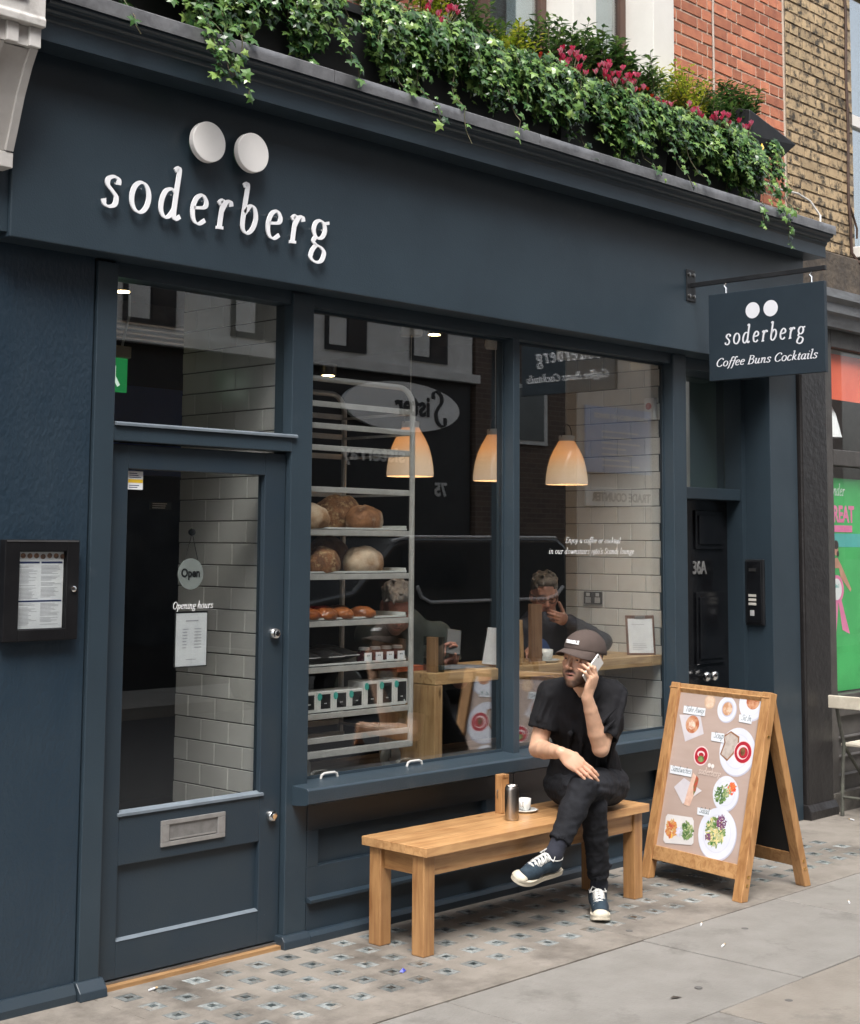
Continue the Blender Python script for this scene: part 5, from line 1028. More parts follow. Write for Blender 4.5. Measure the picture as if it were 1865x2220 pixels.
prt('p', NAP, 'printed_napkin', p=[(.094, .477), (.161, .532), (.302, .484), (.173, .402)]); prt('p', ((.68, .48, .38), (.6, .38, .3), 20), 'printed_wrap', p=[(.224, .565), (.269, .54), (.256, .477), (.226, .397), (.182, .399), (.197, .469)]); prt('p', ((.10, .16, .05), (.45, .08, .05), 40), 'printed_filling', p=[(.250, .555), (.269, .54), (.258, .477), (.244, .455), (.236, .50)])
plate(.471, .494, .085); blobs(.440, .482, .042, 26, .012, [GRN, GRN, ((.03, .10, .03), (.1, .2, .06), 40)]); blobs(.512, .52, .028, 14, .013, [((.70, .10, .03), (.75, .2, .06), 30), ((.62, .07, .03), (.7, .15, .05), 30)]); blobs(.478, .507, .03, 10, .012, [GRN2])
plate(.444, .293, .126); blobs(.430, .298, .068, 60, .015, [GRN2, GRN2, GRN, ((.55, .52, .30), (.4, .42, .2), 50)]); blobs(.466, .352, .032, 18, .010, [((.10, .02, .09), (.2, .05, .18), 40)]); blobs(.385, .268, .02, 7, .009, [((.10, .02, .09), (.2, .05, .18), 40)])
prt('p', ((.68, .66, .66), (.62, .6, .6), 8), 'printed_box', p=[(.060, .322), (.072, .337), (.256, .345), (.270, .330), (.286, .225), (.275, .212), (.078, .192), (.062, .205)])
blobs(.115, .268, .042, 40, .014, [((.70, .36, .08), (.6, .2, .05), 40), ((.72, .5, .2), (.6, .3, .1), 40), ((.55, .12, .06), (.6, .3, .1), 40)]); blobs(.228, .276, .042, 40, .014, [GRN, GRN2, GRN]); blobs(.172, .262, .022, 12, .012, [((.62, .64, .68), (.5, .52, .55), 30)])
def plabel(txt, p, x0, z0, s):
    prt('p', ((.70, .73, .78), (.66, .69, .74), 8), 'printed_label', p=p); LAY[0] += 1; a, b = PU(x0, z0)
    stroke_text(MB(), txt, a, b, s, .0001, sp=.03, thin=.07, thick=.15, shear=.2, lift=.00005).xform(MA @ Matrix(((1, 0, 0, 0), (0, -1, 0, -.0193 + LAY[0] * .00004), (0, 0, 1, 0), (0, 0, 0, 1)))).build('lettering', pm('print_teal_ink', (.06, .10, .12), .5, (.05, .09, .1), 5), post, local=True)
plabel('Take Away', [(.098, .899), (.261, .898), (.261, .858), (.098, .859)], .112, .871, .0175); plabel('Sit In', [(.506, .89), (.596, .89), (.597, .85), (.508, .853)], .524, .863, .0175)
plabel('Soup', [(.324, .783), (.417, .784), (.420, .738), (.327, .740)], .343, .756, .0195); plabel('Sandwiches', [(.049, .584), (.215, .581), (.214, .542), (.052, .543)], .060, .556, .0175); plabel('Salad', [(.286, .400), (.384, .399), (.382, .366), (.289, .365)], .302, .376, .0175)
prt('e', ((.74, .70, .68), (.7, .66, .64), 9), 'printed_dot', c=(.336, .616, .011, .011)); prt('e', ((.74, .70, .68), (.7, .66, .64), 9), 'printed_dot', c=(.360, .614, .011, .011)); LAY[0] += 1; a_, b_2 = PU(.262, .566)
stroke_text(MB(), word, a_, b_2, .0205, .0001, sp=.08, thin=.06, thick=.14, lift=.00005).xform(MA @ Matrix(((1, 0, 0, 0), (0, -1, 0, -.0193 + LAY[0] * .00004), (0, 0, 1, 0), (0, 0, 0, 1)))).build('lettering', pm('print_offwhite', (.70, .60, .55), .5, (.66, .56, .5), 5), post, local=True)

# ================================================================== slatted chair of the neighbour and litter
CH = thing('folding_chair', 'metal folding chair with cream wooden slats outside the right-hand shop', 'chair', (6.3, -.2, 0)); GM = pm('old_green_metal', (.10, .105, .085), .6, (.07, .07, .06), 14, bump=.15, bscale=80); CW = pm('cream_slat', (.62, .57, .47), .6, (.52, .47, .38), 12, stretch=(.2, 1, 1))
CH.rotation_euler = (0, 0, 0)
for y in (-.10, -.46):
    MB().tube([(5.99, y, .74), (6.03, y, .60), (6.085, y, .45), (6.06, y, .22), (6.05, y, .0)], .012, 8).build('back_leg', GM, CH, smooth=True); MB().tube([(6.085, y, .44), (6.30, y, .24), (6.50, y, 0)], .011, 8).build('front_leg', GM, CH, smooth=True); MB().tube([(6.085, y, .43), (6.55, y, .42)], .010, 8).build('seat_rail', GM, CH)
MB().box(5.965, 5.99, -.50, -.06, .68, .76).build('back_slat', CW, CH, bevel=.005)
for k in range(5): MB().box(6.10 + k * .09, 6.175 + k * .09, -.49, -.07, .432, .448).build('seat_slat', CW, CH, bevel=.003)
MB().tube([(6.055, -.10, .12), (6.055, -.46, .12)], .009, 8).build('stretcher', GM, CH)
def butt(label, x, y, rz, col=None):
    t = thing('cigarette_end', label, 'litter', (x, y, .004), (0, 0, rz), group='cigarette ends on the pavement'); MB().tube([(-.016, 0, .002), (.016, 0, .002)], .004, 8).build('paper', PAPER, t, local=True); MB().tube([(.0162, 0, .002), (.030, 0, .002)], .0041, 8).build('filter', pm('filter_tan', (.5, .36, .2), .8, (.45, .32, .18), 20), t, local=True)
butt('cigarette end before the glazed door', .722, -.111, .2); butt('cigarette end on the joint between A-board and bench', 3.06, -1.03, .5); butt('cigarette end on the grey slab left of the A-board', 2.82, -1.30, .3); butt('cigarette end furthest right on the pavement', 3.93, -1.29, .6); butt('cigarette end under the folding chair', 5.98, -.30, .1); butt('orange-tipped cigarette end by the brown pilaster', 5.95, -.22, 1.2)
bw = thing('blue_wrapper', 'tiny crumpled blue wrapper on the pavement lights', 'litter', (1.571, -.619, .002)); MB().add([(0, 0, 0), (.022, .005, .004), (.014, .018, .012), (-.008, .014, .002), (.006, .008, .016)], [(0, 1, 4), (1, 2, 4), (2, 3, 4), (3, 0, 4), (0, 3, 2, 1)]).build('foil', pm('wrapper_blue', (.03, .04, .35), .4, (.1, .12, .5), 90), bw, local=True)
lf = thing('dry_leaf', 'small dry curled leaf on the grey slab', 'leaf', (2.04, -1.57, .004)); mb = MB(); add_leaf(mb, 'lance', Vector((0, 0, 0)), Vector((0, 0, 1)), Vector((1, -.3, .1)), .06); mb.build('blade', pm('leaf_dry', (.07, .055, .045), .8, (.05, .04, .03), 20), lf, local=True)
GUM = pm('gum_grey', (.12, .115, .11), .8, (.10, .095, .09), 20)
for i, (x, y) in enumerate(((2.239, -1.565), (3.151, -1.2), (2.75, -.86), (2.34, -1.9))):
    t = thing('chewing_gum', 'flat dark chewing-gum spot ' + ('on the grey slab near the leaf', 'on the slab before the A-board', 'on the concrete before the sneaker', 'on the buff slab at the bottom')[i], 'litter', (x, y, .0), group='chewing gum spots'); MB().lathe([(.016, .001), (.015, .003), (.008, .004)], n=12).build('gum', GUM, t, local=True)

# ================================================================== people: smooth implicit bodies
class Field:
    def __init__(s, lo, hi, h):
        s.lo = np.array(lo, float); s.h = h; s.n = np.ceil((np.array(hi) - s.lo) / h).astype(int) + 1
        s.D = np.full(s.n, .08, np.float32)
    def _sub(s, mn, mx, pad):
        a = np.maximum(np.floor((mn - pad - s.lo) / s.h).astype(int), 0); b = np.minimum(np.ceil((mx + pad - s.lo) / s.h).astype(int) + 1, s.n)
        if (b <= a).any(): return None
        g = np.meshgrid(*[(s.lo[i] + np.arange(a[i], b[i]) * s.h).astype(np.float32) for i in range(3)], indexing='ij', sparse=True)
        return tuple(slice(a[i], b[i]) for i in range(3)), g
    def _mix(s, sl, d, k, op):
        o = s.D[sl]
        if op == '+':
            if k > 0: hh = np.clip(.5 + .5 * (o - d) / k, 0, 1); s.D[sl] = o * (1 - hh) + d * hh - k * hh * (1 - hh)
            else: s.D[sl] = np.minimum(o, d)
        else:
            if k > 0: hh = np.clip(.5 - .5 * (o + d) / k, 0, 1); s.D[sl] = o * (1 - hh) - d * hh + k * hh * (1 - hh)
            else: s.D[sl] = np.maximum(o, -d)
    def cone(s, a, b, ra, rb, k=.015, op='+', cut=None):
        a = np.array(a, float); b = np.array(b, float); m = max(ra, rb); q = s._sub(np.minimum(a, b) - m, np.maximum(a, b) + m, k + s.h * 3 + .01)
        if q is None: return s
        sl, (x, y, z) = q; ba = b - a; L2 = max(ba @ ba, 1e-9)
        t = np.clip(((x - a[0]) * ba[0] + (y - a[1]) * ba[1] + (z - a[2]) * ba[2]) / L2, 0, 1)
        d = np.sqrt((x - a[0] - t * ba[0]) ** 2 + (y - a[1] - t * ba[1]) ** 2 + (z - a[2] - t * ba[2]) ** 2) - (ra + (rb - ra) * t)
        if cut is not None:
            for p, n in (cut if isinstance(cut, list) else [cut]):
                n = np.array(n, float); n /= np.linalg.norm(n); d = np.maximum(d, (x - p[0]) * n[0] + (y - p[1]) * n[1] + (z - p[2]) * n[2])
        s._mix(sl, d, k, op); return s
    def ell(s, c, r, ax=None, k=.015, op='+'):
        c = np.array(c, float); r = np.array(r, float); m = r.max(); q = s._sub(c - m, c + m, k + s.h * 3 + .01)
        if q is None: return s
        sl, (x, y, z) = q; A = np.eye(3) if ax is None else np.array(ax, float)
        u = [((x - c[0]) * A[i][0] + (y - c[1]) * A[i][1] + (z - c[2]) * A[i][2]) for i in range(3)]
        k0 = np.sqrt(sum((u[i] / r[i]) ** 2 for i in range(3))); k1 = np.sqrt(sum((u[i] / r[i] ** 2) ** 2 for i in range(3))) + 1e-9
        s._mix(sl, k0 * (k0 - 1) / k1, k, op); return s
    def chain(s, pts, rs, k=.015, **kw):
        for i in range(len(pts) - 1): s.cone(pts[i], pts[i + 1], rs[i], rs[i + 1], k, **kw)
        return s
    def mesh(s, name):
        D = s.D; S = D < 0; nx, ny, nz = D.shape
        c = np.zeros((nx - 1, ny - 1, nz - 1), np.int8); off = [(i, j, k) for i in (0, 1) for j in (0, 1) for k in (0, 1)]
        for i, j, k in off: c += S[i:nx - 1 + i, j:ny - 1 + j, k:nz - 1 + k]
        act = np.argwhere((c > 0) & (c < 8)); idx = np.full(c.shape, -1, np.int32); idx[act[:, 0], act[:, 1], act[:, 2]] = np.arange(len(act))
        v = np.stack([D[act[:, 0] + i, act[:, 1] + j, act[:, 2] + k] for i, j, k in off], 1); P = np.array(off, float); acc = np.zeros((len(act), 3)); cnt = np.zeros(len(act))
        for a in range(8):
            for b in range(a + 1, 8):
                if abs(P[a] - P[b]).sum() != 1: continue
                m = (v[:, a] < 0) != (v[:, b] < 0); t = np.where(m, v[:, a] / np.where(m, v[:, a] - v[:, b], 1), 0)
                acc += np.where(m[:, None], P[a] + t[:, None] * (P[b] - P[a]), 0); cnt += m
        V = s.lo + (act + acc / cnt[:, None]) * s.h; F = []
        for ax in range(3):
            lo = [slice(0, None)] * 3; hi = [slice(0, None)] * 3; lo[ax] = slice(0, -1); hi[ax] = slice(1, None)
            a0, a1 = S[tuple(lo)], S[tuple(hi)]; e = np.argwhere(a0 != a1); o1, o2 = [(1, 2), (2, 0), (0, 1)][ax]
            e = e[(e[:, o1] > 0) & (e[:, o2] > 0) & (e[:, o1] < D.shape[o1] - 1) & (e[:, o2] < D.shape[o2] - 1)]
            inside = a0[e[:, 0], e[:, 1], e[:, 2]]; q = []
            for d1, d2 in ((1, 1), (0, 1), (0, 0), (1, 0)):
                ee = e.copy(); ee[:, o1] -= d1; ee[:, o2] -= d2; q.append(idx[ee[:, 0], ee[:, 1], ee[:, 2]])
            q = np.stack(q, 1); q[~inside] = q[~inside][:, ::-1]; F.append(q[(q >= 0).all(1)])
        F = np.concatenate(F); me = bpy.data.meshes.new(name); me.vertices.add(len(V)); me.vertices.foreach_set('co', V.astype(np.float32).ravel())
        me.loops.add(len(F) * 4); me.polygons.add(len(F)); me.loops.foreach_set('vertex_index', F.astype(np.int32).ravel()); me.polygons.foreach_set('loop_start', np.arange(len(F), dtype=np.int32) * 4)
        me.update(calc_edges=True); me.polygons.foreach_set('use_smooth', np.ones(len(F), bool)); s.V = V
        return me
def put(name, me, mat, parent=None, origin=None, smooth=2):
    o = bpy.data.objects.new(name, me); COL.objects.link(o); me.materials.append(mat)
    if parent is not None:
        o.parent = parent; off = -root_loc(parent); me.transform(Matrix.Translation(off))
    elif origin is not None:
        me.transform(Matrix.Translation(-Vector(origin))); o.location = origin
    if smooth:
        m = o.modifiers.new('smooth', 'SMOOTH'); m.iterations = smooth; m.factor = .5
    return o
def wrinkle(me, amp, sc, seed):
    n = len(me.vertices); co = np.empty(n * 3, np.float32); me.vertices.foreach_get('co', co); co = co.reshape(-1, 3); nr = np.empty(n * 3, np.float32); me.vertex_normals.foreach_get('vector', nr); nr = nr.reshape(-1, 3)
    h = np.array([1 - 2.2 * abs(mnoise.noise((p[0] * sc[0] + seed + .5 * mnoise.noise((p[2] * 9, p[0] * 9, seed)), p[1] * sc[1], p[2] * sc[2] + seed))) for p in co]); h = np.clip(h, -.4, 1) - .35
    me.vertices.foreach_set('co', (co + nr * (amp * h)[:, None]).astype(np.float32).ravel()); me.update()
def attr_mat(name, rough=.5, sss=.12, bump=.0, bscale=200):
    m = bpy.data.materials.new(name); m.use_nodes = True; N = m.node_tree.nodes; L = m.node_tree.links; b = N['Principled BSDF']
    a = N.new('ShaderNodeAttribute'); a.attribute_name = 'tone'; n = N.new('ShaderNodeTexNoise'); n.inputs['Scale'].default_value = 55; n.inputs['Detail'].default_value = 5
    tc = N.new('ShaderNodeTexCoord'); L.new(tc.outputs['Object'], n.inputs['Vector']); mr = N.new('ShaderNodeMapRange'); mr.inputs['To Min'].default_value = .82; mr.inputs['To Max'].default_value = 1.16; L.new(n.outputs['Fac'], mr.inputs['Value'])
    hv = N.new('ShaderNodeHueSaturation'); L.new(a.outputs['Color'], hv.inputs['Color']); L.new(mr.outputs[0], hv.inputs['Value']); L.new(hv.outputs[0], b.inputs['Base Color'])
    b.inputs['Roughness'].default_value = rough; b.inputs['Subsurface Weight'].default_value = sss; b.inputs['Subsurface Radius'].default_value = (.010, .004, .002); b.inputs['Subsurface Scale'].default_value = .6
    bp = N.new('ShaderNodeBump'); bp.inputs['Strength'].default_value = .08; bp.inputs['Distance'].default_value = .003; nb = N.new('ShaderNodeTexNoise'); nb.inputs['Scale'].default_value = 260; L.new(tc.outputs['Object'], nb.inputs['Vector']); L.new(nb.outputs['Fac'], bp.inputs['Height']); L.new(bp.outputs[0], b.inputs['Normal'])
    return m
SKIN = attr_mat('skin', .48, .10)
def set_tone(me, cols):
    a = me.color_attributes.new('tone', 'FLOAT_COLOR', 'POINT'); c = np.ones((len(cols), 4), np.float32); c[:, :3] = cols; a.data.foreach_set('color', c.ravel())
class Frame:
    """local head frame: x = person's left, y = forward, z = up"""
    def __init__(s, o, fwd, up, k=1.0):
        s.k = k; s.o = Vector(o); f = Vector(fwd).normalized(); s.l = Vector(up).cross(f).normalized(); s.u = f.cross(s.l).normalized(); s.f = f
    def w(s, p): return s.o + (s.l * p[0] + s.f * p[1] + s.u * p[2]) * s.k
    def ax(s): return [tuple(s.l), tuple(s.f), tuple(s.u)]
    def M(s): return Matrix(((s.l.x, s.f.x, s.u.x, s.o.x), (s.l.y, s.f.y, s.u.y, s.o.y), (s.l.z, s.f.z, s.u.z, s.o.z), (0, 0, 0, 1)))
def head(F, H, sc=1.0, mouth=.5):
    g = lambda x, y, z: H.w((x * sc, y * sc, z * sc)); A = H.ax(); e = lambda c, r, k=.012, op='+': F.ell(g(*c), [q * sc * H.k for q in r], A, k, op)
    cn = lambda a, b, ra, rb, k=.01, op='+': F.cone(g(*a), g(*b), ra * sc * H.k, rb * sc * H.k, k, op)
    e((0, -.018, .035), (.075, .095, .086)); e((0, .028, -.030), (.060, .062, .080), .02); e((0, .055, .045), (.056, .035, .045), .02)
    for s in (-1, 1):
        cn((s * .056, -.010, -.030), (s * .050, .008, -.078), .016, .015, .02); cn((s * .050, .008, -.078), (s * .014, .070, -.104), .015, .015, .02)
        e((s * .043, .060, -.022), (.020, .018, .018), .015); e((s * .03, .06, -.06), (.024, .024, .03), .02)
    e((0, .076, -.104), (.020, .014, .016), .012); e((0, .058, -.075), (.036, .03, .03), .02)
    cn((-.036, .078, .026), (.036, .078, .026), .011, .011, .014); cn((0, .084, .02), (0, .084, .03), .012, .012, .012)
    for s in (-1, 1):
        e((s * .030, .094, .005), (.016, .013, .0085), .008, '-'); e((s * .030, .076, .003), (.0145, .0125, .0105), .002)
        cn((s * .017, .0865, .010), (s * .030, .0905, .0125), .0036, .0042, .003); cn((s * .030, .0905, .0125), (s * .045, .082, .008), .0042, .0036, .003); cn((s * .020, .086, -.005), (s * .042, .082, -.004), .0032, .0032, .003)
    cn((0, .088, .016), (0, .112, -.028), .0075, .0110, .010); e((0, .112, -.032), (.0105, .010, .009), .006)
    for s in (-1, 1): e((s * .0125, .101, -.036), (.0075, .0095, .0068), .005); e((s * .006, .106, -.042), (.0035, .004, .003), .002, '-')
    cn((-.026, .080, -.064), (0, .0930, -.060), .0044, .0060, .006); cn((.026, .080, -.064), (0, .0930, -.060), .0044, .0060, .006)
    cn((-.024, .081, -.074), (.024, .081, -.074), .0052, .0052, .006); e((0, .088, -.0785), (.013, .006, .006), .005)
    e((0, .096, -.069), (.0185, .016, .0048 * (.3 + mouth)), .003, '-')
    for s in (-1, 1): e((s * .078, -.012, -.002), (.008, .019, .031), .006); e((s * .084, -.008, .002), (.006, .010, .018), .005, '-'); e((s * .078, -.006, -.030), (.006, .007, .009), .006)
    return g
def face_tones(V, H, sc, skin, beard, hairc, lip, beard_amt=1.0, hairline=.03):
    R_ = np.array([H.l, H.f, H.u]); L = ((V - np.array(H.o)) @ R_.T) / (sc * H.k); x, y, z = L[:, 0], L[:, 1], L[:, 2]
    nz = np.array([mnoise.noise(Vector(p) * 60) for p in L]); C = np.tile(np.array(skin), (len(V), 1)).astype(float); ss = lambda a, b, t: np.clip((t - a) / (b - a), 0, 1) ** 2 * (3 - 2 * np.clip((t - a) / (b - a), 0, 1))
    mix = lambda C, w, c: C * (1 - w[:, None]) + np.array(c) * w[:, None]
    near = (np.abs(x) < .1) & (np.abs(y) < .13) & (z > -.14)
    red = np.exp(-(((np.abs(x) - .042) / .022) ** 2 + ((z + .028) / .025) ** 2)) * (y > .03) + .9 * np.exp(-((x / .014) ** 2 + ((z + .028) / .022) ** 2)) * (y > .08)
    C = mix(C, np.clip(red * .45, 0, 1) * near, (skin[0] * .95, skin[1] * .62, skin[2] * .55))
    # beard: jaw, chin and upper lip
    jaw = ss(-.040, -.050, z - .012 * nz * .4 + .35 * np.maximum(0, .0 - y) * -.6) * (y > -.03)
    jaw = jaw * (1 - .9 * np.exp(-((x / .023) ** 4 + ((z + .072) / .0165) ** 4)) * (y > .06)) * (1 - .6 * np.exp(-(((np.abs(x) - .034) / .014) ** 2 + ((z + .052) / .018) ** 2)))
    mou = 1.2 * np.exp(-((x / .034) ** 4 + ((z + .0500 + 10 * x * x) / .0085) ** 2)) * (y > .06); chin = np.exp(-((x / .024) ** 2 + ((z + .104) / .014) ** 2)) * (y > .05)
    side = ss(.050, .064, np.abs(x)) * ss(-.02, .01, y) * 0
    w = np.clip(np.maximum(np.maximum(jaw * .95, mou * 1.1), chin * .9) * beard_amt * (1.0 + .22 * nz) * (z > -.125), 0, .97) * near * (np.abs(x) < .0655); C = mix(C, w, beard)
    lipw = (np.exp(-((x / .022) ** 4 + ((z + .061) / .0052) ** 2)) + np.exp(-((x / .019) ** 4 + ((z + .0775) / .006) ** 2))) * (y > .076); C = mix(C, np.clip(lipw * .85, 0, 1) * near, lip)
    C = mix(C, (np.exp(-((x / .019) ** 4 + ((z + .069) / .0038) ** 2)) * (y > .06) * near), (.02, .006, .005))
    br = np.exp(-(((np.abs(x) - .032) / .017) ** 4 + ((z - .0275 + .25 * np.abs(np.abs(x) - .026)) / .0048) ** 2)) * (y > .05); C = mix(C, np.clip(br * .95, 0, 1) * near, hairc)
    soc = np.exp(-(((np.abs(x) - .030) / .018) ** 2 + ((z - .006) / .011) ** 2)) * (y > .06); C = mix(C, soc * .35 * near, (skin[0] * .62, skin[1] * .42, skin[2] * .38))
    hr = np.maximum(ss(hairline, hairline + .02, z + .25 * np.maximum(0, y) * -1 + .012 * nz), ss(.01, -.02, y + .3 * (z - .0)) * ss(-.062, -.045, z)) * (np.abs(x) < .0805) * near
    hr = hr * ~((np.abs(x) > .066) & (z < .035) & (z > -.04) & (y > -.035)); C = mix(C, np.clip(hr, 0, 1), hairc)
    return C
def eyes(H, sc, parent, gaze=(0, 0)):
    for s in (-1, 1):
        for r, c, nm, dy in ((.0118, (.40, .35, .32), 'eyeball', 0), (.0062, (.045, .028, .016), 'iris', .0064)):
            bm = bmesh.new(); bmesh.ops.create_uvsphere(bm, u_segments=14, v_segments=10, radius=r * sc * H.k); me = bpy.data.meshes.new(nm); bm.to_mesh(me); bm.free()
            me.transform(Matrix.Translation(H.w((s * .030 * sc + gaze[0] * dy, (.0772 + dy * 1.0) * sc, (.0035 + gaze[1] * dy) * sc)))); me.polygons.foreach_set('use_smooth', [True] * len(me.polygons)); put(nm, me, pm('eye_' + nm, c, .15, c, 3), parent, smooth=0)
def hand(F, W, d, n, th, spec, scl=1.0, thumb=None, palm_len=.088):
    """W wrist, d finger direction, n palm normal, th thumb side; spec: per finger (spread deg, curl1, curl2, curl3)"""
    W = Vector(W); d = Vector(d).normalized(); n = Vector(n); n = (n - d * n.dot(d)).normalized(); th = Vector(th); th = (th - d * th.dot(d) - n * th.dot(n)).normalized()
    tips = []; data = [(.027, .092, .046, .027, .021, .0088), (.009, .096, .050, .031, .022, .0090), (-.009, .091, .047, .029, .021, .0086), (-.026, .082, .037, .022, .019, .0076)]
    F.cone(W - d * .01, W + d * .02, .021 * scl, .021 * scl, .010)
    F.ell(W + d * (.050 * scl), (.040 * scl, .050 * scl, .0155 * scl), [tuple(th), tuple(d), tuple(n)], .014)
    for (lat, pl, l1, l2, l3, r), (spr, c1, c2, c3) in zip(data, spec):
        K = W + d * (pl * scl) + th * (lat * scl); F.cone(W + d * .018 * scl + th * lat * .6 * scl, K, .0125 * scl, .0105 * scl, .010)
        dr = (d * math.cos(R(spr)) + th * math.sin(R(spr))); a = 0; p = K; rr = r * scl
        for L, c in ((l1, c1), (l2, c2), (l3, c3)):
            a += R(c); v = dr * math.cos(a) + n * math.sin(a); q = p + v * L * scl; F.cone(p, q, rr, rr * .92, .004); p = q; rr *= .92
        tips.append((p, v))
    if thumb:
        p = W + d * .022 * scl + th * .022 * scl + n * .006; rr = .0125 * scl
        for (a, b, c), L, r2 in zip(thumb, (.042, .032, .026), (.0115, .010, .0088)):
            v = (d * a + th * b + n * c).normalized(); q = p + v * L * scl; F.cone(p, q, rr, r2 * scl, .008); p = q; rr = r2 * scl
    return tips
V3 = Vector
CLOTH = pm('black_cotton', (.0060, .0060, .0075), .85, (.0095, .0095, .012), 8, .35, .65, .25, 420, space='obj', spec=.25)
DENIM = pm('black_denim', (.0075, .0080, .0105), .8, (.016, .0175, .0225), 6, .35, .7, .35, 500, space='obj', spec=.25)
SOCK = pm('dark_sock', (.012, .014, .024), .9, (.018, .02, .032), 20, bump=.4, bscale=500, space='obj')
NAVYC = pm('navy_canvas', (.012, .026, .042), .85, (.02, .040, .06), 30, bump=.3, bscale=400, space='obj')
RUBBER = pm('cream_rubber', (.62, .57, .46), .55, (.54, .49, .39), 12, space='obj', col3=(.34, .30, .24), scale3=30, lo3=.62, hi3=.75)
LACE = pm('white_lace', (.62, .62, .60), .8, (.52, .52, .5), 60, space='obj')
# ------------------------------------------------------------------ the man on the bench
HM = Frame((2.806, -.560, 1.172), (-.995, -.055, .02), (.050, -.075, 1.0), 1.06)
Lsh, Rsh = V3((3.000, -.590, 1.005)), V3((2.826, -.352, 1.003)); Lel, Rel = V3((2.862, -.620, .762)), V3((2.752, -.330, .742))
Rwr = V3((2.622, -.582, .760)); NB_ = V3((2.880, -.495, 1.02))
HL = HM.l; Lwr = HM.w((.072, .050, -.152))
F = Field((2.54, -.80, .54), (3.20, -.20, 1.34), .0032)
head(F, HM, 1.0, .35)
F.cone(HM.w((0, -.025, -.06)), NB_ + V3((.005, 0, -.02)), .054, .056, .02); F.cone(NB_ + V3((.02, -.01, -.02)), V3((2.985, -.415, .82)), .06, .09, .05)
F.cone(Lsh, Rsh, .05, .05, .05)
F.chain([Lsh, Lel], [.050, .041], .02); F.chain([Lel, Lel.lerp(Lwr, .3), Lel.lerp(Lwr, .75), Lwr], [.038, .0410, .031, .0255], .006)
F.chain([Rsh, Rel], [.050, .041], .02); F.chain([Rel, Rel.lerp(Rwr, .3), Rel.lerp(Rwr, .75), Rwr], [.039, .0420, .031, .0255], .006)
# right hand over the knee
rd = V3((.40, -.60, -.52)); rn = V3((.60, .46, -.55)); hand(F, Rwr, rd, rn, rd.cross(rn), [(2, 6, 16, 12), (1, 4, 16, 12), (-1, 2, 16, 12), (-3, 0, 16, 12)], 1.05, [(.80, .50, .45), (.95, .1, .4), (.95, .0, .4)])
# left hand holding the phone to the ear
hd = (HM.u * .95 - HM.f * .12 + HL * .20); hn = -HL + HM.f * .05
tips = hand(F, Lwr, hd, hn, hn.cross(hd), [(-30, 14, 40, 30), (-38, 16, 42, 30), (-46, 18, 44, 30), (-54, 20, 46, 30)], 1.02, [(.85, .40, .30), (.95, .1, .35), (.9, .0, .5)])
me = F.mesh('person'); tones = face_tones(F.V, HM, 1.0, (.58, .35, .235), (.032, .015, .010), (.030, .016, .011), (.42, .16, .13), 1.0, .030)
# arms: forearm hair darkening and pinker fingers
V = F.V; fa = np.exp(-(np.linalg.norm(V - np.array(Lel.lerp(Lwr, .55)), axis=1) / .09) ** 2) + np.exp(-(np.linalg.norm(V - np.array(Rel.lerp(Rwr, .55)), axis=1) / .09) ** 2); nn = np.array([mnoise.noise(Vector(p) * 34) for p in V])
tones = tones * (1 - np.clip(fa * (.16 + .22 * nn), 0, .5)[:, None]); rk = np.exp(-(np.linalg.norm(V - np.array(Rwr + rd.normalized() * .12), axis=1) / .06) ** 2); tones[:, 1:] *= (1 - .12 * rk)[:, None]
set_tone(me, tones); man = put('person', me, SKIN, None, (3.0, -.42, .448), 1); tag(man, 'man in brown cap and black clothes sitting cross-legged on the bench, phoning', 'person')
eyes(HM, 1.0, man, (.25, -.25))
# short-sleeved shirt
F = Field((2.54, -.84, .42), (3.32, -.10, 1.14), .006)
Lsl, Rsl = Lsh.lerp(Lel, .80), Rsh.lerp(Rel, .66)
pel = V3((3.05, -.375, .545)); ch_ = V3((2.945, -.450, .86)); latv = (Lsh - Rsh).normalized(); fw = V3((-.72, -.69, 0)); upv = (NB_ - pel).normalized()
At = [tuple(latv), tuple(upv.cross(latv)), tuple(upv)]
F.ell(ch_ + V3((.012, .0, .02)), (.188, .118, .20), At, .03); F.ell(pel + V3((-.02, -.02, .10)), (.165, .125, .19), At, .05); F.ell(pel + V3((-.02, -.02, .04)), (.185, .135, .09), At, .04)
F.cone(Lsh + V3((-.01, .01, -.01)), Rsh + V3((.01, -.01, -.01)), .056, .056, .05); F.cone(NB_ + V3((.02, .01, -.04)), NB_ + V3((.01, 0, .015)), .082, .064, .05); F.cone(NB_ + V3((.015, -.015, .0)), Lsh + V3((0, 0, -.005)), .062, .052, .04); F.cone(NB_ + V3((.0, .015, .0)), Rsh + V3((0, 0, -.005)), .062, .052, .04)
F.cone(Lsh + V3((0, 0, -.012)), Lsl, .060, .068, .03, cut=(Lsl, Lel - Lsh)); F.cone(Rsh + V3((0, 0, -.012)), Rsl, .060, .070, .03, cut=(Rsl, Rel - Rsh))
def folds(F, pairs, r, k=.012):
    for a, b in pairs: F.cone(a, b, r, r * .6, k)
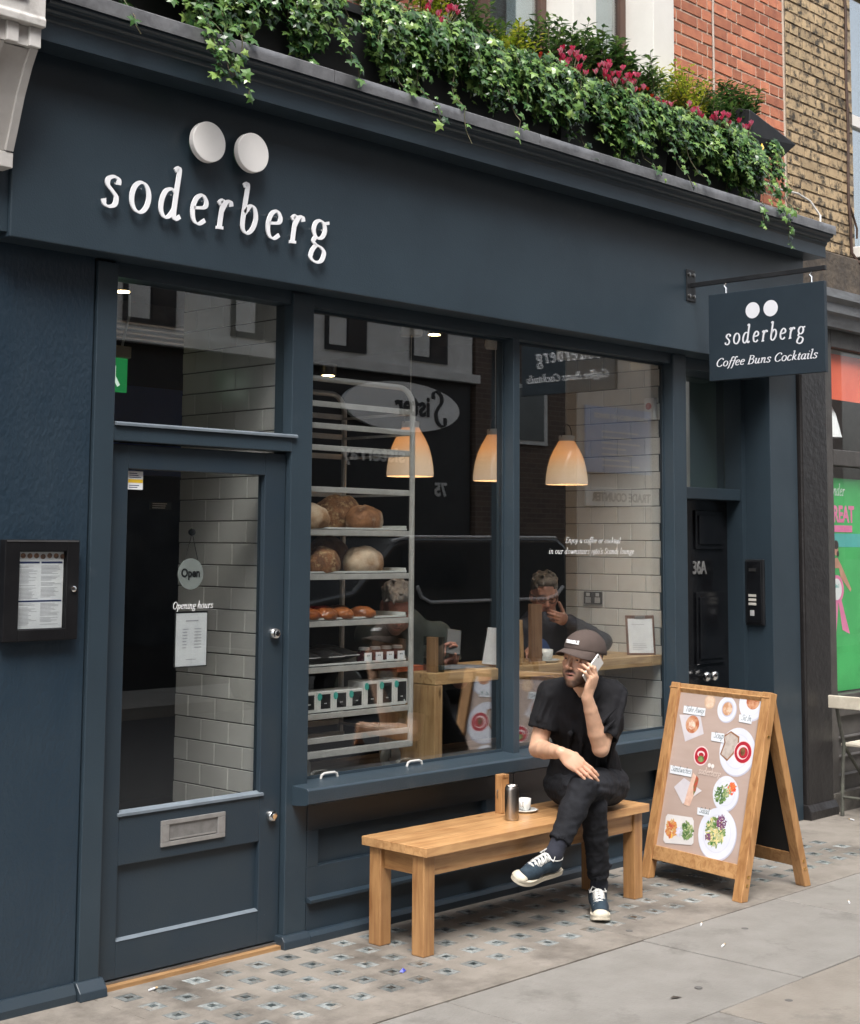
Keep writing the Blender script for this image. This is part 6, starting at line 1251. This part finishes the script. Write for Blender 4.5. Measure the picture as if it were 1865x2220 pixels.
for a, b, r in ((Lsh + V3((-.05, -.05, -.03)), Lsh + V3((-.10, -.035, -.20)), .012), (Lsl + V3((-.055, -.04, .03)), Lsl + V3((-.005, -.078, .09)), .010), (Lsl + V3((-.06, -.03, .07)), Lsl + V3((.0, -.078, .14)), .010), (Lsh + V3((.0, -.075, .0)), Lsl + V3((.0, -.072, .02)), .009), (Rsh + V3((-.06, -.03, -.02)), Rsl + V3((-.06, -.03, .05)), .010), (ch_ + V3((-.10, -.08, .08)), pel + V3((-.16, -.10, .14)), .012), (ch_ + V3((-.03, -.14, .02)), pel + V3((-.10, -.16, .12)), .013), (ch_ + V3((.03, -.15, -.08)), pel + V3((-.06, -.18, .08)), .012), (ch_ + V3((-.12, -.02, -.04)), pel + V3((-.15, -.02, .10)), .011), (pel + V3((-.06, -.16, .13)), pel + V3((.08, -.13, .06)), .014), (pel + V3((-.10, -.12, .08)), pel + V3((.03, -.17, .02)), .014)): F.cone(a, b, r, r * .6, .02)
# neckline and sleeve openings
F.cone(NB_ + V3((.0, 0, -.01)), HM.w((0, -.02, -.05)), .054, .060, .006, '-'); F.cone(NB_ + V3((-.045, -.035, .01)), NB_ + V3((-.075, -.050, -.06)), .022, .005, .005, '-')
F.cone(Lsl.lerp(Lsh, .12), Lsl + (Lel - Lsh) * .3, .058, .060, .004, '-'); F.cone(Rsl.lerp(Rsh, .12), Rsl + (Rel - Rsh) * .3, .060, .062, .004, '-')
me = F.mesh('shirt'); wrinkle(me, .0055, (17, 17, 6), 3); wrinkle(me, .003, (30, 30, 16), 9); put('shirt', me, CLOTH, man, smooth=2)
# trousers
Lhip, Rhip = V3((3.105, -.490, .555)), V3((2.965, -.305, .555)); Lkn, Rkn = V3((2.700, -.640, .600)), V3((2.815, -.616, .500)); Lan, Ran = V3((2.505, -.628, .330)), V3((2.935, -.552, .105))
F = Field((2.40, -.80, .10), (3.32, -.14, .72), .006)
F.ell(pel + V3((0, 0, -.0)), (.172, .135, .095), At, .03); F.chain([Lhip, Lhip.lerp(Lkn, .5), Lkn], [.092, .080, .062], .03); F.chain([Rhip, Rhip.lerp(Rkn, .5), Rkn], [.088, .076, .060], .03)
Lcf, Rcf = Lkn.lerp(Lan, .80), Rkn.lerp(Ran, .84)
F.chain([Lkn, Lkn.lerp(Lan, .35), Lcf], [.060, .059, .050], .02, cut=(Lcf, Lan - Lkn)); F.chain([Rkn, Rkn.lerp(Ran, .35), Rcf], [.056, .056, .050], .012, cut=(Rcf, Ran - Rkn))
ls, rs = (Lan - Lkn), (Ran - Rkn)
for t, ph in ((.72, 0),):
    c = Lkn + ls * t; F.cone(c + V3((-.045, -.01, -.012)), c + V3((.02, -.05, .02 + .01 * math.sin(ph))), .016, .009, .012)
for t, ph in ((.74, 0),):
    c = Rkn + rs * t; F.cone(c + V3((-.045, -.012, -.012)), c + V3((.03, -.052, .014 + .012 * math.sin(ph))), .015, .008, .012)
for a, b in ((Lkn + V3((-.01, -.05, .035)), Lhip + V3((-.10, -.09, .05))), (Lkn + V3((.02, -.06, .02)), Lhip + V3((-.06, -.10, .02))), (Lkn + V3((.05, -.06, -.01)), Lhip + V3((-.05, -.09, -.03))), (Rhip + V3((-.07, -.04, .05)), Rkn + V3((-.05, .05, .04)))): F.cone(a, b, .012, .008, .02)
F.cone(Lcf.lerp(Lkn, .1), Lcf + ls * .3, .042, .044, .003, '-'); F.cone(Rcf.lerp(Rkn, .1), Rcf + rs * .3, .043, .045, .003, '-')
me = F.mesh('trousers'); wrinkle(me, .0035, (10, 10, 34), 5); wrinkle(me, .003, (30, 30, 22), 8); put('trousers', me, DENIM, man, smooth=2)
# socks and sneakers
def shoe(H, name):
    """H: frame at the heel on the sole; y forward (toe), z up"""
    F = Field(H.o - V3((.36, .36, .36)), H.o + V3((.36, .36, .36)), .0045); g = H.w; A = H.ax()
    F.chain([g((0, .045, .058)), g((0, .11, .062)), g((.003, .165, .048)), g((.004, .215, .036))], [.035, .036, .036, .031], .02); F.cone(g((0, .052, .06)), g((0, .055, .100)), .042, .043, .02, cut=(g((0, .05, .098)), tuple(H.u)))
    F.cone(g((0, .055, .085)), g((0, .055, .14)), .034, .036, .004, '-'); F.cone(g((0, .05, -.03)), g((0, .24, -.03)), .042, .042, .0, '-')
    up = put(name, F.mesh(name), NAVYC, man, smooth=2)
    out = [(-.031, .0), (-.036, .05), (-.036, .12), (-.043, .18), (-.042, .225), (-.030, .258), (0, .272), (.031, .258), (.045, .225), (.047, .18), (.038, .12), (.036, .05), (.031, 0), (.02, -.012), (-.02, -.012)]
    out = [(p.x, p.y) for p in spline(out + [out[0]], True, 3)[:-1]]
    mb = MB(); n = len(out); lv = [(.92, .0), (1, .003), (1.0, .012), (.985, .014), (1.0, .017), (.99, .026)]
    for sc, z in lv: mb.add([g((x * sc, .13 + (y - .13) * sc, z + (.012 * max(0, (y - .19) / .08) ** 2))) for x, y in out], [])
    for k in range(len(lv) - 1): mb.f += [(k * n + i, k * n + (i + 1) % n, (k + 1) * n + (i + 1) % n, (k + 1) * n + i) for i in range(n)]
    mb.f += [tuple(range(n)), tuple((len(lv) - 1) * n + i for i in range(n))]; mb.build('sole', RUBBER, up, smooth=True)
    Fc = Field(H.o - V3((.36, .36, .36)), H.o + V3((.36, .36, .36)), .0045); Fc.ell(g((.002, .236, .031)), (.038, .032, .024), A, 0); Fc.cone(g((.0, .12, .07)), g((.002, .184, .07)), .042, .036, .004, '-'); put('toe_cap', Fc.mesh('toe_cap'), RUBBER, up, smooth=1)
    mb = MB()
    for i in range(6):
        y0, y1 = .088 + i * .018, .100 + i * .018; zt = lambda y: .109 - .30 * max(0, y - .105) - .9 * max(0, y - .15) ** 1.4
        for s in (-1, 1): mb.tube([g((s * .026, y0, zt(y0) - .014)), g((s * .012, (y0 + y1) / 2, zt(y0) - .0005)), g((0, (y0 + y1) / 2, zt(y0) + .003)), g((-s * .012, y1, zt(y1) - .0005)), g((-s * .026, y1, zt(y1) - .014))], .0044, 6)
    mb.tube([g((0, .09, .108)), g((.028, .075, .118)), g((.038, .09, .098)), g((.012, .096, .106))], .0034, 6).tube([g((0, .09, .108)), g((-.026, .08, .12)), g((-.040, .10, .096)), g((-.01, .098, .106))], .0034, 6).tube([g((.005, .09, .108)), g((.02, .13, .096)), g((.03, .16, .07))], .0032, 6)
    mb.build('laces', LACE, up, smooth='all')
    mb = MB().tube([g((.04 * math.sin(a), .055 + .044 * math.cos(a) * -1, .098)) for a in np.linspace(-2.6, 2.6, 15)], .004, 6).build('collar_trim', LACE, up, smooth='all')
    return up
HR = Frame((2.965, -.515, .002), (-.75, -.66, 0), (0, 0, 1)); shoe(HR, 'right_sneaker')
_fw = V3((-.90, .10, -.06)).normalized(); _up = V3((.20, -.42, .86)); HLs = Frame((0, 0, 0), _fw, _up); HLs.o = Lan - HLs.f * .055 - HLs.u * .10; shoe(HLs, 'left_sneaker')
F = Field((2.3, -.80, .03), (3.1, -.40, .50), .005); F.chain([Rcf.lerp(Rkn, .15), Ran + V3((0, 0, .02)), HR.w((0, .05, .06))], [.040, .037, .036], .02); put('sock', F.mesh('sock'), SOCK, man, smooth=1)
F = Field((2.3, -.80, .03), (3.1, -.40, .60), .005); F.chain([Lcf.lerp(Lkn, .15), Lan, HLs.w((0, .055, .06))], [.042, .037, .037], .02); put('sock', F.mesh('sock'), SOCK, man, smooth=1)
# cap
CAPM = pm('brown_cap_cotton', (.092, .070, .062), .9, (.072, .054, .048), 9, .3, .7, .25, 300, space='obj', spec=.2)
mb = MB(); nu, nv = 36, 12; rx, ry, rz, cz = .0855, .114, .090, .038
def dome(a, t, g=0): return V3(((rx + g) * math.cos(a) * math.cos(t), -.016 + (ry + g) * math.sin(a) * math.cos(t), cz + (rz + g) * math.sin(t) - .012 * math.sin(a) * (1 - math.sin(t)) * -1))
for j in range(nv + 1):
    t = R(-6 + 96 * j / nv)
    for i in range(nu):
        a = 2 * math.pi * i / nu; seam = -.0022 * max(0, 1 - abs(((i + 3) % 6) - 0) / 1.0) if (i + 3) % 6 == 0 else 0
        mb.v.append(tuple(HM.w(dome(a, min(t, R(89.5)), seam + .0022 * mnoise.noise((math.cos(a) * 3, math.sin(a) * 3, t * 3))))))
for j in range(nv):
    for i in range(nu): mb.f.append((j * nu + i, j * nu + (i + 1) % nu, (j + 1) * nu + (i + 1) % nu, (j + 1) * nu + i))
cap = mb.build('cap', CAPM, man, smooth='all'); so = cap.modifiers.new('thick', 'SOLIDIFY'); so.thickness = .004
MB().lathe([(.006, 0), (.005, .004), (.001, .006)], n=10).xform(HM.M() @ Matrix.Translation((0, -.016, cz + rz))).build('cap_button', CAPM, cap, smooth='all')
mb = MB(); nb, ma = 8, 17
for lay_ in (0, 1):
    for j in range(nb + 1):
        q = j / nb
        for i in range(ma):
            a = R(14 + 152 * i / (ma - 1)); e = math.sin((a - R(14)) / R(152) * math.pi) ** .55; L = .068 * q * e
            x = (rx - .001) * math.cos(a) * (1 + .10 * q * e); y = -.016 + (ry - .001) * math.sin(a) + L; z = cz + .010 - .006 - .024 * (abs(math.cos(a)) ** 1.6) * (.4 + q) - .010 * q ** 1.3 - lay_ * .0035 + .006
            mb.v.append(tuple(HM.w((x, y, z))))
N0 = (nb + 1) * ma
for l_ in (0, 1):
    for j in range(nb):
        for i in range(ma - 1): mb.f.append((l_ * N0 + j * ma + i, l_ * N0 + j * ma + i + 1, l_ * N0 + (j + 1) * ma + i + 1, l_ * N0 + (j + 1) * ma + i))
for i in range(ma - 1): mb.f.append((nb * ma + i, nb * ma + i + 1, N0 + nb * ma + i + 1, N0 + nb * ma + i))
mb.build('cap_brim', CAPM, cap, smooth=True)
tx = sans_text('TERRIBLE', .0225, .0008, .0011, 'CENTER', .82)
mb = MB(); mb.f = tx.f; mb.v = [tuple(HM.w(dome(math.pi / 2 - x / .092, R(17) + z / .095, .0052 - y * .6))) for x, y, z in tx.v]
# mirrored angle so that it reads from the front
mb.v = [tuple(HM.w(dome(math.pi / 2 - x / .092, R(15) + z / .095, .0052 - y * .6))) for x, y, z in tx.v]
mb.build('cap_lettering', WHITE, cap)
# the phone
PH = thing('mobile_phone', 'white smartphone held to the ear of the man on the bench', 'phone')
_t, _b = HM.w((.088, -.014, .018)), HM.w((.072, .080, -.085)); pc = (_t + _b) / 2; py_ = (_t - _b).normalized(); nL = (HL - py_ * HL.dot(py_)).normalized(); px_ = nL.cross(py_).normalized(); PM_ = Matrix(((px_.x, nL.x, py_.x, 0), (px_.y, nL.y, py_.y, 0), (px_.z, nL.z, py_.z, 0), (0, 0, 0, 1)))
PH.location = pc
MB().box(-.034, .034, -.0035, .0040, -.069, .069).xform(PM_).build('casing', pm('phone_white', (.66, .65, .63), .25, (.6, .6, .58), 7), PH, bevel=.004, local=True)
MB().box(-.032, .032, -.0045, -.0036, -.066, .066).xform(PM_).build('screen', BLACKPAINT, PH, local=True); MB().lathe([(.004, .0041), (.004, .005)], (.022, 0, .058), 'y', 12).xform(PM_).build('camera_lens', BLACK, PH, local=True)

# ------------------------------------------------------------------ two guests behind the window
def hairmass(F, H, sc, style):
    A = H.ax(); g = lambda *p: H.w([q * sc for q in p])
    F.ell(g(0, -.026, .058), [q * sc for q in (.080, .096, .080)], A, .01); F.ell(g(0, .045, .096), [q * sc for q in (.062, .045, .028)], A, .015)
    for i in range(26):
        a = random.uniform(-2.6, 2.6); t = random.uniform(.2, 1.3); p = g(.08 * math.sin(a) * math.cos(t), -.03 + .1 * math.cos(a) * math.cos(t) * (1 if abs(a) < 1.5 else .8), .055 + .085 * math.sin(t)); F.cone(p, p + V3(tuple(H.f * .03 + rv(.02))), .012, .006, .01)
    F.cone(g(-.045, .10, -.0), g(.045, .10, -.0), .036 * sc, .036 * sc, .01, '-'); F.ell(g(0, .075, .0), [q * sc for q in (.075, .055, .058)], A, .01, '-')
    for s in (-1, 1): F.ell(g(s * .085, -.0, -.01), [q * sc for q in (.02, .022, .036)], A, .006, '-')
def guest(label, H, sc, sh, els, wrs, hands_, tors, cloth, skin, hairc, beard_amt, glasses=False, inner=None, origin=(0, 0, 0)):
    lo = V3(tors) - V3((.52, .62, .30)); hi = V3((tors[0] + .46, tors[1] + .30, H.o.z + .2)); F = Field(lo, hi, .0048); head(F, H, sc, .2); nb = (V3(sh[0]) + V3(sh[1])) / 2 + V3((0, 0, .03))
    F.cone(H.w((0, -.025 * sc, -.06 * sc)), nb, .052, .06, .02); F.cone(sh[0], sh[1], .045, .045, .05); F.cone(nb, tors, .09, .11, .05)
    for s, e, w in zip(sh, els, wrs): F.chain([V3(s), V3(e)], [.045, .038], .02); F.chain([V3(e), V3(w)], [.038, .026], .015)
    for h in hands_: hand(F, *h)
    me = F.mesh('person'); set_tone(me, face_tones(F.V, H, sc, skin, (.12, .09, .07), hairc, (.36, .14, .12), beard_amt, .06)); o = put('person', me, SKIN, None, origin, 1); tag(o, label, 'person'); eyes(H, sc, o)
    F = Field(lo, hi, .0065); F.cone(sh[0], sh[1], .068, .068, .05); F.ell((V3(tors) + nb) / 2, (.19, .15, .24), None, .05); F.cone(nb, tors, .12, .16, .05)
    for s, e, w, L in zip(sh, els, wrs, cloth[1]):
        F.chain([V3(s), V3(e)], [.062, .055], .03) if L > 1 else F.cone(s, V3(s).lerp(V3(e), L), .062, .060, .03, cut=(tuple(V3(s).lerp(V3(e), L)), tuple(V3(e) - V3(s))))
        if L > 1: F.chain([V3(e), V3(e).lerp(V3(w), .88)], [.054, .044], .02)
    F.cone(nb + V3((0, 0, -.01)), H.w((0, -.02, -.05)), .064, .062, .006, '-')
    me = F.mesh('top'); wrinkle(me, .006, (14, 14, 8), 2); put('top', me, cloth[0], o, smooth=2)
    F = Field(H.o - V3((.2, .2, .2)), H.o + V3((.2, .2, .24)), .005); hairmass(F, H, sc, 0); put('hair', F.mesh('hair'), pm('hair_%d' % int(hairc[0] * 1000), hairc, .6, tuple(c * 1.9 for c in hairc), 40, .4, .6, .8, 70, space='obj', stretch=(1, 1, .3)), o, smooth=1)
    if glasses:
        mb = MB(); g = lambda *p: H.w([q * sc for q in p])
        for s in (-1, 1): mb.tube([g(s * .031 + .024 * math.cos(a), .104 - .02 * abs(math.cos(a)) * (1 if s * math.cos(a) > 0 else .2), .002 + .017 * math.sin(a)) for a in np.linspace(0, 6.283, 21)], .0022, 6).tube([g(s * .055, .088, .008), g(s * .078, .03, .012), g(s * .082, -.02, .008)], .002, 6)
        mb.tube([g(-.008, .112, .006), g(.008, .112, .006)], .002, 6).build('spectacles', BLACK, o, smooth='all')
    return o
# reading man with glasses: right elbow raised, hand at the mouth
H1 = Frame((4.005, .66, 1.405), (-.62, -.74, -.22), (-.05, -.1, 1)); JK = pm('dark_blue_jacket', (.012, .014, .024), .7, (.018, .021, .034), 8, bump=.3, bscale=60, space='obj')
g1 = guest('guest with grey hair and glasses behind the right pane, hand at his mouth', H1, 1.0, ((4.16, .60, 1.20), (3.84, .74, 1.20)), ((4.21, .40, 1.15), (3.75, .62, .98)), ((4.00, .50, 1.275), (3.62, .44, 1.12)),
      [((4.00, .50, 1.275), (-.80, -.30, .10), (-.10, .80, .2), (0, .1, 1), [(0, 35, 55, 40)] * 4, .95, [(.6, .6, .3)] * 3), ((3.62, .44, 1.12), (-.7, -.6, .0), (0, 0, -1), (.5, -.5, 0), [(0, 25, 40, 30)] * 4, .9, None)], (4.03, .78, .85), (JK, (2, 2)), (.42, .22, .16), (.085, .075, .065), .15, True, origin=(4.03, .78, .64))
F = Field((3.7, .3, .80), (4.2, .9, 1.24), .007); F.ell((3.93, .62, 1.02), (.10, .06, .17), None, 0); put('blue_shirt', F.mesh('blue_shirt'), pm('blue_shirt', (.03, .07, .20), .8, (.025, .06, .17), 9), g1, smooth=2)
# bearded man bent over his phone behind the rack
H2 = Frame((2.73, .60, 1.375), (-.55, -.72, -.55), (-.25, -.40, .9)); TG = pm('grey_green_tee', (.035, .046, .042), .85, (.045, .057, .052), 8, bump=.2, bscale=50, space='obj')
guest('grey-haired guest in a dark green tee bent over his phone behind the rack', H2, 1.0, ((3.04, .60, 1.22), (2.74, .82, 1.22)), ((3.13, .52, .98), (2.78, .60, .96)), ((2.96, .42, 1.08), (2.84, .44, 1.07)),
      [((2.96, .42, 1.08), (-.10, -.35, .75), (-.9, .1, .1), (-.1, -.8, .2), [(0, 30, 50, 30), (0, 32, 50, 30), (0, 34, 50, 30), (0, 36, 50, 30)], .95, [(.8, .4, .4)] * 3), ((2.84, .44, 1.07), (.2, -.3, .8), (.8, .1, .1), (.1, -.8, .2), [(0, 30, 50, 30)] * 4, .95, [(.8, .4, .4)] * 3)], (2.97, .80, .85), (TG, (.62, .62)), (.42, .20, .15), (.16, .15, .14), .8, False, origin=(2.97, .80, .64))
t = thing('dark_mobile_phone', 'dark phone in the hands of the guest behind the rack', 'phone', (2.92, .37, 1.20), (R(-35), R(8), R(-40))); MB().box(-.038, .038, -.004, .004, -.075, .075).build('casing', BLACK, t, bevel=.004, local=True); MB().box(-.035, .035, .0042, .005, -.07, .07).build('screen', BLACKPAINT, t, local=True)

# ================================================================== across the street (seen in the glass)
RX = Matrix.Rotation(math.pi, 4, 'Z')
def facing(mb, x, y, z): return mb.xform(Matrix.Translation((x, y, z)) @ RX)
OB = thing('record_shop_building', 'white-storeyed building with black shopfront and oval sign across the street', 'building', (9.5, -9.6, 0))
DK = pm('dark_shopfront', (.014, .015, .017), .5, (.02, .021, .023), 4); OWH = pm('far_white_render', (.66, .66, .64), .7, (.58, .58, .56), 4); DBR = brickwall_mat('far_dark_brick', (.11, .075, .055), (.075, .05, .04), (.15, .13, .11)); DGL = pm('far_window_glass', (.03, .035, .04), .1, (.05, .055, .06), 2)
box('ground_floor', DK, OB, 5.0, 13.3, -10.0, -9.55, 0, 4.04); box('white_storey', OWH, OB, 5.0, 13.3, -10.0, -9.52, 4.05, 7.2); box('upper_storeys', DBR, OB, 5.0, 13.3, -10.0, -9.54, 7.21, 12.0); box('string_course', OWH, OB, 5.0, 13.35, -9.52, -9.40, 4.02, 4.14)
for k in range(5):
    x = 5.6 + k * 1.6; f = box('window', DK, OB, x, x + .75, -9.515, -9.49, 4.25, 6.0); box('sash', OWH, f, x + .06, x + .36, -9.489, -9.48, 4.32, 5.9); box('pane', DGL, f, x + .4, x + .70, -9.489, -9.482, 4.32, 5.9)
OV = thing('oval_sign', 'white oval shop sign with dark lettering across the street', 'sign', (11.86, -9.5, 3.25)); mb = MB().lathe([(1, -9.549), (1, -9.48)], (0, 0, 0), 'y', 48); mb.v = [(11.86 + a * 1.13, b, 3.585 + c * .345) for a, b, c in mb.v]; mb.build('oval_board', pm('oval_white', (.86, .87, .86), .5, (.82, .83, .82), 4), OV, smooth=True)
facing(stroke_text(MB(), 'S', 0, 0, .30, .01, thin=.08, thick=.24, shear=.15), 12.72, -9.478, 3.36).build('letter', DK, OV); facing(sans_text('ister', .40, .005, .012, sx=.95), 12.38, -9.475, 3.48).build('lettering', DK, OV)
facing(sans_text('sisterray', .30, .005, .006, 'LEFT', 1.15), 11.95, -9.54, 2.82).build('fascia_lettering', OWH, OB); facing(sans_text('75', .26, .005, .008), 12.8, -9.54, 2.38).build('street_number', OWH, OB)
facing(MB().box(-1.0, 1.0, 0, .04, 0, 1.7), 7.5, -9.545, .5).build('shop_window', DGL, OB)
B2_ = thing('dark_brick_building', 'dark brick building beyond the oval sign across the street', 'building', (14.5, -9.6, 0)); box('wall', DBR, B2_, 13.36, 15.7, -10, -9.5, 0, 12); 
for z in (3.2, 5.6): f = box('window', OWH, B2_, 14.2, 14.95, -9.495, -9.46, z, z + .9); box('pane', DGL, f, 14.28, 14.86, -9.459, -9.45, z + .06, z + .84)
B3_ = thing('trade_counter_building', 'pale shop with blue notice and trade counter sign across the street', 'building', (18, -9.6, 0)); box('wall', pm('far_cream', (.46, .43, .39), .8, (.4, .37, .33), 3), B3_, 15.72, 24, -10, -9.5, 0, 12)
pn = box('notice_panel', pm('notice_blue', (.26, .36, .55), .6, (.22, .32, .5), 4), B3_, 15.9, 17.7, -9.495, -9.46, 2.85, 3.9); facing(sans_text('LONDON MERCHANT SERVICES', .10, .002, .004), 17.55, -9.455, 3.72).build('lettering', OWH, pn); mb = MB(); [mb.box(-random.uniform(.6, 1.1), 0, 0, .003, k * .09, k * .09 + .03) for k in range(7)]; facing(mb, 16.3, -9.452, 2.95).build('printed_lines', OWH, pn)
sg = box('sign_panel', OWH, B3_, 15.9, 17.7, -9.495, -9.46, 2.32, 2.62); facing(sans_text('TRADE COUNTER', .19, .002, .006), 17.6, -9.455, 2.40).build('lettering', DK, sg)
B0_ = thing('brown_brick_building', 'brown brick building opposite the glazed door', 'building', (0, -9.6, 0)); box('wall', brickwall_mat('far_brown_brick', (.20, .11, .075), (.14, .08, .055), (.24, .20, .16)), B0_, -14, 4.98, -10, -9.5, 0, 12); box('shopfront', DK, B0_, -6, 4.9, -9.495, -9.44, 0, 3.4)
for k in range(4): f = box('window', OWH, B0_, -5 + k * 2.6, -3.9 + k * 2.6, -9.495, -9.46, 4.2, 6.0); box('pane', DGL, f, -4.93 + k * 2.6, -3.97 + k * 2.6, -9.459, -9.45, 4.27, 5.93)
# parked van
VN = thing('parked_van', 'dark grey van parked on the far side of the street', 'van', (9.6, -7.3, -.12)); VP = pm('van_paint', (.035, .037, .04), .25, (.042, .044, .047), 3, coat=.6)
pr = [(7.3, .35), (7.3, .95), (7.5, 1.10), (8.15, 1.20), (8.72, 1.70), (8.9, 1.76), (11.55, 1.78), (11.7, 1.70), (11.75, .9), (11.75, .35)]
body = MB().prism(pr, 'y', -8.15, -6.5).build('body', VP, VN, bevel=.05); body.modifiers['bevel'].segments = 3
box('side_window', DGL, VN, 8.85, 9.9, -6.497, -6.49, 1.22, 1.62, .0); MB().tube([(9.08, -6.485, 1.24), (9.15, -6.485, 1.12), (9.30, -6.485, 1.06), (11.3, -6.485, 1.06), (11.5, -6.485, 1.10), (11.62, -6.485, 1.2)], .02, 8).build('side_moulding', pm('van_moulding', (.62, .63, .64), .35, (.56, .57, .58), 5), VN, smooth=True)
MB().tube([(8.72, -6.52, 1.735), (8.95, -6.50, 1.78), (11.5, -6.50, 1.79)], .016, 8).build('roof_gutter', MATS['van_moulding'], VN); box('bumper', DK, VN, 7.22, 7.4, -8.1, -6.55, .3, .6, .03); box('headlight', pm('lamp_red', (.3, .02, .02), .2, (.25, .02, .02), 4), VN, 7.4, 7.75, -6.505, -6.48, .95, 1.06)
for x in (8.1, 10.9):
    for y in (-6.62, -8.05): wl = MB().lathe([(.30, -.1), (.33, -.08), (.33, .08), (.30, .1)], (x, y, .21), 'y', 28).build('wheel', pm('tyre', (.02, .02, .02), .8, (.03, .03, .03), 9), VN, smooth=True); MB().lathe([(.2, .1005 if y > -7 else -.1005), (.18, .11 if y > -7 else -.11)], (x, y, .21), 'y', 24).build('hub_cap', STEEL, wl)
